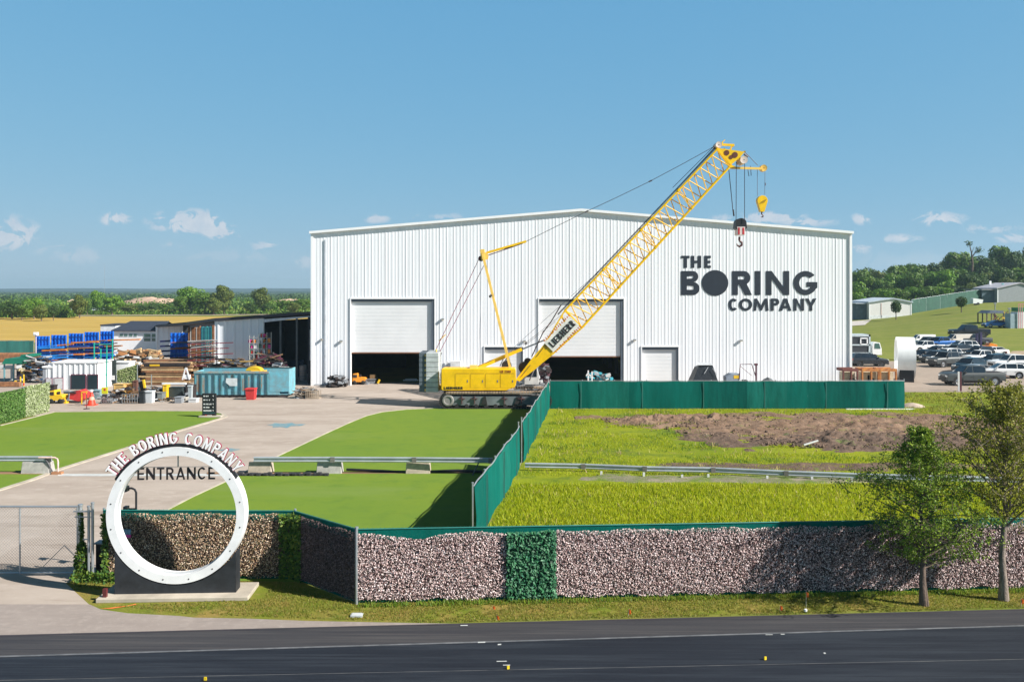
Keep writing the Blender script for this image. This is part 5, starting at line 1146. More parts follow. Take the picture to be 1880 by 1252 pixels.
m.build('arm', M('arm dark navy', (.02, .02, .10), .5), r9)
# shelves of dark pipes beside it
pk = thing('pipe_rack', 'dark rack of steel pipes and bars in front of the open shed bay', 'rack', (X(370, 97), 97, 0)); og = pk.location.copy()
for j, py in enumerate((630, 640, 650, 660, 670)):
    m = MB(og); D = 97
    for i in range(7): m.tube([(X(344, D)+rr.random(), D+i*.18, Z(py, D)+rr.random()*.25), (X(396, D)-rr.random()*1.2, D+i*.18, Z(py, D)+.15+rr.random()*.2)], .07, 6)
    m.build('pipe_bundle', rr.choice([M('dark pipe', (.05, .045, .05), .5), M('pale pipe', (.45, .43, .42), .5), rustm]), pk)
    m = MB(og); m.bar(At(344, py+2, 96.6), At(420 if j % 2 else 428, py-1, 96.6), .12, .1); m.build('arm', M('arm maroon', (.20, .03, .05), .5), pk)
m = MB(og)
for px in range(376, 396, 4): m.box((X(px, 98.2), 98.2, 0), (X(px+1, 98.2), 98.3, Z(628, 98.2)))
m.build('upright', M('rack post pale', (.42, .45, .42), .6), pk)
# mesh rack of small coloured parts beside the bay
mr = thing('wire_shelf', 'tall wire shelving packed with small colourful parts at the corner of the dark bay', 'shelf', (X(478, 97), 97, 0)); og = mr.location.copy(); D = 97
m = MB(og)
for px in (458, 466, 474, 482, 490, 498): m.tube([(X(px, D), D, 0), (X(px, D), D, Z(616 if px < 476 else 610, D))], .045, 6)
for py in (620, 630, 640, 650, 660): m.bar((X(458, D), D-.02, Z(py, D)), (X(498, D), D-.02, Z(py, D)), .05)
m.build('frame', M('shelf frame', (.4, .4, .38), .5), mr)
cols = [('red', (.6, .04, .04)), ('orange', (.8, .25, .05)), ('pink', (.75, .05, .3)), ('white', (.7, .7, .7)), ('grey', (.25, .26, .28)), ('green', (.08, .2, .12)), ('black', (.02, .02, .03))]
for j, py in enumerate((620, 630, 640, 650, 660)):
    for i in range(9):
        px = 459+i*4.3
        if py == 620 and px < 474: continue
        c = rr.choice(cols); k = MB((X(px, D), D+.1, 0)); s = .1+.12*rr.random(); h_ = .2+.3*rr.random(); k.box((X(px, D)-s, D+.03, Z(py, D)+.03), (X(px, D)+s, D+.4, Z(py, D)+.03+h_)); k.box((X(px, D)-s*.6, D+.05, Z(py, D)+.03+h_), (X(px, D)+s*.5, D+.3, Z(py, D)+.08+h_))
        tag(k.build('parts_bin', M('bin '+c[0], c[1], .6)), f'{c[0]} bin, {ORD[i]} place from the left on the {ORD[j]} shelf of the wire shelving', 'bin', 'bins on the wire shelving')
# teal roll-off dumpster
D = 84.0; dt = M('dumpster teal', (.12, .40, .50), .7, var=.5, vs=1.6, col2=(.17, .27, .30), bump=.15)
rust2 = M('dumpster rust', (.30, .13, .06), .9, var=.5, vs=3, col2=(.13, .35, .38))
du = thing('dumpster', 'big weathered teal roll off dumpster with rust streaks', 'dumpster', (X(444, D), D, 0)); og = du.location.copy()
def dmb(): return MB(og)
x0, x1 = X(357, D), X(530.5, D); zb, zt_ = .28, Z(682, D); z9 = Z(678, D)
m = dmb(); m.box((x0, D, zb), (x1-.9, D+.06, zt_)); m.box((x1-1.9, D-.02, zb+.3), (x1, D+.05, z9)); m.box((x0, D+2.4, zb), (x1, D+2.46, z9)); m.box((x0, D+.06, zb), (x0+.06, D+2.4, zt_)); m.box((x1-.06, D+.05, zb), (x1, D+2.4, z9)); m.box((x0+.06, D+.06, zb), (x1-.06, D+2.4, zb+.1)); m.build('body', dt, du)
m = dmb(); m.box((x0-.05, D-.10, zt_-.16), (x1-1.9, D+.10, zt_+.02)); m.box((x0-.05, D+2.4, z9-.1), (x1, D+2.55, z9)); m.build('top_rail', M('rail brown', (.32, .20, .15), .8, var=.4, vs=1.2, col2=(.14, .38, .42)), du)
for i in range(12):
    x = x0+.0+i*(x1-1.9-x0)/11.4; m = dmb(); m.box((x, D-.12, zb+.06), (x+.11, D, zt_-.17)); m.build('rib', M('rib dark teal', (.05, .17, .20), .7, var=.3), du)
m = dmb()
for i in range(14):
    if rr.random() < .45: continue
    x = x0+.2+i*.55; h_ = .4+rr.random()*1.4; m.box((x, D-.012, zt_-.2-h_-rr.random()*.3), (x+.12+.2*rr.random(), D-.004, zt_-.2-rr.random()*.5))
m.build('rust_streak', rust2, du)
m = dmb(); a = At(424, 700, D-.14); m.prism([(a.x-.5, a.z-.1), (a.x-.1, a.z-.45), (a.x+.6, a.z-.45), (a.x+.6, a.z+.30), (a.x-.45, a.z+.30)], D-.16, D-.13); m.build('notice', M('notice pale', (.62, .68, .70), .6), du)
m = dmb(); m.box((x0, D+.1, .0), (x1-.2, D+.3, .26)); m.box((x0, D+2.1, .0), (x1-.2, D+2.3, .26)); m.build('skid', M('skid dark', (.06, .05, .05), .8), du)
# scrap in and behind the dumpster
def heap(name, px0, px1, top, bot, D, n, mats_, label, cat, ln=(.5, 2), th=(.05, .2), seed=1, group=None, dp=1.5):
    r = random.Random(seed); t = thing(name, label, cat, (X((px0+px1)/2, D), D, 0), 0, group); og = t.location.copy(); zt_, zb_ = Z(top, D), max(0, Z(bot, D)); bs = {}; n = int(n*min(2.6, zt_/max(.1, zt_-zb_))); zb_ = 0
    for i in range(n):
        mt = r.choice(mats_); mb = bs.setdefault(mt.name, (MB(og), mt))[0]; f = r.random(); e = min(1, 1.35-abs(f-.5)*1.3)
        x = X(px0+(px1-px0)*f, D); z = zb_+(zt_-zb_)*r.random()**.8*e; a = r.uniform(-.5, .5); l = r.uniform(*ln); y = D+r.random()*dp; w = r.uniform(*th); d_ = Vector((math.cos(a), r.uniform(-.4, .4), math.sin(a)*.7)).normalized()*l/2
        c = Vector((x, y, max(z, w/2+abs(d_.z)))); mb.bar(c-d_, c+d_, w*(1+r.random()), w)
    for k_, (mb, mt) in bs.items(): mb.build({'S': 'scrap'}.get('', 'piece'), mt, t)
    return t
dks = M('scrap dark', (.04, .03, .03), .7, var=.3); mar = M('scrap maroon', (.12, .02, .05), .7); brn = M('scrap brown', (.22, .13, .07), .8, var=.3)
yelm = M('machine yellow', (.80, .50, .02), .5, var=.15); redm = M('bin red', (.62, .02, .02), .45, var=.15); greym = M('mid grey steel', (.28, .30, .33), .6, var=.25); palm = M('pale plastic', (.62, .63, .64), .6, var=.2)
heap('scrap_heap', 385, 470, 660, 676, 88, 70, [dks, brn, dks, M('scrap ochre', (.40, .25, .06), .8), dks], 'dark tangle of scrap bars behind the teal dumpster', 'scrap', seed=3)
heap('scrap_heap', 466, 512, 652, 678, 90, 60, [dks, mar, mar, dks, brn], 'maroon and black scrap heap at the right end behind the dumpster', 'scrap', seed=4)
heap('scrap_heap', 486, 524, 670, 680, 86.5, 22, [palm, greym, dks], 'pale and grey offcuts lying on the right end of the dumpster', 'scrap', (.3, .9), (.1, .3), seed=5)
m = MB((X(470, 85.2), 85.2, 0)); p = At(470, 680, 85.2); m.prism(arc(p.x-.1, p.z, .75, .40, 0, 180, 10), 84.6, 85.6); m.box((p.x-.3, 84.5, p.z-.2), (p.x+1.0, 85.5, p.z+.02)); tag(m.build('yellow_hood', yelm, bevel=.05), 'yellow rounded machine hood lying on top of the dumpster', 'machine part')
def bin_(px0, px1, top, bot, D, mat, label, name='waste_bin', cat='bin', lid=None):
    x0, x1, zt_, zb_ = X(px0, D), X(px1, D), Z(top, D), 0.0; t = thing(name, label, cat, ((x0+x1)/2, D, 0)); og = t.location.copy(); w = (x1-x0)
    m = MB(og); i_ = w*.1; dp = w*.9
    m.add([(x0+i_, D, zb_), (x1-i_, D, zb_), (x1-i_, D+dp, zb_), (x0+i_, D+dp, zb_), (x0, D-i_, zt_), (x1, D-i_, zt_), (x1, D+dp, zt_), (x0, D+dp, zt_)], [(0,3,2,1),(0,1,5,4),(1,2,6,5),(2,3,7,6),(3,0,4,7)]); m.build('body', mat, t)
    m = MB(og); m.box((x0-.04, D-i_-.06, zt_-.10), (x1+.04, D-i_+.0, zt_)); m.box((x0-.04, D-i_, zt_-.08), (x1+.04, D+dp+.03, zt_+.02)); m.build('lid', lid or mat, t, bevel=.02); return t
bin_(450.5, 467.5, 713.5, 734.5, 82.3, redm, 'bright red plastic bin in front of the teal dumpster')
heap('pallet_pile', 542, 572, 712, 733, 83, 70, [brn, M('weathered wood', (.42, .34, .26), .85, var=.3), greym], 'pile of broken pallets right of the teal dumpster', 'pallets', (.5, 1.2), (.04, .1), seed=6)
m = thing('wire_crate', 'open slatted crate at the right end of the pallet pile', 'crate', (X(574, 83), 83, 0)); k = MB(m.location)
for i in range(8): x = X(561, 83)+i*.17; k.box((x, 83, .05), (x+.06, 83.06, .75)); k.box((x, 84, .05), (x+.06, 84.06, .75))
k.box((X(561, 83), 82.98, .72), (X(586, 83), 83.08, .8)); k.box((X(561, 83), 82.98, .0), (X(586, 83), 84.1, .08)); k.build('slats', M('weathered wood', (.42, .34, .26), .85), m)
heap('dark_rubble', 602, 630, 692, 708, 92.5, 60, [dks, dks, greym], 'heap of black rubble against the warehouse wall left of the first roller door', 'rubble', (.3, .8), (.1, .3), seed=8)
# timber stacks
tim = M('stacked timber', (.34, .20, .10), .85, var=.4, vs=1.5, stretch=(.3, 3, 3)); timl = M('pale timber', (.55, .38, .20), .85, var=.3, vs=1.5)
for (a, b, t, bo, D, lb, sd_) in [(253, 352, 668, 706, 95, 'long stack of brown timber and beams left of the dumpster', 1), (262, 350, 660, 672, 99, 'upper timber pile behind the brown timber stack', 2)]:
    ts = thing('timber_stack', lb, 'timber', (X((a+b)/2, D), D, 0)); og = ts.location.copy(); r = random.Random(sd_); z = max(.1, Z(bo, D)) if sd_ == 2 else .1
    if sd_ == 2: z = .15
    bs = [(MB(og), tim), (MB(og), timl), (MB(og), dks), (MB(og), rustm)]
    while z < Z(t, D):
        th = r.choice([.10, .14, .2]); 
        for y in range(5): k = r.choice([0, 0, 1, 2, 3]); x0 = X(a, D)+r.random()*.9; x1 = X(b, D)-r.random()*1.2; bs[k][0].box((x0, D+y*.42, z), (x1, D+y*.42+.36, z+th-.02))
        z += th+(.07 if r.random() < .5 else .01)
    for k, (mb, mt) in enumerate(bs): mb.build(['beam', 'plank', 'batten', 'steel_beam'][k], mt, ts)
    m = MB(og); m.box((X(a+22, D), D-.05, Z(672, D)), (X(a+40, D), D-.01, Z(669, D))); m.build('yellow_strap', yelm, ts)
for i, (a, b, t, bo, D, n_, lb) in enumerate([(62, 120, 662, 676, 104, 34, 'dark and blue bars below the leftmost racks'), (118, 212, 662, 672, 106, 44, 'orange tipped bars below the right hand racks')]):
    heap('bar_stock', a, b, t, bo, D, n_, [blued, blue, M('bar navy', (.02, .03, .10), .5), orng, dks], lb, 'bars', (1.5, 4.0), (.06, .14), seed=50+i, dp=3)
# white container office
D = 91; co = thing('container_office', 'white site container with dark openings in front of the blue racks', 'container', (X(140, D), D, 0)); og = co.location.copy()
def cmb(): return MB(og)
m = cmb(); c = MB(); corrugated(c, X(84, D), X(177, D), 0, lambda x: Z(672-(7 if x > X(98, D) else 7*(x-X(84, D))/(X(98, D)-X(84, D))), D), D, pitch=.55, rib=.12, depth=.07); m.add(c.v, c.f); m.box((X(84, D), D+.02, 0), (X(177, D), D+3.5, Z(672, D))); m.box((X(98, D), D+.02, Z(672, D)), (X(177, D), D+3.5, Z(665.5, D))); m.build('wall', M('container white', (.76, .78, .8), .55, var=.08, vs=.5), co)
m = cmb(); m.box((X(78.5, D), D, 0), (X(84, D), D+3.2, Z(675, D))); m.build('end_panel', M('container end grey', (.30, .32, .36), .6), co)
m = cmb(); m.box((X(78, D), D-.1, Z(675, D)), (X(98, D), D+3.3, Z(672, D))); m.box((X(95, D), D-.12, Z(666.5, D)), (X(180, D), D+3.6, Z(664.5, D))); m.build('roof', trimw, co)
for a, b, t, bo, nme in [(86, 96, 695, 706, 'window'), (101, 116, 694, 722, 'door'), (132, 158, 688, 714, 'window'), (162, 180, 688, 714, 'window')]:
    m = cmb(); m.box((X(a, D)-.06, D-.13, max(0, Z(bo, D))-.0), (X(b, D)+.06, D-.085, Z(t, D)+.06)); w = m.build(nme, M('frame maroon', (.25, .06, .10), .6), co)
    m = cmb(); m.box((X(a, D), D-.145, max(.05, Z(bo, D))), (X(b, D), D-.131, Z(t, D))); m.build('pane', M('dark teal opening', (.012, .03, .04), .35) if nme == 'window' and a > 90 else palm, w)
# portal frames in green
gf = M('portal green', (.01, .42, .30), .5); gp_ = thing('green_frame', 'tall thin green steel portal frame right of the white container', 'frame', (X(190, 93), 93, 0)); m = MB(gp_.location)
for px, D, t, bo in [(173, 96, 629, 690), (206.5, 96, 622, 690), (196, 90.5, 634, 707), (185, 96, 640, 664)]: m.box((X(px, D)-.05, D-.05, 0), (X(px, D)+.05, D+.05, Z(t, D)))
m.bar(At(173, 632, 96), At(206.5, 632, 96), .07); m.bar(At(173, 650, 96), At(206.5, 650, 96), .05); m.bar(At(176, 690, 93), At(196, 660, 93), .05); m.bar(At(176, 665, 93), At(196, 690, 93), .05); m.build('frame', gf, gp_)
cg = thing('mesh_cage', 'dark mesh cage with a pale base inside the green portal frame', 'cage', (X(192, 94.5), 94.5, 0)); m = MB(cg.location)
for i in range(12): x = X(179, 94.5)+i*.14; m.box((x, 94.5, 0), (x+.04, 94.54, Z(660, 94.5)))
for j in range(10): z = .2+j*.27; m.box((X(179, 94.5), 94.48, z), (X(206, 94.5), 94.5, z+.03))
m.box((X(179, 94.5), 95.4, 0), (X(206, 94.5), 95.5, Z(662, 94.5))); m.build('mesh', M('cage dark', (.05, .07, .07), .6), cg); m = MB(cg.location); m.box((X(192, 94), 94.3, Z(698, 94)), (X(207, 94), 94.46, Z(690, 94))); m.build('base', palm, cg)
m = MB((X(218, 96), 96, 0)); m.box((X(207, 96), 96, 0), (X(237, 96), 97.5, Z(665, 96))); m.box((X(206, 96), 95.9, Z(666, 96)), (X(238, 96), 97.6, Z(664, 96))); tag(m.build('white_cabin', M('container white', (.76, .78, .8), .55), bevel=.02), 'plain white cabin end behind the small ivy panel', 'cabin')
# ivy screen
lp = leafmat('pale ivy leaves', [(.22, .30, .08), (.34, .40, .16), (.12, .20, .05), (.45, .46, .25), (.18, .24, .08)], .2)
hl = leafmat('hedge green leaves', [(.05, .14, .02), (.09, .2, .03), (.03, .08, .015), (.20, .32, .09), (.05, .12, .02), (.12, .20, .04)], .2)
pl2 = leafmat('pale hedge leaves', [(.34, .40, .20), (.20, .27, .09), (.46, .50, .32), (.15, .20, .06), (.30, .36, .16), (.52, .54, .40)], .2)
def leafscreen(label, A, B, z0a, h, mat, og, dens=260, size=.13, posts=(0, 1), slope=0):
    t = thing('ivy_fence', label, 'fence', A); m = MB(A); A3, B3 = Vector(A), Vector(B)
    m.add([A3+Vector((0, .05, z0a)), B3+Vector((0, .05, z0a)), B3+Vector((0, .05, h+slope)), A3+Vector((0, .05, h))], [(0, 1, 2, 3)]); m.build('backing', M('hedge backing', (.05, .07, .03), .9), t)
    ln = (B3-A3).length; q = leaves_on(A3, B3, z0a, h+slope, dens, size, A3, keep=(lambda s, z: z < h+slope*s) if slope else None); qmesh('leaf_panel', q, mat, t)
    for s in posts: p = A3+(B3-A3)*s; m = MB(A); m.tube([p+Vector((0, -.12, 0)), p+Vector((0, -.12, h+slope*s+.06))], .04, 6); m.build('post', galv, t)
    return t
leafscreen('pale ivy covered screen panel left of the timber stack', (X(215, 88), 88, 0), (X(253, 88), 88, 0), 1.05, Z(680, 88), lp, None, slope=.6)
leafscreen('green hedge covered fence at the left edge of the turf', (X(-120, 60), 60, 0), (X(44.5, 71), 71, 0), .0, 2.4, hl, None, dens=300, size=.12)
leafscreen('pale hedge covered fence end beside the green hedge fence', (X(45, 71), 71, 0), (X(89, 74.4), 74.4, 0), .0, 2.5, pl2, None, dens=320, size=.12, posts=(0, .78, 1))
# kiosk with green roof
D = 98; kg = M('kiosk green roof', (.01, .19, .12), .6, var=.15); ki = thing('kiosk', 'small open kiosk with green metal roof at the far left', 'kiosk', (X(26, D), D, 0)); m = MB(ki.location)
m.prism([(X(5.5, D), Z(668, D)), (X(43, D), Z(668, D)), (X(50, D), Z(657, D)), (X(12, D), Z(658, D))], D-.3, D+3); m.prism([(X(32, D), Z(656, D)), (X(49, D), Z(656, D)), (X(50, D), Z(651.5, D)), (X(34, D), Z(652, D))], D+.5, D+3); m.build('roof', kg, ki)
m = MB(ki.location)
for px in (8, 25, 41): m.box((X(px, D)-.07, D-.07, 0), (X(px, D)+.07, D+.07, Z(668, D)))
m.build('post', M('kiosk post', (.16, .34, .38), .5), ki); m = MB(ki.location); m.box((X(8, D), D+2.4, 0), (X(42, D), D+2.5, Z(668, D))); m.build('back_wall', M('kiosk plum', (.06, .04, .06), .7), ki)
heap('supplies', 26, 42, 668, 706, 97, 34, [palm, M('cream box', (.6, .5, .3), .7), dks, yelm], 'jumble of pale boxes under the green kiosk roof', 'boxes', (.2, .5), (.15, .35), seed=12)
heap('scrap_heap', 48, 80, 655, 708, 97, 150, [dks, greym, dks, brn, M('scrap blue', (.02, .15, .35), .6), palm], 'tangled dark scrap pile between the kiosk and the white container', 'scrap', (.5, 1.6), (.05, .16), seed=13)
m = MB((X(-5, 93), 93, 0)); m.box((X(-60, 93), 93, .05), (X(35, 93), 93.5, .55)); tag(m.build('rusty_beam', rustm, bevel=.03), 'long rusty beam lying on the ground at the far left', 'beam')
m = MB((X(-5, 100), 100, 0)); m.box((X(-60, 100), 100, 1.3), (X(23, 100), 100.4, 1.7)); m.box((X(-60, 100), 100.1, 0), (X(-58, 100), 100.3, 1.3)); m.box((X(18, 100), 100.1, 0), (X(22, 100), 100.3, 1.3)); tag(m.build('white_barrier', palm, bevel=.03), 'white raised barrier beam in front of the kiosk', 'barrier')
m = MB((X(20, 125), 125, 0)); m.box((X(-60, 125), 125, 0), (X(62, 125), 126, Z(648, 125))); tag(m.build('earth_bank', rustm, bevel=.2), 'low red brown earth bank below the faded teal fence', 'bank')
for px, lb in ((37.5, 'left yellow bollard near the kiosk'), (43.5, 'right taller yellow bollard near the kiosk')):
    t = thing('bollard', lb, 'bollard', (X(px, 94), 94, 0)); h_ = Z(688 if px > 40 else 692, 94); m = MB(); m.tube([(0, 0, 0), (0, 0, h_)], .08, 8); m.lathe([(0, h_+.04), (.05, h_+.03), (.08, h_)], n=8); m.build('post', yelm, t, smooth=True); m = MB(); m.tube([(0, 0, .1), (0, 0, .35)], .084, 8); m.build('band', redm, t)
# lamp pole
t = thing('lamp_pole', 'slim pole with white box head beside the leftmost blue rack', 'lamp pole', (X(66, 108), 108, 0)); D = 108; m = MB(); m.tube([(0, 0, 0), (0, 0, Z(616, D))], .07, 8); m.build('pole', M('pole pink grey', (.62, .52, .5), .5), t, smooth=True)
m = MB(); m.box((-.25, -.2, Z(616, D)), (.25, .2, Z(610, D))); m.box((-.2, -.26, Z(615, D)), (.2, -.2, Z(611, D))); m.build('head', trimw, t, bevel=.03)
# black direction sign
D = 71.1; sg = thing('direction_sign', 'tall black sign slab with lines of white text at the turf corner', 'sign', (X(384.5, D), D, 0)); m = MB(sg.location)
sx0, sx1, sz1 = X(372, D), X(397, D), Z(722, D); m.box((sx0, D-.12, .16), (sx1, D+.12, sz1)); sp_ = m.build('panel', black, sg, bevel=.015)
m = MB(sg.location); rt = random.Random(4)
for j, py in enumerate((727, 734, 741.5, 747.5, 753.5)):
    z = Z(py+1, D); x = sx0+.12; n = rt.choice([4, 5, 6]); 
    for i in range(n): w = .085; o_, hs = glyph(rt.choice('IHNTLE'), w if True else 0, .10, .028); m.prism([(q[0]+x, q[1]+z) for q in o_], D-.14, D-.125, [[(q[0]+x, q[1]+z) for q in hh] for hh in hs]); x += .11
    m.bar((sx1-.2, D-.135, z), (sx1-.2, D-.135, z+.12), .02); m.bar((sx1-.26, D-.135, z+.06), (sx1-.2, D-.135, z+.12), .02)
m.build('lettering', trimw, sp_)
m = MB(sg.location); m.box((sx0+.08, D-.135, Z(757.5, D)), (sx1-.08, D-.122, Z(757, D))); m.build('teal_line', tealm, sp_)
m = MB(sg.location); m.box((sx0+.25, D-.135, Z(763.5, D)), (sx0+.36, D-.122, Z(761, D))); m.build('red_mark', redm, sp_)
m = MB(sg.location)
for i in range(4): m.bar((sx0+.42+i*.1, D-.132, Z(763.6, D)), (sx0+.47+i*.1, D-.132, Z(763.6, D)+.11), .035, .02)
m.build('emblem', trimw, sp_)
m = MB(sg.location); m.box((X(367, D), D-.35, .03), (X(408, D), D+.35, .16)); m.build('plinth', curb_m, sg, bevel=.02)
# cone, small machines, bins
D = 78.5; t = thing('traffic_cone', 'tall red orange traffic cone in the yard', 'traffic cone', (X(168, D), D, 0)); m = MB(); m.lathe([(0, .06), (.36, .06), (.10, 1.15), (.05, 1.2), (0, 1.2)], n=16); m.box((-.42, -.42, 0), (.42, .42, .06)); m.build('cone', M('cone red', (.85, .05, .02), .5), t, smooth=True); m = MB(); m.lathe([(.262, .5), (.195, .78)], n=16); m.build('band', M('band pale', (.8, .4, .3), .5), t); m = MB(); m.lathe([(0, 1.2), (.13, 1.22), (.14, 1.4), (0, 1.42)], n=10); m.build('lamp', trimw, t)
D = 76; t = thing('sign_post', 'slim post on a round foot in front of the red skip', 'post', (X(159, D), D, 0)); m = MB(); m.tube([(0, 0, 0), (0, 0, 1.3)], .035, 6); m.build('post', M('post dark red', (.15, .03, .05), .5), t); m = MB(); m.lathe([(0, .06), (.25, .05), (.28, 0)], n=12); m.build('foot', dks, t)
def machine(px0, px1, top, bot, D, label, cat, mats_, name, seed):
    r = random.Random(seed); x0, x1, zt_ = X(px0, D), X(px1, D), Z(top, D); t = thing(name, label, cat, ((x0+x1)/2, D, 0)); og = t.location.copy(); h = zt_; w = x1-x0
    m = MB(og); m.prism([(x0, h*.25), (x1-w*.15, h*.22), (x1, h*.5), (x1-w*.1, h*.62), (x0+w*.45, h*.66), (x0+w*.40, h), (x0+w*.05, h*.92), (x0, h*.5)], D, D+1.1); m.build('body', mats_[0], t, bevel=.05)
    m = MB(og); m.box((x0+w*.08, D-.02, h*.62), (x0+w*.36, D-.005, h*.86)); m.box((x0+w*.5, D+.2, h*.66), (x0+w*.62, D+.5, h*.85)); m.build('window', dks, t)
    for k in (.18, .78):
        m = MB(og); m.lathe([(0, -.06), (h*.14, -.05), (h*.2, .0), (h*.2, .22), (0, .22)], (x0+w*k, D+.03, h*.2), 14, 'Y'); m.build('wheel', M('tyre rubber', (.02, .02, .02), .8), t, smooth=True)
    m = MB(og); m.bar((x1-w*.1, D+.3, h*.5), (x1+w*.1, D+.3, h*.1), .1); m.box((x1, D+.1, 0), (x1+w*.15, D+.9, h*.12)); m.build('boom', mats_[1], t)
machine(89, 116, 716, 742, 79.5, 'small yellow compact machine beside the pale hedge fence', 'machine', [yelm, yelm], 'compact_loader', 1)
machine(646, 672, 685, 706, 95.4, 'orange yellow machine just inside the left roller door', 'machine', [M('machine orange', (.85, .33, .03), .5), greym], 'compact_loader', 2)
t = thing('work_bench', 'dark bench with yellow fittings inside the left roller door', 'bench', (X(678, 96.2), 96.2, 0)); m = MB(t.location); D = 96.2
m.box((X(650, D), D, Z(697, D)), (X(690, D), D+1, Z(695, D))); m.box((X(651, D), D+.1, 0), (X(658, D), D+.9, Z(697, D))); m.box((X(668, D), D+.1, 0), (X(688, D), D+.9, Z(697, D))); m.build('bench', greym, t); m = MB(t.location); m.box((X(679, D), D, Z(694.8, D)), (X(688, D), D+.6, Z(688, D))); m.build('tan_box', M('tan box', (.65, .42, .2), .7), t); m = MB(t.location); m.bar((X(666, D), D-.05, .1), (X(668, D), D-.05, Z(695, D)), .12); m.bar((X(694, D), D-.05, .1), (X(697, D), D-.05, Z(697, D)), .2); m.build('yellow_leg', yelm, t)
m = MB((X(754, 99), 99, 0)); m.box((X(740, 99), 99, .05), (X(768, 99), 99.3, .18)); m.box((X(744, 99), 99.05, .2), (X(765, 99), 99.25, .3)); tag(m.build('floor_tray', palm), 'low pale tray on the floor inside the left roller door', 'tray')
rs_ = thing('red_skip', 'small red skip loaded with red sheets left of the traffic cone', 'skip', (X(140, 80), 80, 0)); m = MB(rs_.location); D = 80
m.prism([(X(127, D), .35), (X(146, D), .12), (X(154, D), .4), (X(154, D), Z(722, D)), (X(146, D), Z(716, D)), (X(128, D), Z(722, D))], D, D+1.2); m.build('tray', redm, rs_, bevel=.03); m = MB(rs_.location); m.bar((X(130, D), D-.05, .12), (X(153, D), D-.05, .12), .12); m.box((X(127, D), D-.1, Z(722, D)), (X(140, D), D+1.3, Z(719.5, D))); m.build('lip', dks, rs_)
t = thing('yellow_guard', 'thin yellow guard frame in front of the red skip', 'guard', (X(153, 78), 78, 0)); m = MB(t.location); D = 78
m.bar(At(150, 742, D), At(150, 720, D), .07); m.bar(At(150, 720, D), At(160, 719, D), .09); m.bar(At(158, 735, D), At(159, 719, D), .05); m.build('frame', yelm, t)
ys = thing('yellow_notice', 'square lime yellow notice with a red mark right of the traffic cone', 'notice', (X(192, 80), 80, 0)); m = MB(ys.location); D = 80; m.box((X(186.5, D), D, Z(723, D)), (X(197.5, D), D+.06, Z(711, D))); m.build('panel', M('lime yellow', (.75, .72, .02), .5), ys); m = MB(ys.location); m.box((X(191, D), D-.02, Z(717, D)), (X(194, D), D-.005, Z(713, D))); m.build('red_mark', redm, ys); m = MB(ys.location); m.box((X(196, D), D+.06, 0), (X(197, D), D+.12, Z(711, D))); m.build('post', greym, ys)
bl = [(118, 128, 718, 730, 82, greym, 'grey bin between the yellow machine and the red skip'), (171, 184, 716, 735, 83, M('blue grey drum', (.25, .38, .42), .5), 'blue grey bin behind the traffic cone'), (345, 352, 708, 732, 82, M('galvanised bin', (.45, .5, .52), .5), 'tall pale bin left of the black sign'), (330, 342, 730, 741, 80.5, M('concrete bin', (.5, .46, .4), .8), 'small cream bin in front of the grey cabinet'), (266, 280, 718, 741, 80, M('white bin', (.62, .66, .7), .5), 'white bin below the timber stack'), (88, 100, 707, 719, 86, dks, 'dark bin at the left end of the white container')]
for b in bl: bin_(*b[:6], b[6])
for (a, b, t, bo, D, mt, lb) in [(208, 227, 706, 723, 84, M('yellow plywood', (.72, .46, .16), .7, var=.2), 'yellow plywood sheets left of the wire crates'), (230, 243, 706, 718, 85, MATS['yellow plywood'], 'short yellow plywood stack behind the wire crates'), (243, 251, 700, 722, 84.5, M('brown board', (.16, .07, .05), .8), 'dark brown board right of the plywood'), (355, 340, 708, 730, 83, dks, 'black cabinet in front of the timber'), (310, 334, 712, 728, 82.5, M('charcoal cabinet', (.03, .045, .05), .6), 'wide charcoal cabinet under the white beam'), (298, 306, 708, 718, 82, yelm, 'bright yellow box beside the charcoal cabinet'), (320, 333, 730, 742, 79.8, greym, 'grey box right of the cream bin'), (345, 360, 733, 742, 80.2, palm, 'pale low block left of the black sign'), (255, 264, 720, 740, 79.6, M('black drum', (.015, .02, .025), .6), 'tall black crate right of the wire crates'), (288, 298, 722, 738, 81, M('smoke box', (.18, .2, .2), .6), 'smoky grey box left of the cabinet')]:
    x0, x1 = X(min(a, b), D), X(max(a, b), D); m = MB(((x0+x1)/2, D, 0)); z0 = 0; zt_ = Z(t, D); n = 4 if 'ply' in lb or 'board' in lb else 1
    for i in range(n): m.box((x0+.04*i, D+.3*i, 0), (x1-.05*i, D+.3*i+(.24 if n > 1 else .8), zt_-.03*i))
    m.box((x0-.04, D-.05, zt_), (x1+.04, D+.9, zt_+.05)); m.box((x0+.05, D-.03, .1), (x0+.12, D, zt_-.05)); tag(m.build(('plywood_stack' if n > 1 else 'storage_box'), mt, bevel=.015), lb, 'plywood' if n > 1 else 'box')
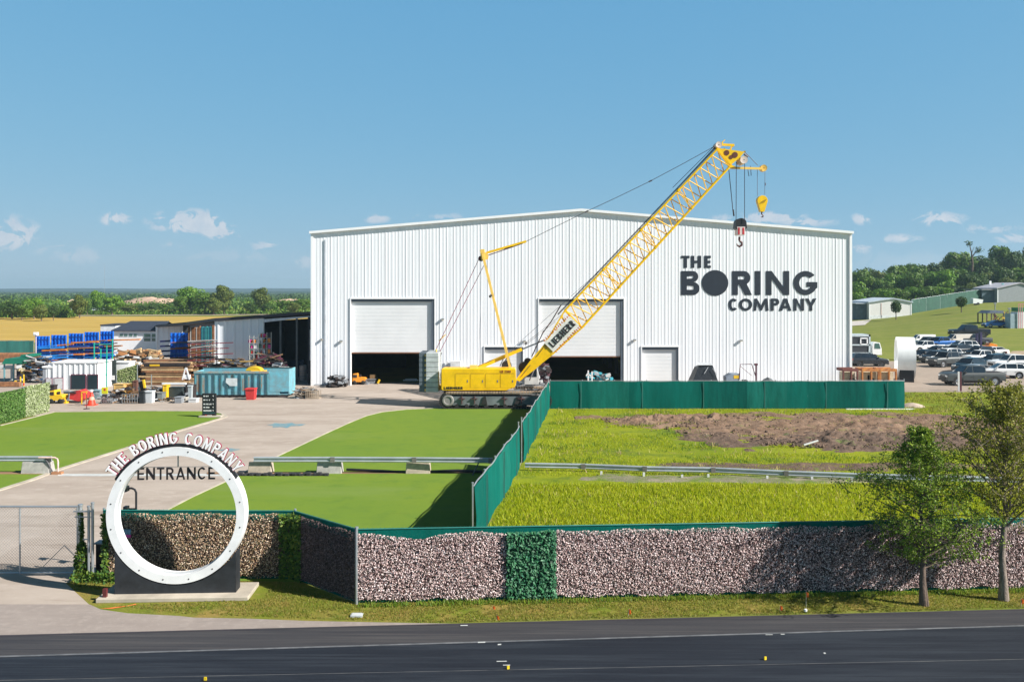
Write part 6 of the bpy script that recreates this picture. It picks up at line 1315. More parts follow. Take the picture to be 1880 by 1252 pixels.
for i, (a, b, t, bo) in enumerate([(224, 252, 723, 741), (186, 206, 730, 742)]):
    D = 79.5; t_ = thing('wire_crate', ['wire crate full of dark fittings behind the black sign lawn', 'flat cart with timber blocks right of the yellow notice'][i], 'crate', (X((a+b)/2, D), D, 0)); m = MB(t_.location)
    for k in range(7): x = X(a+(b-a)*k/6, D); m.box((x-.02, D, .08), (x+.02, D+.04, Z(t, D)))
    for z in (.1, Z(t, D)*.5, Z(t, D)): m.box((X(a, D), D-.02, z-.03), (X(b, D), D+.02, z))
    m.build('wire_side', galv, t_); m = MB(t_.location); m.box((X(a, D), D+.05, .05), (X(b, D), D+1, .14)); m.build('base', tim, t_)
    heap('fittings', a+2, b-2, t+2, bo, D+.2, 24, [dks, brn, greym], ['dark fittings inside the wire crate', 'timber blocks on the flat cart'][i], 'fittings', (.2, .5), (.08, .2), seed=20+i, dp=.6)
m = MB((X(333, 84), 84, 0)); D = 84; m.box((X(297, D), D, Z(706, D)), (X(341, D), D+.3, Z(703, D))); m.box((X(300, D), D+.05, 0), (X(302, D), D+.2, Z(706, D))); m.box((X(338, D), D+.05, 0), (X(340, D), D+.2, Z(706, D))); tag(m.build('white_beam', trimw), 'long white beam on two legs in front of the timber', 'beam')
mt_ = thing('white_tarp_frame', 'white A shaped frame at the right end of the timber stack', 'frame', (X(343, 90), 90, 0)); D = 90; m = MB(mt_.location)
m.bar(At(335, 697, D), At(341, 675, D), .12); m.bar(At(348, 697, D), At(342, 675, D), .12); m.box((X(338, D), D, Z(696, D)), (X(348, D), D+.3, Z(688, D))); m.build('frame', trimw, mt_); m = MB(mt_.location); m.box((X(340.5, D), D-.03, Z(682, D)), (X(344, D), D, Z(677, D))); m.build('red_mark', redm, mt_)
pst = thing('tall_stand', 'tall pale steel stand with a black and yellow case in front of the timber', 'stand', (X(262, 81), 81, 0)); D = 81; m = MB(pst.location); m.bar(At(255.5, 741, D), At(255.5, 695, D), .09); m.bar(At(278, 710, D), At(278, 688, D), .07); m.bar(At(256, 700, D), At(276, 700, D), .06); m.bar(At(250, 726, D), At(282, 726, D), .05); m.build('stand', galv, pst)
m = MB(pst.location); m.bar(At(259, 700, D), At(266, 722, D), .45, .3); m.build('case', dks, pst); m = MB(pst.location); m.bar(At(263.5, 697, D-.3), At(266, 712, D-.3), .16, .2); m.build('yellow_edge', yelm, pst)
heap('supplies', 205, 345, 664, 700, 102, 150, [dks, brn, tim, dks, M('clutter orange', (.5, .22, .08), .7)], 'dark jumble of beams behind the ivy panel and timber stack', 'clutter', (.8, 2.6), (.08, .22), seed=61, dp=3)
heap('supplies', 92, 205, 722, 742, 82.5, 70, [dks, greym, brn, palm, dks], 'small fittings along the foot of the white container', 'clutter', (.2, .7), (.08, .2), seed=62, dp=1.5)
heap('supplies', 205, 345, 712, 738, 82.8, 110, [dks, greym, brn, palm, dks, dks], 'dense row of fittings between the crates and the charcoal cabinet', 'clutter', (.2, .8), (.08, .22), seed=63, dp=1.5)
heap('supplies', 208, 250, 655, 668, 100, 60, [brn, timl, dks, palm, tim], 'brown and pale clutter below the white site office', 'clutter', (.4, 1.5), (.1, .3), seed=31)
heap('supplies', 212, 290, 645, 662, 108, 110, [timl, brn, tim, M('clutter orange', (.5, .22, .08), .7), timl], 'tan clutter against the white site office wall', 'clutter', (.5, 2), (.1, .4), seed=32)
heap('supplies', 256, 286, 660, 670, 101, 30, [palm, palm, dks], 'pale crates and a black drum right of the tan clutter', 'clutter', (.4, .8), (.3, .5), seed=33)
heap('supplies', 200, 345, 732, 742, 80.6, 46, [palm, greym, dks, brn, timl], 'loose fittings scattered along the yard edge', 'clutter', (.2, .8), (.05, .15), seed=34, dp=1)
heap('supplies', 344, 400, 668, 682, 100, 60, [dks, brn, M('clutter orange', (.5, .22, .08), .7), dks], 'dark bars on the ground under the pipe rack', 'clutter', (.6, 2), (.05, .16), seed=35)
t = thing('drum', 'steel drum inside the dark open bay beside the warehouse', 'drum', (X(556, 100), 100, 0)); m = MB(); m.lathe([(0, 0), (.42, 0), (.42, 1.7), (.34, 1.76), (0, 1.76)], n=18); m.build('body', M('drum steel', (.5, .42, .38), .4, .3), t, smooth=True); m = MB(); m.lathe([(.43, .5), (.45, .52), (.43, .56)], n=18); m.lathe([(.43, 1.1), (.45, 1.12), (.43, 1.16)], n=18); m.build('hoop', greym, t)
m = MB((X(542, 104), 104, 0)); m.box((X(515, 104), 104, 0), (X(550, 104), 106, 1.9)); m.box((X(520, 104), 103.95, .3), (X(545, 104), 104, 1.6)); tag(m.build('blue_container', M('navy container', (.012, .03, .07), .6), bevel=.03), 'navy container standing inside the dark open bay', 'container')
# things in front of the right part of the warehouse
tp_ = M('black tarpaulin', (.022, .026, .034), .45, var=.3, vs=1.2, bump=.6, bs=3)
D = 88; tt = thing('covered_pile', 'black tarpaulin tent shaped pile before the warehouse wall', 'tarpaulin', (X(1295, D), D, 0)); m = MB(tt.location); zt_ = Z(671, D)
m.add([(X(1262, D), D-.4, 0), (X(1326, D), D-.4, 0), (X(1326, D), D+2, 0), (X(1262, D), D+2, 0), (X(1281, D), D, zt_-.25), (X(1309, D), D, zt_-.05), (X(1309, D), D+1.6, zt_-.05), (X(1281, D), D+1.6, zt_-.25), (X(1287, D), D+.8, zt_+.02), (X(1307, D), D+.8, zt_+.12), (X(1268, D), D-.3, .75), (X(1320, D), D-.3, .7)], [(0,1,11,10),(10,11,5,4),(1,2,6,5,11),(2,3,7,6),(3,0,10,4,7),(4,5,9,8),(5,6,9),(6,7,8,9),(7,4,8)]); m.build('sheet', tp_, tt)
m = MB(tt.location); m.add([(X(1283, D), D+.1, zt_+.02), (X(1311, D), D+.1, zt_+.02), (X(1309, D), D+1.6, zt_+.2), (X(1286, D), D+1.6, zt_+.2)], [(0, 1, 2, 3)]); m.bar(At(1293, 686, D-.25), At(1300, 674, D-.15), .04); m.bar(At(1316, 688, D-.3), At(1308, 676, D-.2), .04); m.build('pale_cover', M('cover grey', (.5, .52, .55), .6), tt)
D = 87; tr = thing('tractor', 'compact tractor with open roll cage partly hidden behind the teal fence', 'tractor', (X(1370, D), D, 0)); og = tr.location.copy(); m = MB(og)
for y in (D, D+1.3): m.tube([At(1357, 697, y), At(1359, 669, y), At(1380, 668.5, y), At(1387, 690, y)], .05, 6); m.tube([At(1359, 672, y), At(1381, 690, y)], .03, 6)
m.bar(At(1359, 669, D), At(1359, 669, D+1.3), .06); m.bar(At(1380, 668.5, D), At(1380, 668.5, D+1.3), .06); m.bar(At(1388, 700, D), At(1388, 669, D), .14); m.bar(At(1385, 669, D), At(1391, 669, D), .2); m.build('roll_cage', M('cage maroon', (.12, .04, .06), .5), tr)
m = MB(og); m.prism([(X(1334, D), .5), (X(1356, D), .45), (X(1358, D), Z(686, D)), (X(1342, D), Z(686, D)), (X(1333, D), Z(692, D))], D, D+1.2); m.build('hood', M('hood blue grey', (.25, .30, .38), .5), tr, bevel=.04); m = MB(og); m.box((X(1347, D), D-.02, Z(695, D)), (X(1357, D), D+.3, Z(689, D))); m.build('yellow_panel', yelm, tr)
m = MB(og); m.lathe([(0, -.1), (.3, -.08), (.55, 0), (.6, .1), (.6, .3), (0, .3)], (X(1375, D), D-.05, .6), 18, 'Y'); m.lathe([(0, -.1), (.2, -.08), (.34, 0), (.38, .1), (.38, .3), (0, .3)], (X(1340, D), D-.05, .38), 18, 'Y'); m.build('wheel', M('tyre rubber', (.02, .02, .02), .8), tr, smooth=True); m = MB(og); m.box((X(1366, D), D+.2, .9), (X(1374, D), D+1, 1.35)); m.build('seat', dks, tr)
D = 86; ct = thing('covered_pile', 'low grey tarpaulin mound right of the tractor', 'tarpaulin', (X(1412, D), D, 0)); m = MB(ct.location); hs_ = [(1390, .5), (1398, 1.1), (1406, 1.5), (1414, 1.72), (1422, 1.5), (1428, .9), (1436, .3)]
n_ = len(hs_); m.v = [tuple(Vector((X(p, D), D+y, h_*f_))-m.o) for y, f_ in ((-.5, 0), (0, .8), (.8, 1), (1.6, .8), (2.1, 0)) for p, h_ in hs_]; m.f = [(j*n_+i, j*n_+i+1, (j+1)*n_+i+1, (j+1)*n_+i) for j in range(4) for i in range(n_-1)]; m.build('sheet', M('grey tarpaulin', (.13, .14, .15), .6, var=.3, vs=1, bump=.6, bs=3), ct)
heap('supplies', 1078, 1125, 685, 700, 86, 26, [palm, M('clutter cyan', (.05, .4, .5), .5), M('clutter cyan', (.05, .4, .5), .5), greym], 'white and cyan items below the right roller door opening', 'clutter', (.2, .6), (.1, .25), seed=41)
t = thing('white_stand', 'small white H shaped stand in the right roller door opening', 'stand', (X(1084, 85), 85, 0)); m = MB(t.location); D = 85; m.bar(At(1080, 706, D), At(1080, 680, D), .12); m.bar(At(1087, 706, D), At(1087, 682, D), .12); m.bar(At(1080, 688, D), At(1087, 690, D), .12); m.bar(At(1076, 690, D), At(1080, 684, D), .1); m.build('stand', trimw, t)
heap('dark_rubble', 992, 1008, 668, 700, 93, 40, [dks, greym, M('clutter plum', (.1, .04, .05), .6)], 'dark stacked parts beside the left jamb of the right roller door', 'parts', (.3, .7), (.1, .3), seed=42)
heap('offcuts', 950, 990, 693, 700, 86, 24, [palm, trimw, greym], 'low white offcuts on the ground behind the crane cab', 'offcuts', (.5, 1.4), (.1, .3), seed=43)
# ------------------------------------------------------------------ right side: frames, ring, vehicles
orf = M('rust orange frame', (.62, .26, .06), .7, var=.35, vs=2, col2=(.28, .08, .04))
for i, (a, b, lb) in enumerate([(1548, 1577, 'dark rusty machine frame at the warehouse corner'), (1583, 1616, 'orange steel box frame between the rusty frame and the white ring'), (1616, 1648, 'orange steel box frame touching the white ring')]):
    D = 91; t = thing('steel_cradle', lb, 'steel frame', (X((a+b)/2, D), D, 0)); og = t.location.copy(); m = MB(og); zt_ = Z(677, D); z1 = Z(682, D)
    m.box((X(a, D), D, z1), (X(b-.8, D), D+.3, zt_)); 
    for px in (a, (a+b)/2, b-3): m.box((X(px, D), D+.02, 0), (X(px+2.2, D), D+.28, z1))
    m.box((X(a, D), D+1.6, z1), (X(b-.8, D), D+1.9, zt_)); m.box((X(a, D), D+.3, z1), (X(a+2, D), D+1.6, zt_)); m.build('frame', orf if i else M('dark red frame', (.20, .06, .05), .7, var=.3), t)
    m = MB(og); m.box((X(a+3, D), D+.5, .2), (X(b-4, D), D+1.5, z1-.1)); m.build('insert', M('insert cream', (.72, .62, .45), .7, var=.3), t)
    m = MB(og)
    for k in range(5): px = a+3+(b-a-8)*rr.random(); m.box((X(px, D), D+.42, .3+rr.random()*.6), (X(px+2.5, D), D+.5, .7+rr.random()*.8))
    m.build('bracket', dks, t)
# second ring, seen edge on
D = 99; vr = thing('tunnel_ring', 'white ring segment standing edge on beside the parking lot', 'ring', (X(1668, D), D+.9, 0), math.radians(71)); r_ = 2.38; m = MB()
m.lathe([(r_-.3, -.95), (r_, -.95), (r_, .95), (r_-.3, .95), (r_-.3, -.95)], (0, 0, 2.6), 64, 'Y'); rg = m.build('ring', M('ring segment white', (.84, .86, .86), .45, var=.08, vs=1), vr, smooth=True)
m = MB()
for a in range(0, 360, 60): x_, z_ = math.cos(math.radians(a+15))*(r_-.1), math.sin(math.radians(a+15))*(r_-.1)+2.6; m.box((x_-.05, -.975, z_-.05), (x_+.05, -.94, z_+.05))
m.build('bolt', dks, rg); m = MB(); m.prism([(-2.05, .0), (2.05, .0)]+[(x, 2.6-math.sqrt(max(0, (r_+.02)**2-x*x))) for x in [2.05*(1-2*i/16) for i in range(17)]], -.75, .75); m.build('base', black, vr)
# post by the road
t = thing('marker_post', 'tall dark red and white marker post in front of the grey pickup', 'post', W(1761, 718)); m = MB(); m.box((-.02, -.1, 0), (.22, .1, 2.0)); m.build('post', M('post dark plum', (.10, .03, .045), .5), t); m = MB(); m.box((-.10, -.1, 0), (-.021, .1, 2.0)); m.build('white_face', trimw, t)
m = MB(W(1675, 746)); q = m.o; m.lathe([(0, .35), (.5, .25), (.95, .1), (1.1, 0)], q[:], 9, 'Z'); tag(m.build('boulder', M('pale boulder', (.5, .4, .32), .9, bump=.5, bs=3), smooth='all'), 'pale boulder in the grass at the right end of the teal fence', 'boulder')
m = MB((X(1600, 75.9), 75.9, 0)); m.box((X(1552, 75.9), 75.6, 0), (X(1678, 75.9), 75.85, .07)); tag(m.build('white_pipe', trimw), 'white pipe lying on the grass along the foot of the teal fence', 'pipe')
m = MB((X(1490, 57), 57, 0)); m.bar(At(1476, 816.5, 57), At(1502, 808.5, 57), .10, .08); tag(m.build('white_plank', trimw), 'white plank lying on the dug soil in the meadow', 'plank')
# vehicles -------------------------------------------------------------------------------------
glassc = M('car glass', (.015, .02, .028), .06, spec=.9); tyre = M('tyre rubber', (.02, .02, .02), .8); rimm = M('wheel rim', (.42, .43, .45), .3, .7); rimd = M('dark rim', (.06, .06, .065), .4, .5)
hlm = M('headlight', (.8, .8, .78), .1); tlm = M('tail light', (.45, .01, .01), .2); trimb = M('black plastic', (.02, .02, .022), .6)
PAINT = {}
def paint(nm, c, metal=.0, rough=.22): 
    if nm not in PAINT: PAINT[nm] = M('paint '+nm, c, rough, metal, var=.03, vs=.5, spec=.6)
    return PAINT[nm]
def hull(mb, prof, W_, ins, z_off=0):
    """side profile swept over the width with rolled edges"""
    n = len(prof); cx = sum(p[0] for p in prof)/n; cz = sum(p[1] for p in prof)/n
    def ring(y, s): return [(p[0]-(1 if p[0] > cx else -1)*min(s, abs(p[0]-cx)), y, p[1]-(1 if p[1] > cz else 0)*s*.8) for p in prof]
    rows = [ring(-W_/2, ins), ring(-W_/2+ins*.5, ins*.3), ring(-W_/2+ins*1.6, 0), ring(W_/2-ins*1.6, 0), ring(W_/2-ins*.5, ins*.3), ring(W_/2, ins)]
    k = len(mb.v); mb.add([v for r in rows for v in r], [])
    for j in range(5):
        for i in range(n): mb.f.append((k+j*n+i, k+j*n+(i+1) % n, k+(j+1)*n+(i+1) % n, k+(j+1)*n+i))
    mb.f += [tuple(range(k, k+n)), tuple(range(k+5*n, k+6*n))[::-1]]
def arches(prof_top, L_, wb, wr, zb):
    """close the lower edge of a body profile, front (+x) to rear, with wheel arches"""
    out = []
    for cx in (wb/2, -wb/2): out += [(cx+wr*1.18*math.cos(math.radians(a)), wr+wr*1.15*math.sin(math.radians(a))) for a in (-12, 20, 50, 90, 130, 160, 192)]
    out = [(x, max(z, zb)) for x, z in out]
    return prof_top+out
def car(kind, pn, loc, yaw, label, cat, L_=None, rim=None):
    P = {'sedan': (4.8, 1.82, 2.85, .34), 'suv': (4.8, 1.92, 2.85, .37), 'pickup': (5.9, 2.02, 3.7, .45), 'van': (5.6, 2.0, 3.4, .37)}[kind]
    L0, W_, wb, wr = P; hl = L0/2; zb = wr*(1.1 if kind == 'pickup' else .85); t = thing({'sedan': 'parked_car', 'suv': 'parked_suv', 'pickup': 'pickup_truck', 'van': 'parked_van'}[kind], label, cat, loc, yaw, 'vehicles in the parking lot')
    if kind == 'sedan':
        top = [(-hl, zb+.1), (-hl+.02, .82), (-hl+.15, 1.0), (-1.5, 1.03), (.95, .98), (hl-.35, .82), (hl-.05, .66), (hl, .45), (hl-.05, zb)]
        cab = [(-2.0, .98), (-1.25, 1.40), (-.2, 1.46), (.45, 1.38), (1.35, .95)]
    elif kind == 'suv':
        top = [(-hl, zb+.1), (-hl+.02, .95), (-hl+.05, 1.1), (1.0, 1.12), (hl-.3, 1.0), (hl-.05, .82), (hl, .5), (hl-.05, zb)]
        cab = [(-hl+.08, 1.06), (-hl+.45, 1.64), (-1.4, 1.72), (.3, 1.68), (1.25, 1.09)]
    elif kind == 'van':
        top = [(-hl, zb), (-hl, 1.2), (1.2, 1.2), (hl-.5, 1.1), (hl-.05, .85), (hl, .5), (hl-.05, zb)]
        cab = [(-hl+.02, 1.15), (-hl+.15, 1.98), (.9, 1.98), (1.8, 1.12)]
    else:
        top = [(-hl, zb+.1), (-hl, 1.32), (-.98, 1.30), (-.95, 1.3), (1.15, 1.28), (hl-.25, 1.22), (hl-.05, 1.12), (hl, .7), (hl-.05, zb)]
        cab = [(-1.02, 1.24), (-.96, 1.93), (-.5, 2.0), (.78, 1.98), (1.42, 1.25)]
    prof = [top[0]]+top[1:]+[]
    out = []
    for cx in (wb/2, -wb/2): out += [(cx+wr*1.2*math.cos(math.radians(a)), wr+wr*1.2*math.sin(math.radians(a))) for a in (-10, 25, 58, 90, 122, 155, 190)]
    prof = top+[(x, max(z, zb)) for x, z in out]
    pm_ = paint(*pn); m = MB(); 
    # body: side skins use the arched outline, the middle is filled
    tri_hull = MB(); n = len(prof)
    flat = [Vector((p[0], p[1], 0)) for p in prof]; tri = tessellate_polygon([flat]); ins = .09
    def row(y, s): return [(p[0]*(1-s*.4/abs(hl)), y, p[1]-(s if p[1] > .9 else 0)) for p in prof]
    rows = [row(-W_/2, .07), row(-W_/2+.04, .02), row(-W_/2+.16, 0), row(W_/2-.16, 0), row(W_/2-.04, .02), row(W_/2, .07)]
    m.add([v for r in rows for v in r], [])
    for j in range(5):
        for i in range(n): m.f.append((j*n+i, j*n+(i+1) % n, (j+1)*n+(i+1) % n, (j+1)*n+i))
    m.f += [tuple(x_ for x_ in tt_) for tt_ in tri]+[tuple(x_+5*n for x_ in tt_) for tt_ in tri]
    body = m.build('body', pm_, t, smooth=True)
    # cabin: painted shell, glass let into it
    def shell(cab, w0, w1, inset=0):
        mm = MB(); zlo = min(p[1] for p in cab); zhi = max(p[1] for p in cab); r1, r2 = [], []
        for p in cab: f = (p[1]-zlo)/(zhi-zlo); w = (w0*(1-f)+w1*f)/2; r1.append((p[0], -w, p[1])); r2.append((p[0], w, p[1]))
        k = len(cab); mm.add(r1+r2, [tuple(range(k)), tuple(range(k, 2*k))[::-1]]+[(i, (i+1) % k, k+(i+1) % k, k+i) for i in range(k)]); return mm
    wc = W_-.18; sh_ = shell(cab, wc, wc-.36).build('cabin', pm_, t, smooth=True, bevel=.03)
    zlo = min(p[1] for p in cab); zhi = max(p[1] for p in cab); cx = sum(p[0] for p in cab)/len(cab); cz = (zlo+zhi)/2
    g = [(cx+(p[0]-cx)*.92, cz+.02+(p[1]-cz)*.82) for p in cab]
    gm = MB(); fz = lambda z: ((wc*(1-(z-zlo)/(zhi-zlo))+(wc-.36)*(z-zlo)/(zhi-zlo))/2+.012)
    spl = {'sedan': (-.1,), 'suv': (-.05, -1.25), 'van': (.75,), 'pickup': (.33,)}[kind]
    import itertools
    xs = sorted([min(p[0] for p in g)]+list(spl)+[max(p[0] for p in g)])
    def clipx(poly, a, b):
        for sgn, lim in ((1, a), (-1, b)):
            o2 = []
            for i in range(len(poly)):
                p, q = poly[i], poly[(i+1) % len(poly)]; dp, dq = sgn*(p[0]-lim), sgn*(q[0]-lim)
                if dp >= 0: o2.append(p)
                if dp*dq < 0: s_ = dp/(dp-dq); o2.append((p[0]+(q[0]-p[0])*s_, p[1]+(q[1]-p[1])*s_))
            poly = o2
        return poly
    for a, b in zip(xs, xs[1:]):
        if kind == 'van' and b < .8: continue
        pg = clipx(g, a+.04, b-.04)
        if len(pg) < 3: continue
        for s in (-1, 1): gm.add([(p[0], s*fz(p[1]), p[1]) for p in pg], [tuple(range(len(pg)))])
    # windscreen and rear window
    f0, f1 = cab[-1], cab[-2]; b0, b1 = cab[0], cab[1]
    for (lo, hi, sx) in ((f0, f1, 1), (b0, b1, -1)):
        l_ = lambda k: (lo[0]+(hi[0]-lo[0])*k+sx*.014, lo[1]+(hi[1]-lo[1])*k+.012); p0, p1 = l_(.14), l_(.9)
        gm.add([(p0[0], -fz(p0[1])+.10, p0[1]), (p0[0], fz(p0[1])-.10, p0[1]), (p1[0], fz(p1[1])-.10, p1[1]), (p1[0], -fz(p1[1])+.10, p1[1])], [(0, 1, 2, 3)])
    gm.build('window', glassc, t)
    for sx in (1, -1):
        for sy in (1, -1):
            w = MB(); c = (sx*wb/2, sy*(W_/2-.13), wr); w.lathe([(wr*.62, -.11), (wr*.95, -.11), (wr, -.07), (wr, .07), (wr*.95, .11), (wr*.62, .11)], c, 20, 'Y'); wo_ = w.build('wheel', tyre, t, smooth=True)
            w = MB(); w.lathe([(wr*.98, -.02), (wr*1.2, -.02), (wr*1.2, .02), (wr*.98, .02)], (sx*wb/2, sy*(W_/2-.015), wr), 20, 'Y'); w.build('wheel_arch', trimb, t)
            w = MB(); s = sy*.10; w.lathe([(0, s*.8), (wr*.25, s), (wr*.55, s*.7), (wr*.64, s), (wr*.64, 0)], c, 10, 'Y'); w.build('rim', rim or rimm, wo_)
    for sy in (1, -1):
        w = MB(); zh = {'sedan': .68, 'suv': .85, 'pickup': .95, 'van': .85}[kind]; w.box((hl-.22, sy*(W_/2-.10), zh-.09), (hl+.012, sy*(W_/2-.52), zh+.07)); w.build('headlight', hlm, t, bevel=.02)
        w = MB(); w.box((-hl-.015, sy*(W_/2-.04), zh-.06), (-hl+.10, sy*(W_/2-.26), zh+.20)); w.build('tail_light', tlm, t, bevel=.02)
        w = MB(); w.box((cab[-1][0]-.35, sy*(W_/2-.06), cab[-1][1]+.02), (cab[-1][0]-.22, sy*(W_/2+.12), cab[-1][1]+.17)); w.build('mirror', trimb if kind == 'pickup' else pm_, t, bevel=.02)
    w = MB(); w.box((hl-.1, -.55, zb+.16), (hl+.02, .55, zb+.42)); w.box((hl-.1, -W_/2+.12, zb-.06), (hl+.03, W_/2-.12, zb+.08)); w.box((-hl-.03, -W_/2+.1, zb-.02), (-hl+.1, W_/2-.1, zb+.14)); w.build('bumper', trimb, t)
    w = MB()
    for sy in (1, -1): w.box((-wb/2+wr*1.3, sy*(W_/2-.01), zb), (wb/2-wr*1.3, sy*(W_/2+.008), zb+.07))
    w.build('sill', trimb, t)
    w = MB(); w.box((-hl+.25, -W_/2+.25, .28), (hl-.25, W_/2-.25, zb+.1)); w.build('underbody', dks, t)
    w = MB(); doors = {'sedan': (.95, -.1, -1.05), 'suv': (1.0, -.05, -1.15), 'pickup': (1.35, .33, -.7), 'van': (1.3, .6)}[kind]
    for x_ in doors:
        for sy in (1, -1): w.box((x_-.008, sy*(W_/2-.003), zb+.12), (x_+.008, sy*(W_/2+.006), cab[0][1]-.18))
    for x_ in doors[1:]:
        for sy in (1, -1): w.box((x_+.06, sy*W_/2, cab[0][1]-.33), (x_+.24, sy*(W_/2+.025), cab[0][1]-.29))
    w.build('door_seam', trimb, body)
    if kind == 'pickup':
        w = MB(); w.box((-hl+.10, -W_/2+.17, 1.2), (-1.05, W_/2-.17, 1.335)); w.build('load_bed', dks, t)
    if L_: t.scale = (L_/L0,)*3
    return t
wht, gry, drk, blu, slv, blk, navyp, tan_ = ('white', (.80, .80, .80)), ('slate', (.055, .062, .064), .1, .4), ('graphite', (.035, .04, .048), .3), ('blue', (.02, .12, .38), .3), ('silver', (.46, .48, .50), .5, .3), ('black', (.012, .013, .018), .1), ('dark teal blue', (.025, .05, .07), .3), ('cream', (.55, .50, .45))
V = [  # kind, paint, px centre, D, yaw (deg, 180 faces left), length, label, category
 ('pickup', gry, 1784, 95.3, 180, 6.35, 'slate grey pickup truck nearest the road at the front of the parking lot', 'pickup'),
 ('suv', wht, 1841, 103, 172, 4.9, 'white SUV directly behind the tailgate of the slate pickup', 'SUV'),
 ('pickup', wht, 1862, 112.5, 180, 6.1, 'white pickup at the right edge behind the white SUV', 'pickup'),
 ('sedan', slv, 1788, 104.2, 200, 4.9, 'silver sedan just behind the cab of the slate pickup', 'car'),
 ('suv', navyp, 1779, 110.5, 215, 5.0, 'dark teal SUV with pale bumper behind the silver sedan', 'SUV'),
 ('pickup', gry, 1741, 118, 200, 6.0, 'grey pickup with red tail lamp left of the dark teal SUV', 'pickup'),
 ('suv', drk, 1718, 124.5, 205, 4.8, 'graphite SUV behind the grey pickup', 'SUV'),
 ('sedan', blk, 1698, 129, 205, 4.7, 'black car next to the white ring, leftmost of its row', 'car'),
 ('pickup', wht, 1803, 123, 195, 5.6, 'small white pickup in the middle row behind the dark teal SUV', 'pickup'),
 ('sedan', navyp, 1834, 123, 188, 4.8, 'dark blue car between the small white pickup and the dark cabinet', 'car'),
 ('suv', blk, 1797, 130.5, 205, 4.8, 'black SUV behind the small white pickup', 'SUV'),
 ('suv', wht, 1765, 139, 185, 5.0, 'white SUV with dark windows in the back row beside the blue pickup', 'SUV'),
 ('pickup', wht, 1700, 139, 190, 5.4, 'white pickup with black bed behind the ring, left of the blue pickup', 'pickup'),
 ('pickup', blu, 1729, 145, 190, 5.6, 'bright blue pickup in the back row', 'pickup'),
 ('van', tan_, 1758, 150, 185, 5.2, 'cream van behind the white SUV in the back row', 'van'),
 ('pickup', gry, 1790, 150, 180, 5.2, 'grey pickup below the black truck on the slope', 'pickup'),
 ('pickup', blk, 1779, 163, 180, 6.9, 'long black pickup highest on the grass slope', 'pickup'),
 ('van', wht, 1692, 154, 180, 4.6, 'small white van farthest left in the back row', 'van'),
 ('sedan', blu, 1827, 180, 180, 4.9, 'dark blue car in front of the pergola', 'car'),
 ('suv', drk, 1756, 133.5, 200, 4.8, 'graphite SUV in front of the blue pickup', 'SUV'),
 ('sedan', gry, 1756, 124, 205, 4.8, 'grey sedan between the graphite SUV and the dark teal SUV', 'car'),
 ('suv', wht, 1738, 128, 200, 4.7, 'white SUV half hidden behind the grey pickup with the red tail lamp', 'SUV'),
 ('sedan', wht, 1822, 133, 190, 4.6, 'small white car below the orange machine', 'car'),
 ('sedan', gry, 1868, 106.5, 176, 4.8, 'slate car at the right edge beside the white SUV', 'car'),
 ('suv', navyp, 1824, 117.5, 190, 4.8, 'dark teal SUV between the white pickup at the edge and the small white pickup', 'SUV'),
 ('sedan', blk, 1722, 135, 200, 4.7, 'black car squeezed behind the graphite SUV near the ring', 'car'),
 ('sedan', slv, 1779, 135.5, 195, 4.7, 'silver car in the back rows left of the orange machine', 'car'),
 ('pickup', drk, 1706, 146.5, 190, 5.4, 'graphite pickup between the small white van and the blue pickup', 'pickup'),
 ('suv', drk, 1594, 119, 0, 4.9, 'black SUV parked before the box truck beside the warehouse', 'SUV')]
for v_ in V:
    g = G(v_[2], v_[3]); car(v_[0], v_[1], (g.x, g.y, g.z+.012 if g.y < 128 else g.z+.13), math.radians(v_[4]), v_[6], v_[7], v_[5], rimd if v_[1] in (drk, blk) else None)
# box truck
D = 128; t = thing('box_truck', 'white cab box truck with open dark body beside the warehouse', 'truck', (X(1590, D), D, 0)); og = t.location.copy()
def W3(a, t0, b, bo, y0, y1): m = MB(og); m.box((X(a, D), y0, Z(bo, D)), (X(b, D), y1, Z(t0, D))); return m
W3(1548, 617, 1597, 648, D+.05, D+2.4).build('box_body', M('box body dark', (.03, .035, .045), .6), t)
m = W3(1548, 614, 1598, 618, D-.05, D+2.5); m.box((X(1595, D), D-.05, Z(650, D)), (X(1598, D), D+2.5, Z(614, D))); m.box((X(1548, D), D-.05, Z(634.5, D)), (X(1598, D), D+.0, Z(632, D))); m.box((X(1548, D), D-.05, Z(650, D)), (X(1600, D), D+2.4, Z(647, D))); fr_ = m.build('body_frame', M('frame blue grey', (.5, .58, .62), .5), t)
m = MB(og)
for a, b, c, d in [(1579, 621, 1581, 632.5), (1591, 621, 1593, 632.5), (1579, 620, 1593, 622), (1579, 631, 1593, 633)]: m.box((X(a, D), D-.08, Z(d, D)), (X(c, D), D-.051, Z(b, D)))
m.build('hatch', trimw, fr_)
m = MB(og); m.prism([(X(1602, D), Z(652, D)), (X(1620, D), Z(652, D)), (X(1619.5, D), Z(641, D)), (X(1616, D), Z(629, D)), (X(1604, D), Z(628.5, D)), (X(1602, D), Z(634, D))], D+.1, D+2.2); cb = m.build('cab', paint(*wht), t, bevel=.06)
m = MB(og); m.prism([(X(1606, D), Z(640, D)), (X(1617, D), Z(640, D)), (X(1614.5, D), Z(630.5, D)), (X(1606.5, D), Z(630.5, D))], D+.06, D+.09); m.build('window', M('cab glass green', (.08, .16, .14), .1), cb)
for px in (1565, 1606): m = MB(og); m.lathe([(0, -.12), (.28, -.12), (.30, -.02), (.46, -.1), (.48, .2), (0, .2)], (X(px, D), D+.15, .48), 18, 'Y'); m.build('wheel', tyre, t, smooth=True)
m = MB(og); m.box((X(1560, D), D+.4, .5), (X(1612, D), D+1.9, .8)); m.build('chassis', dks, t)
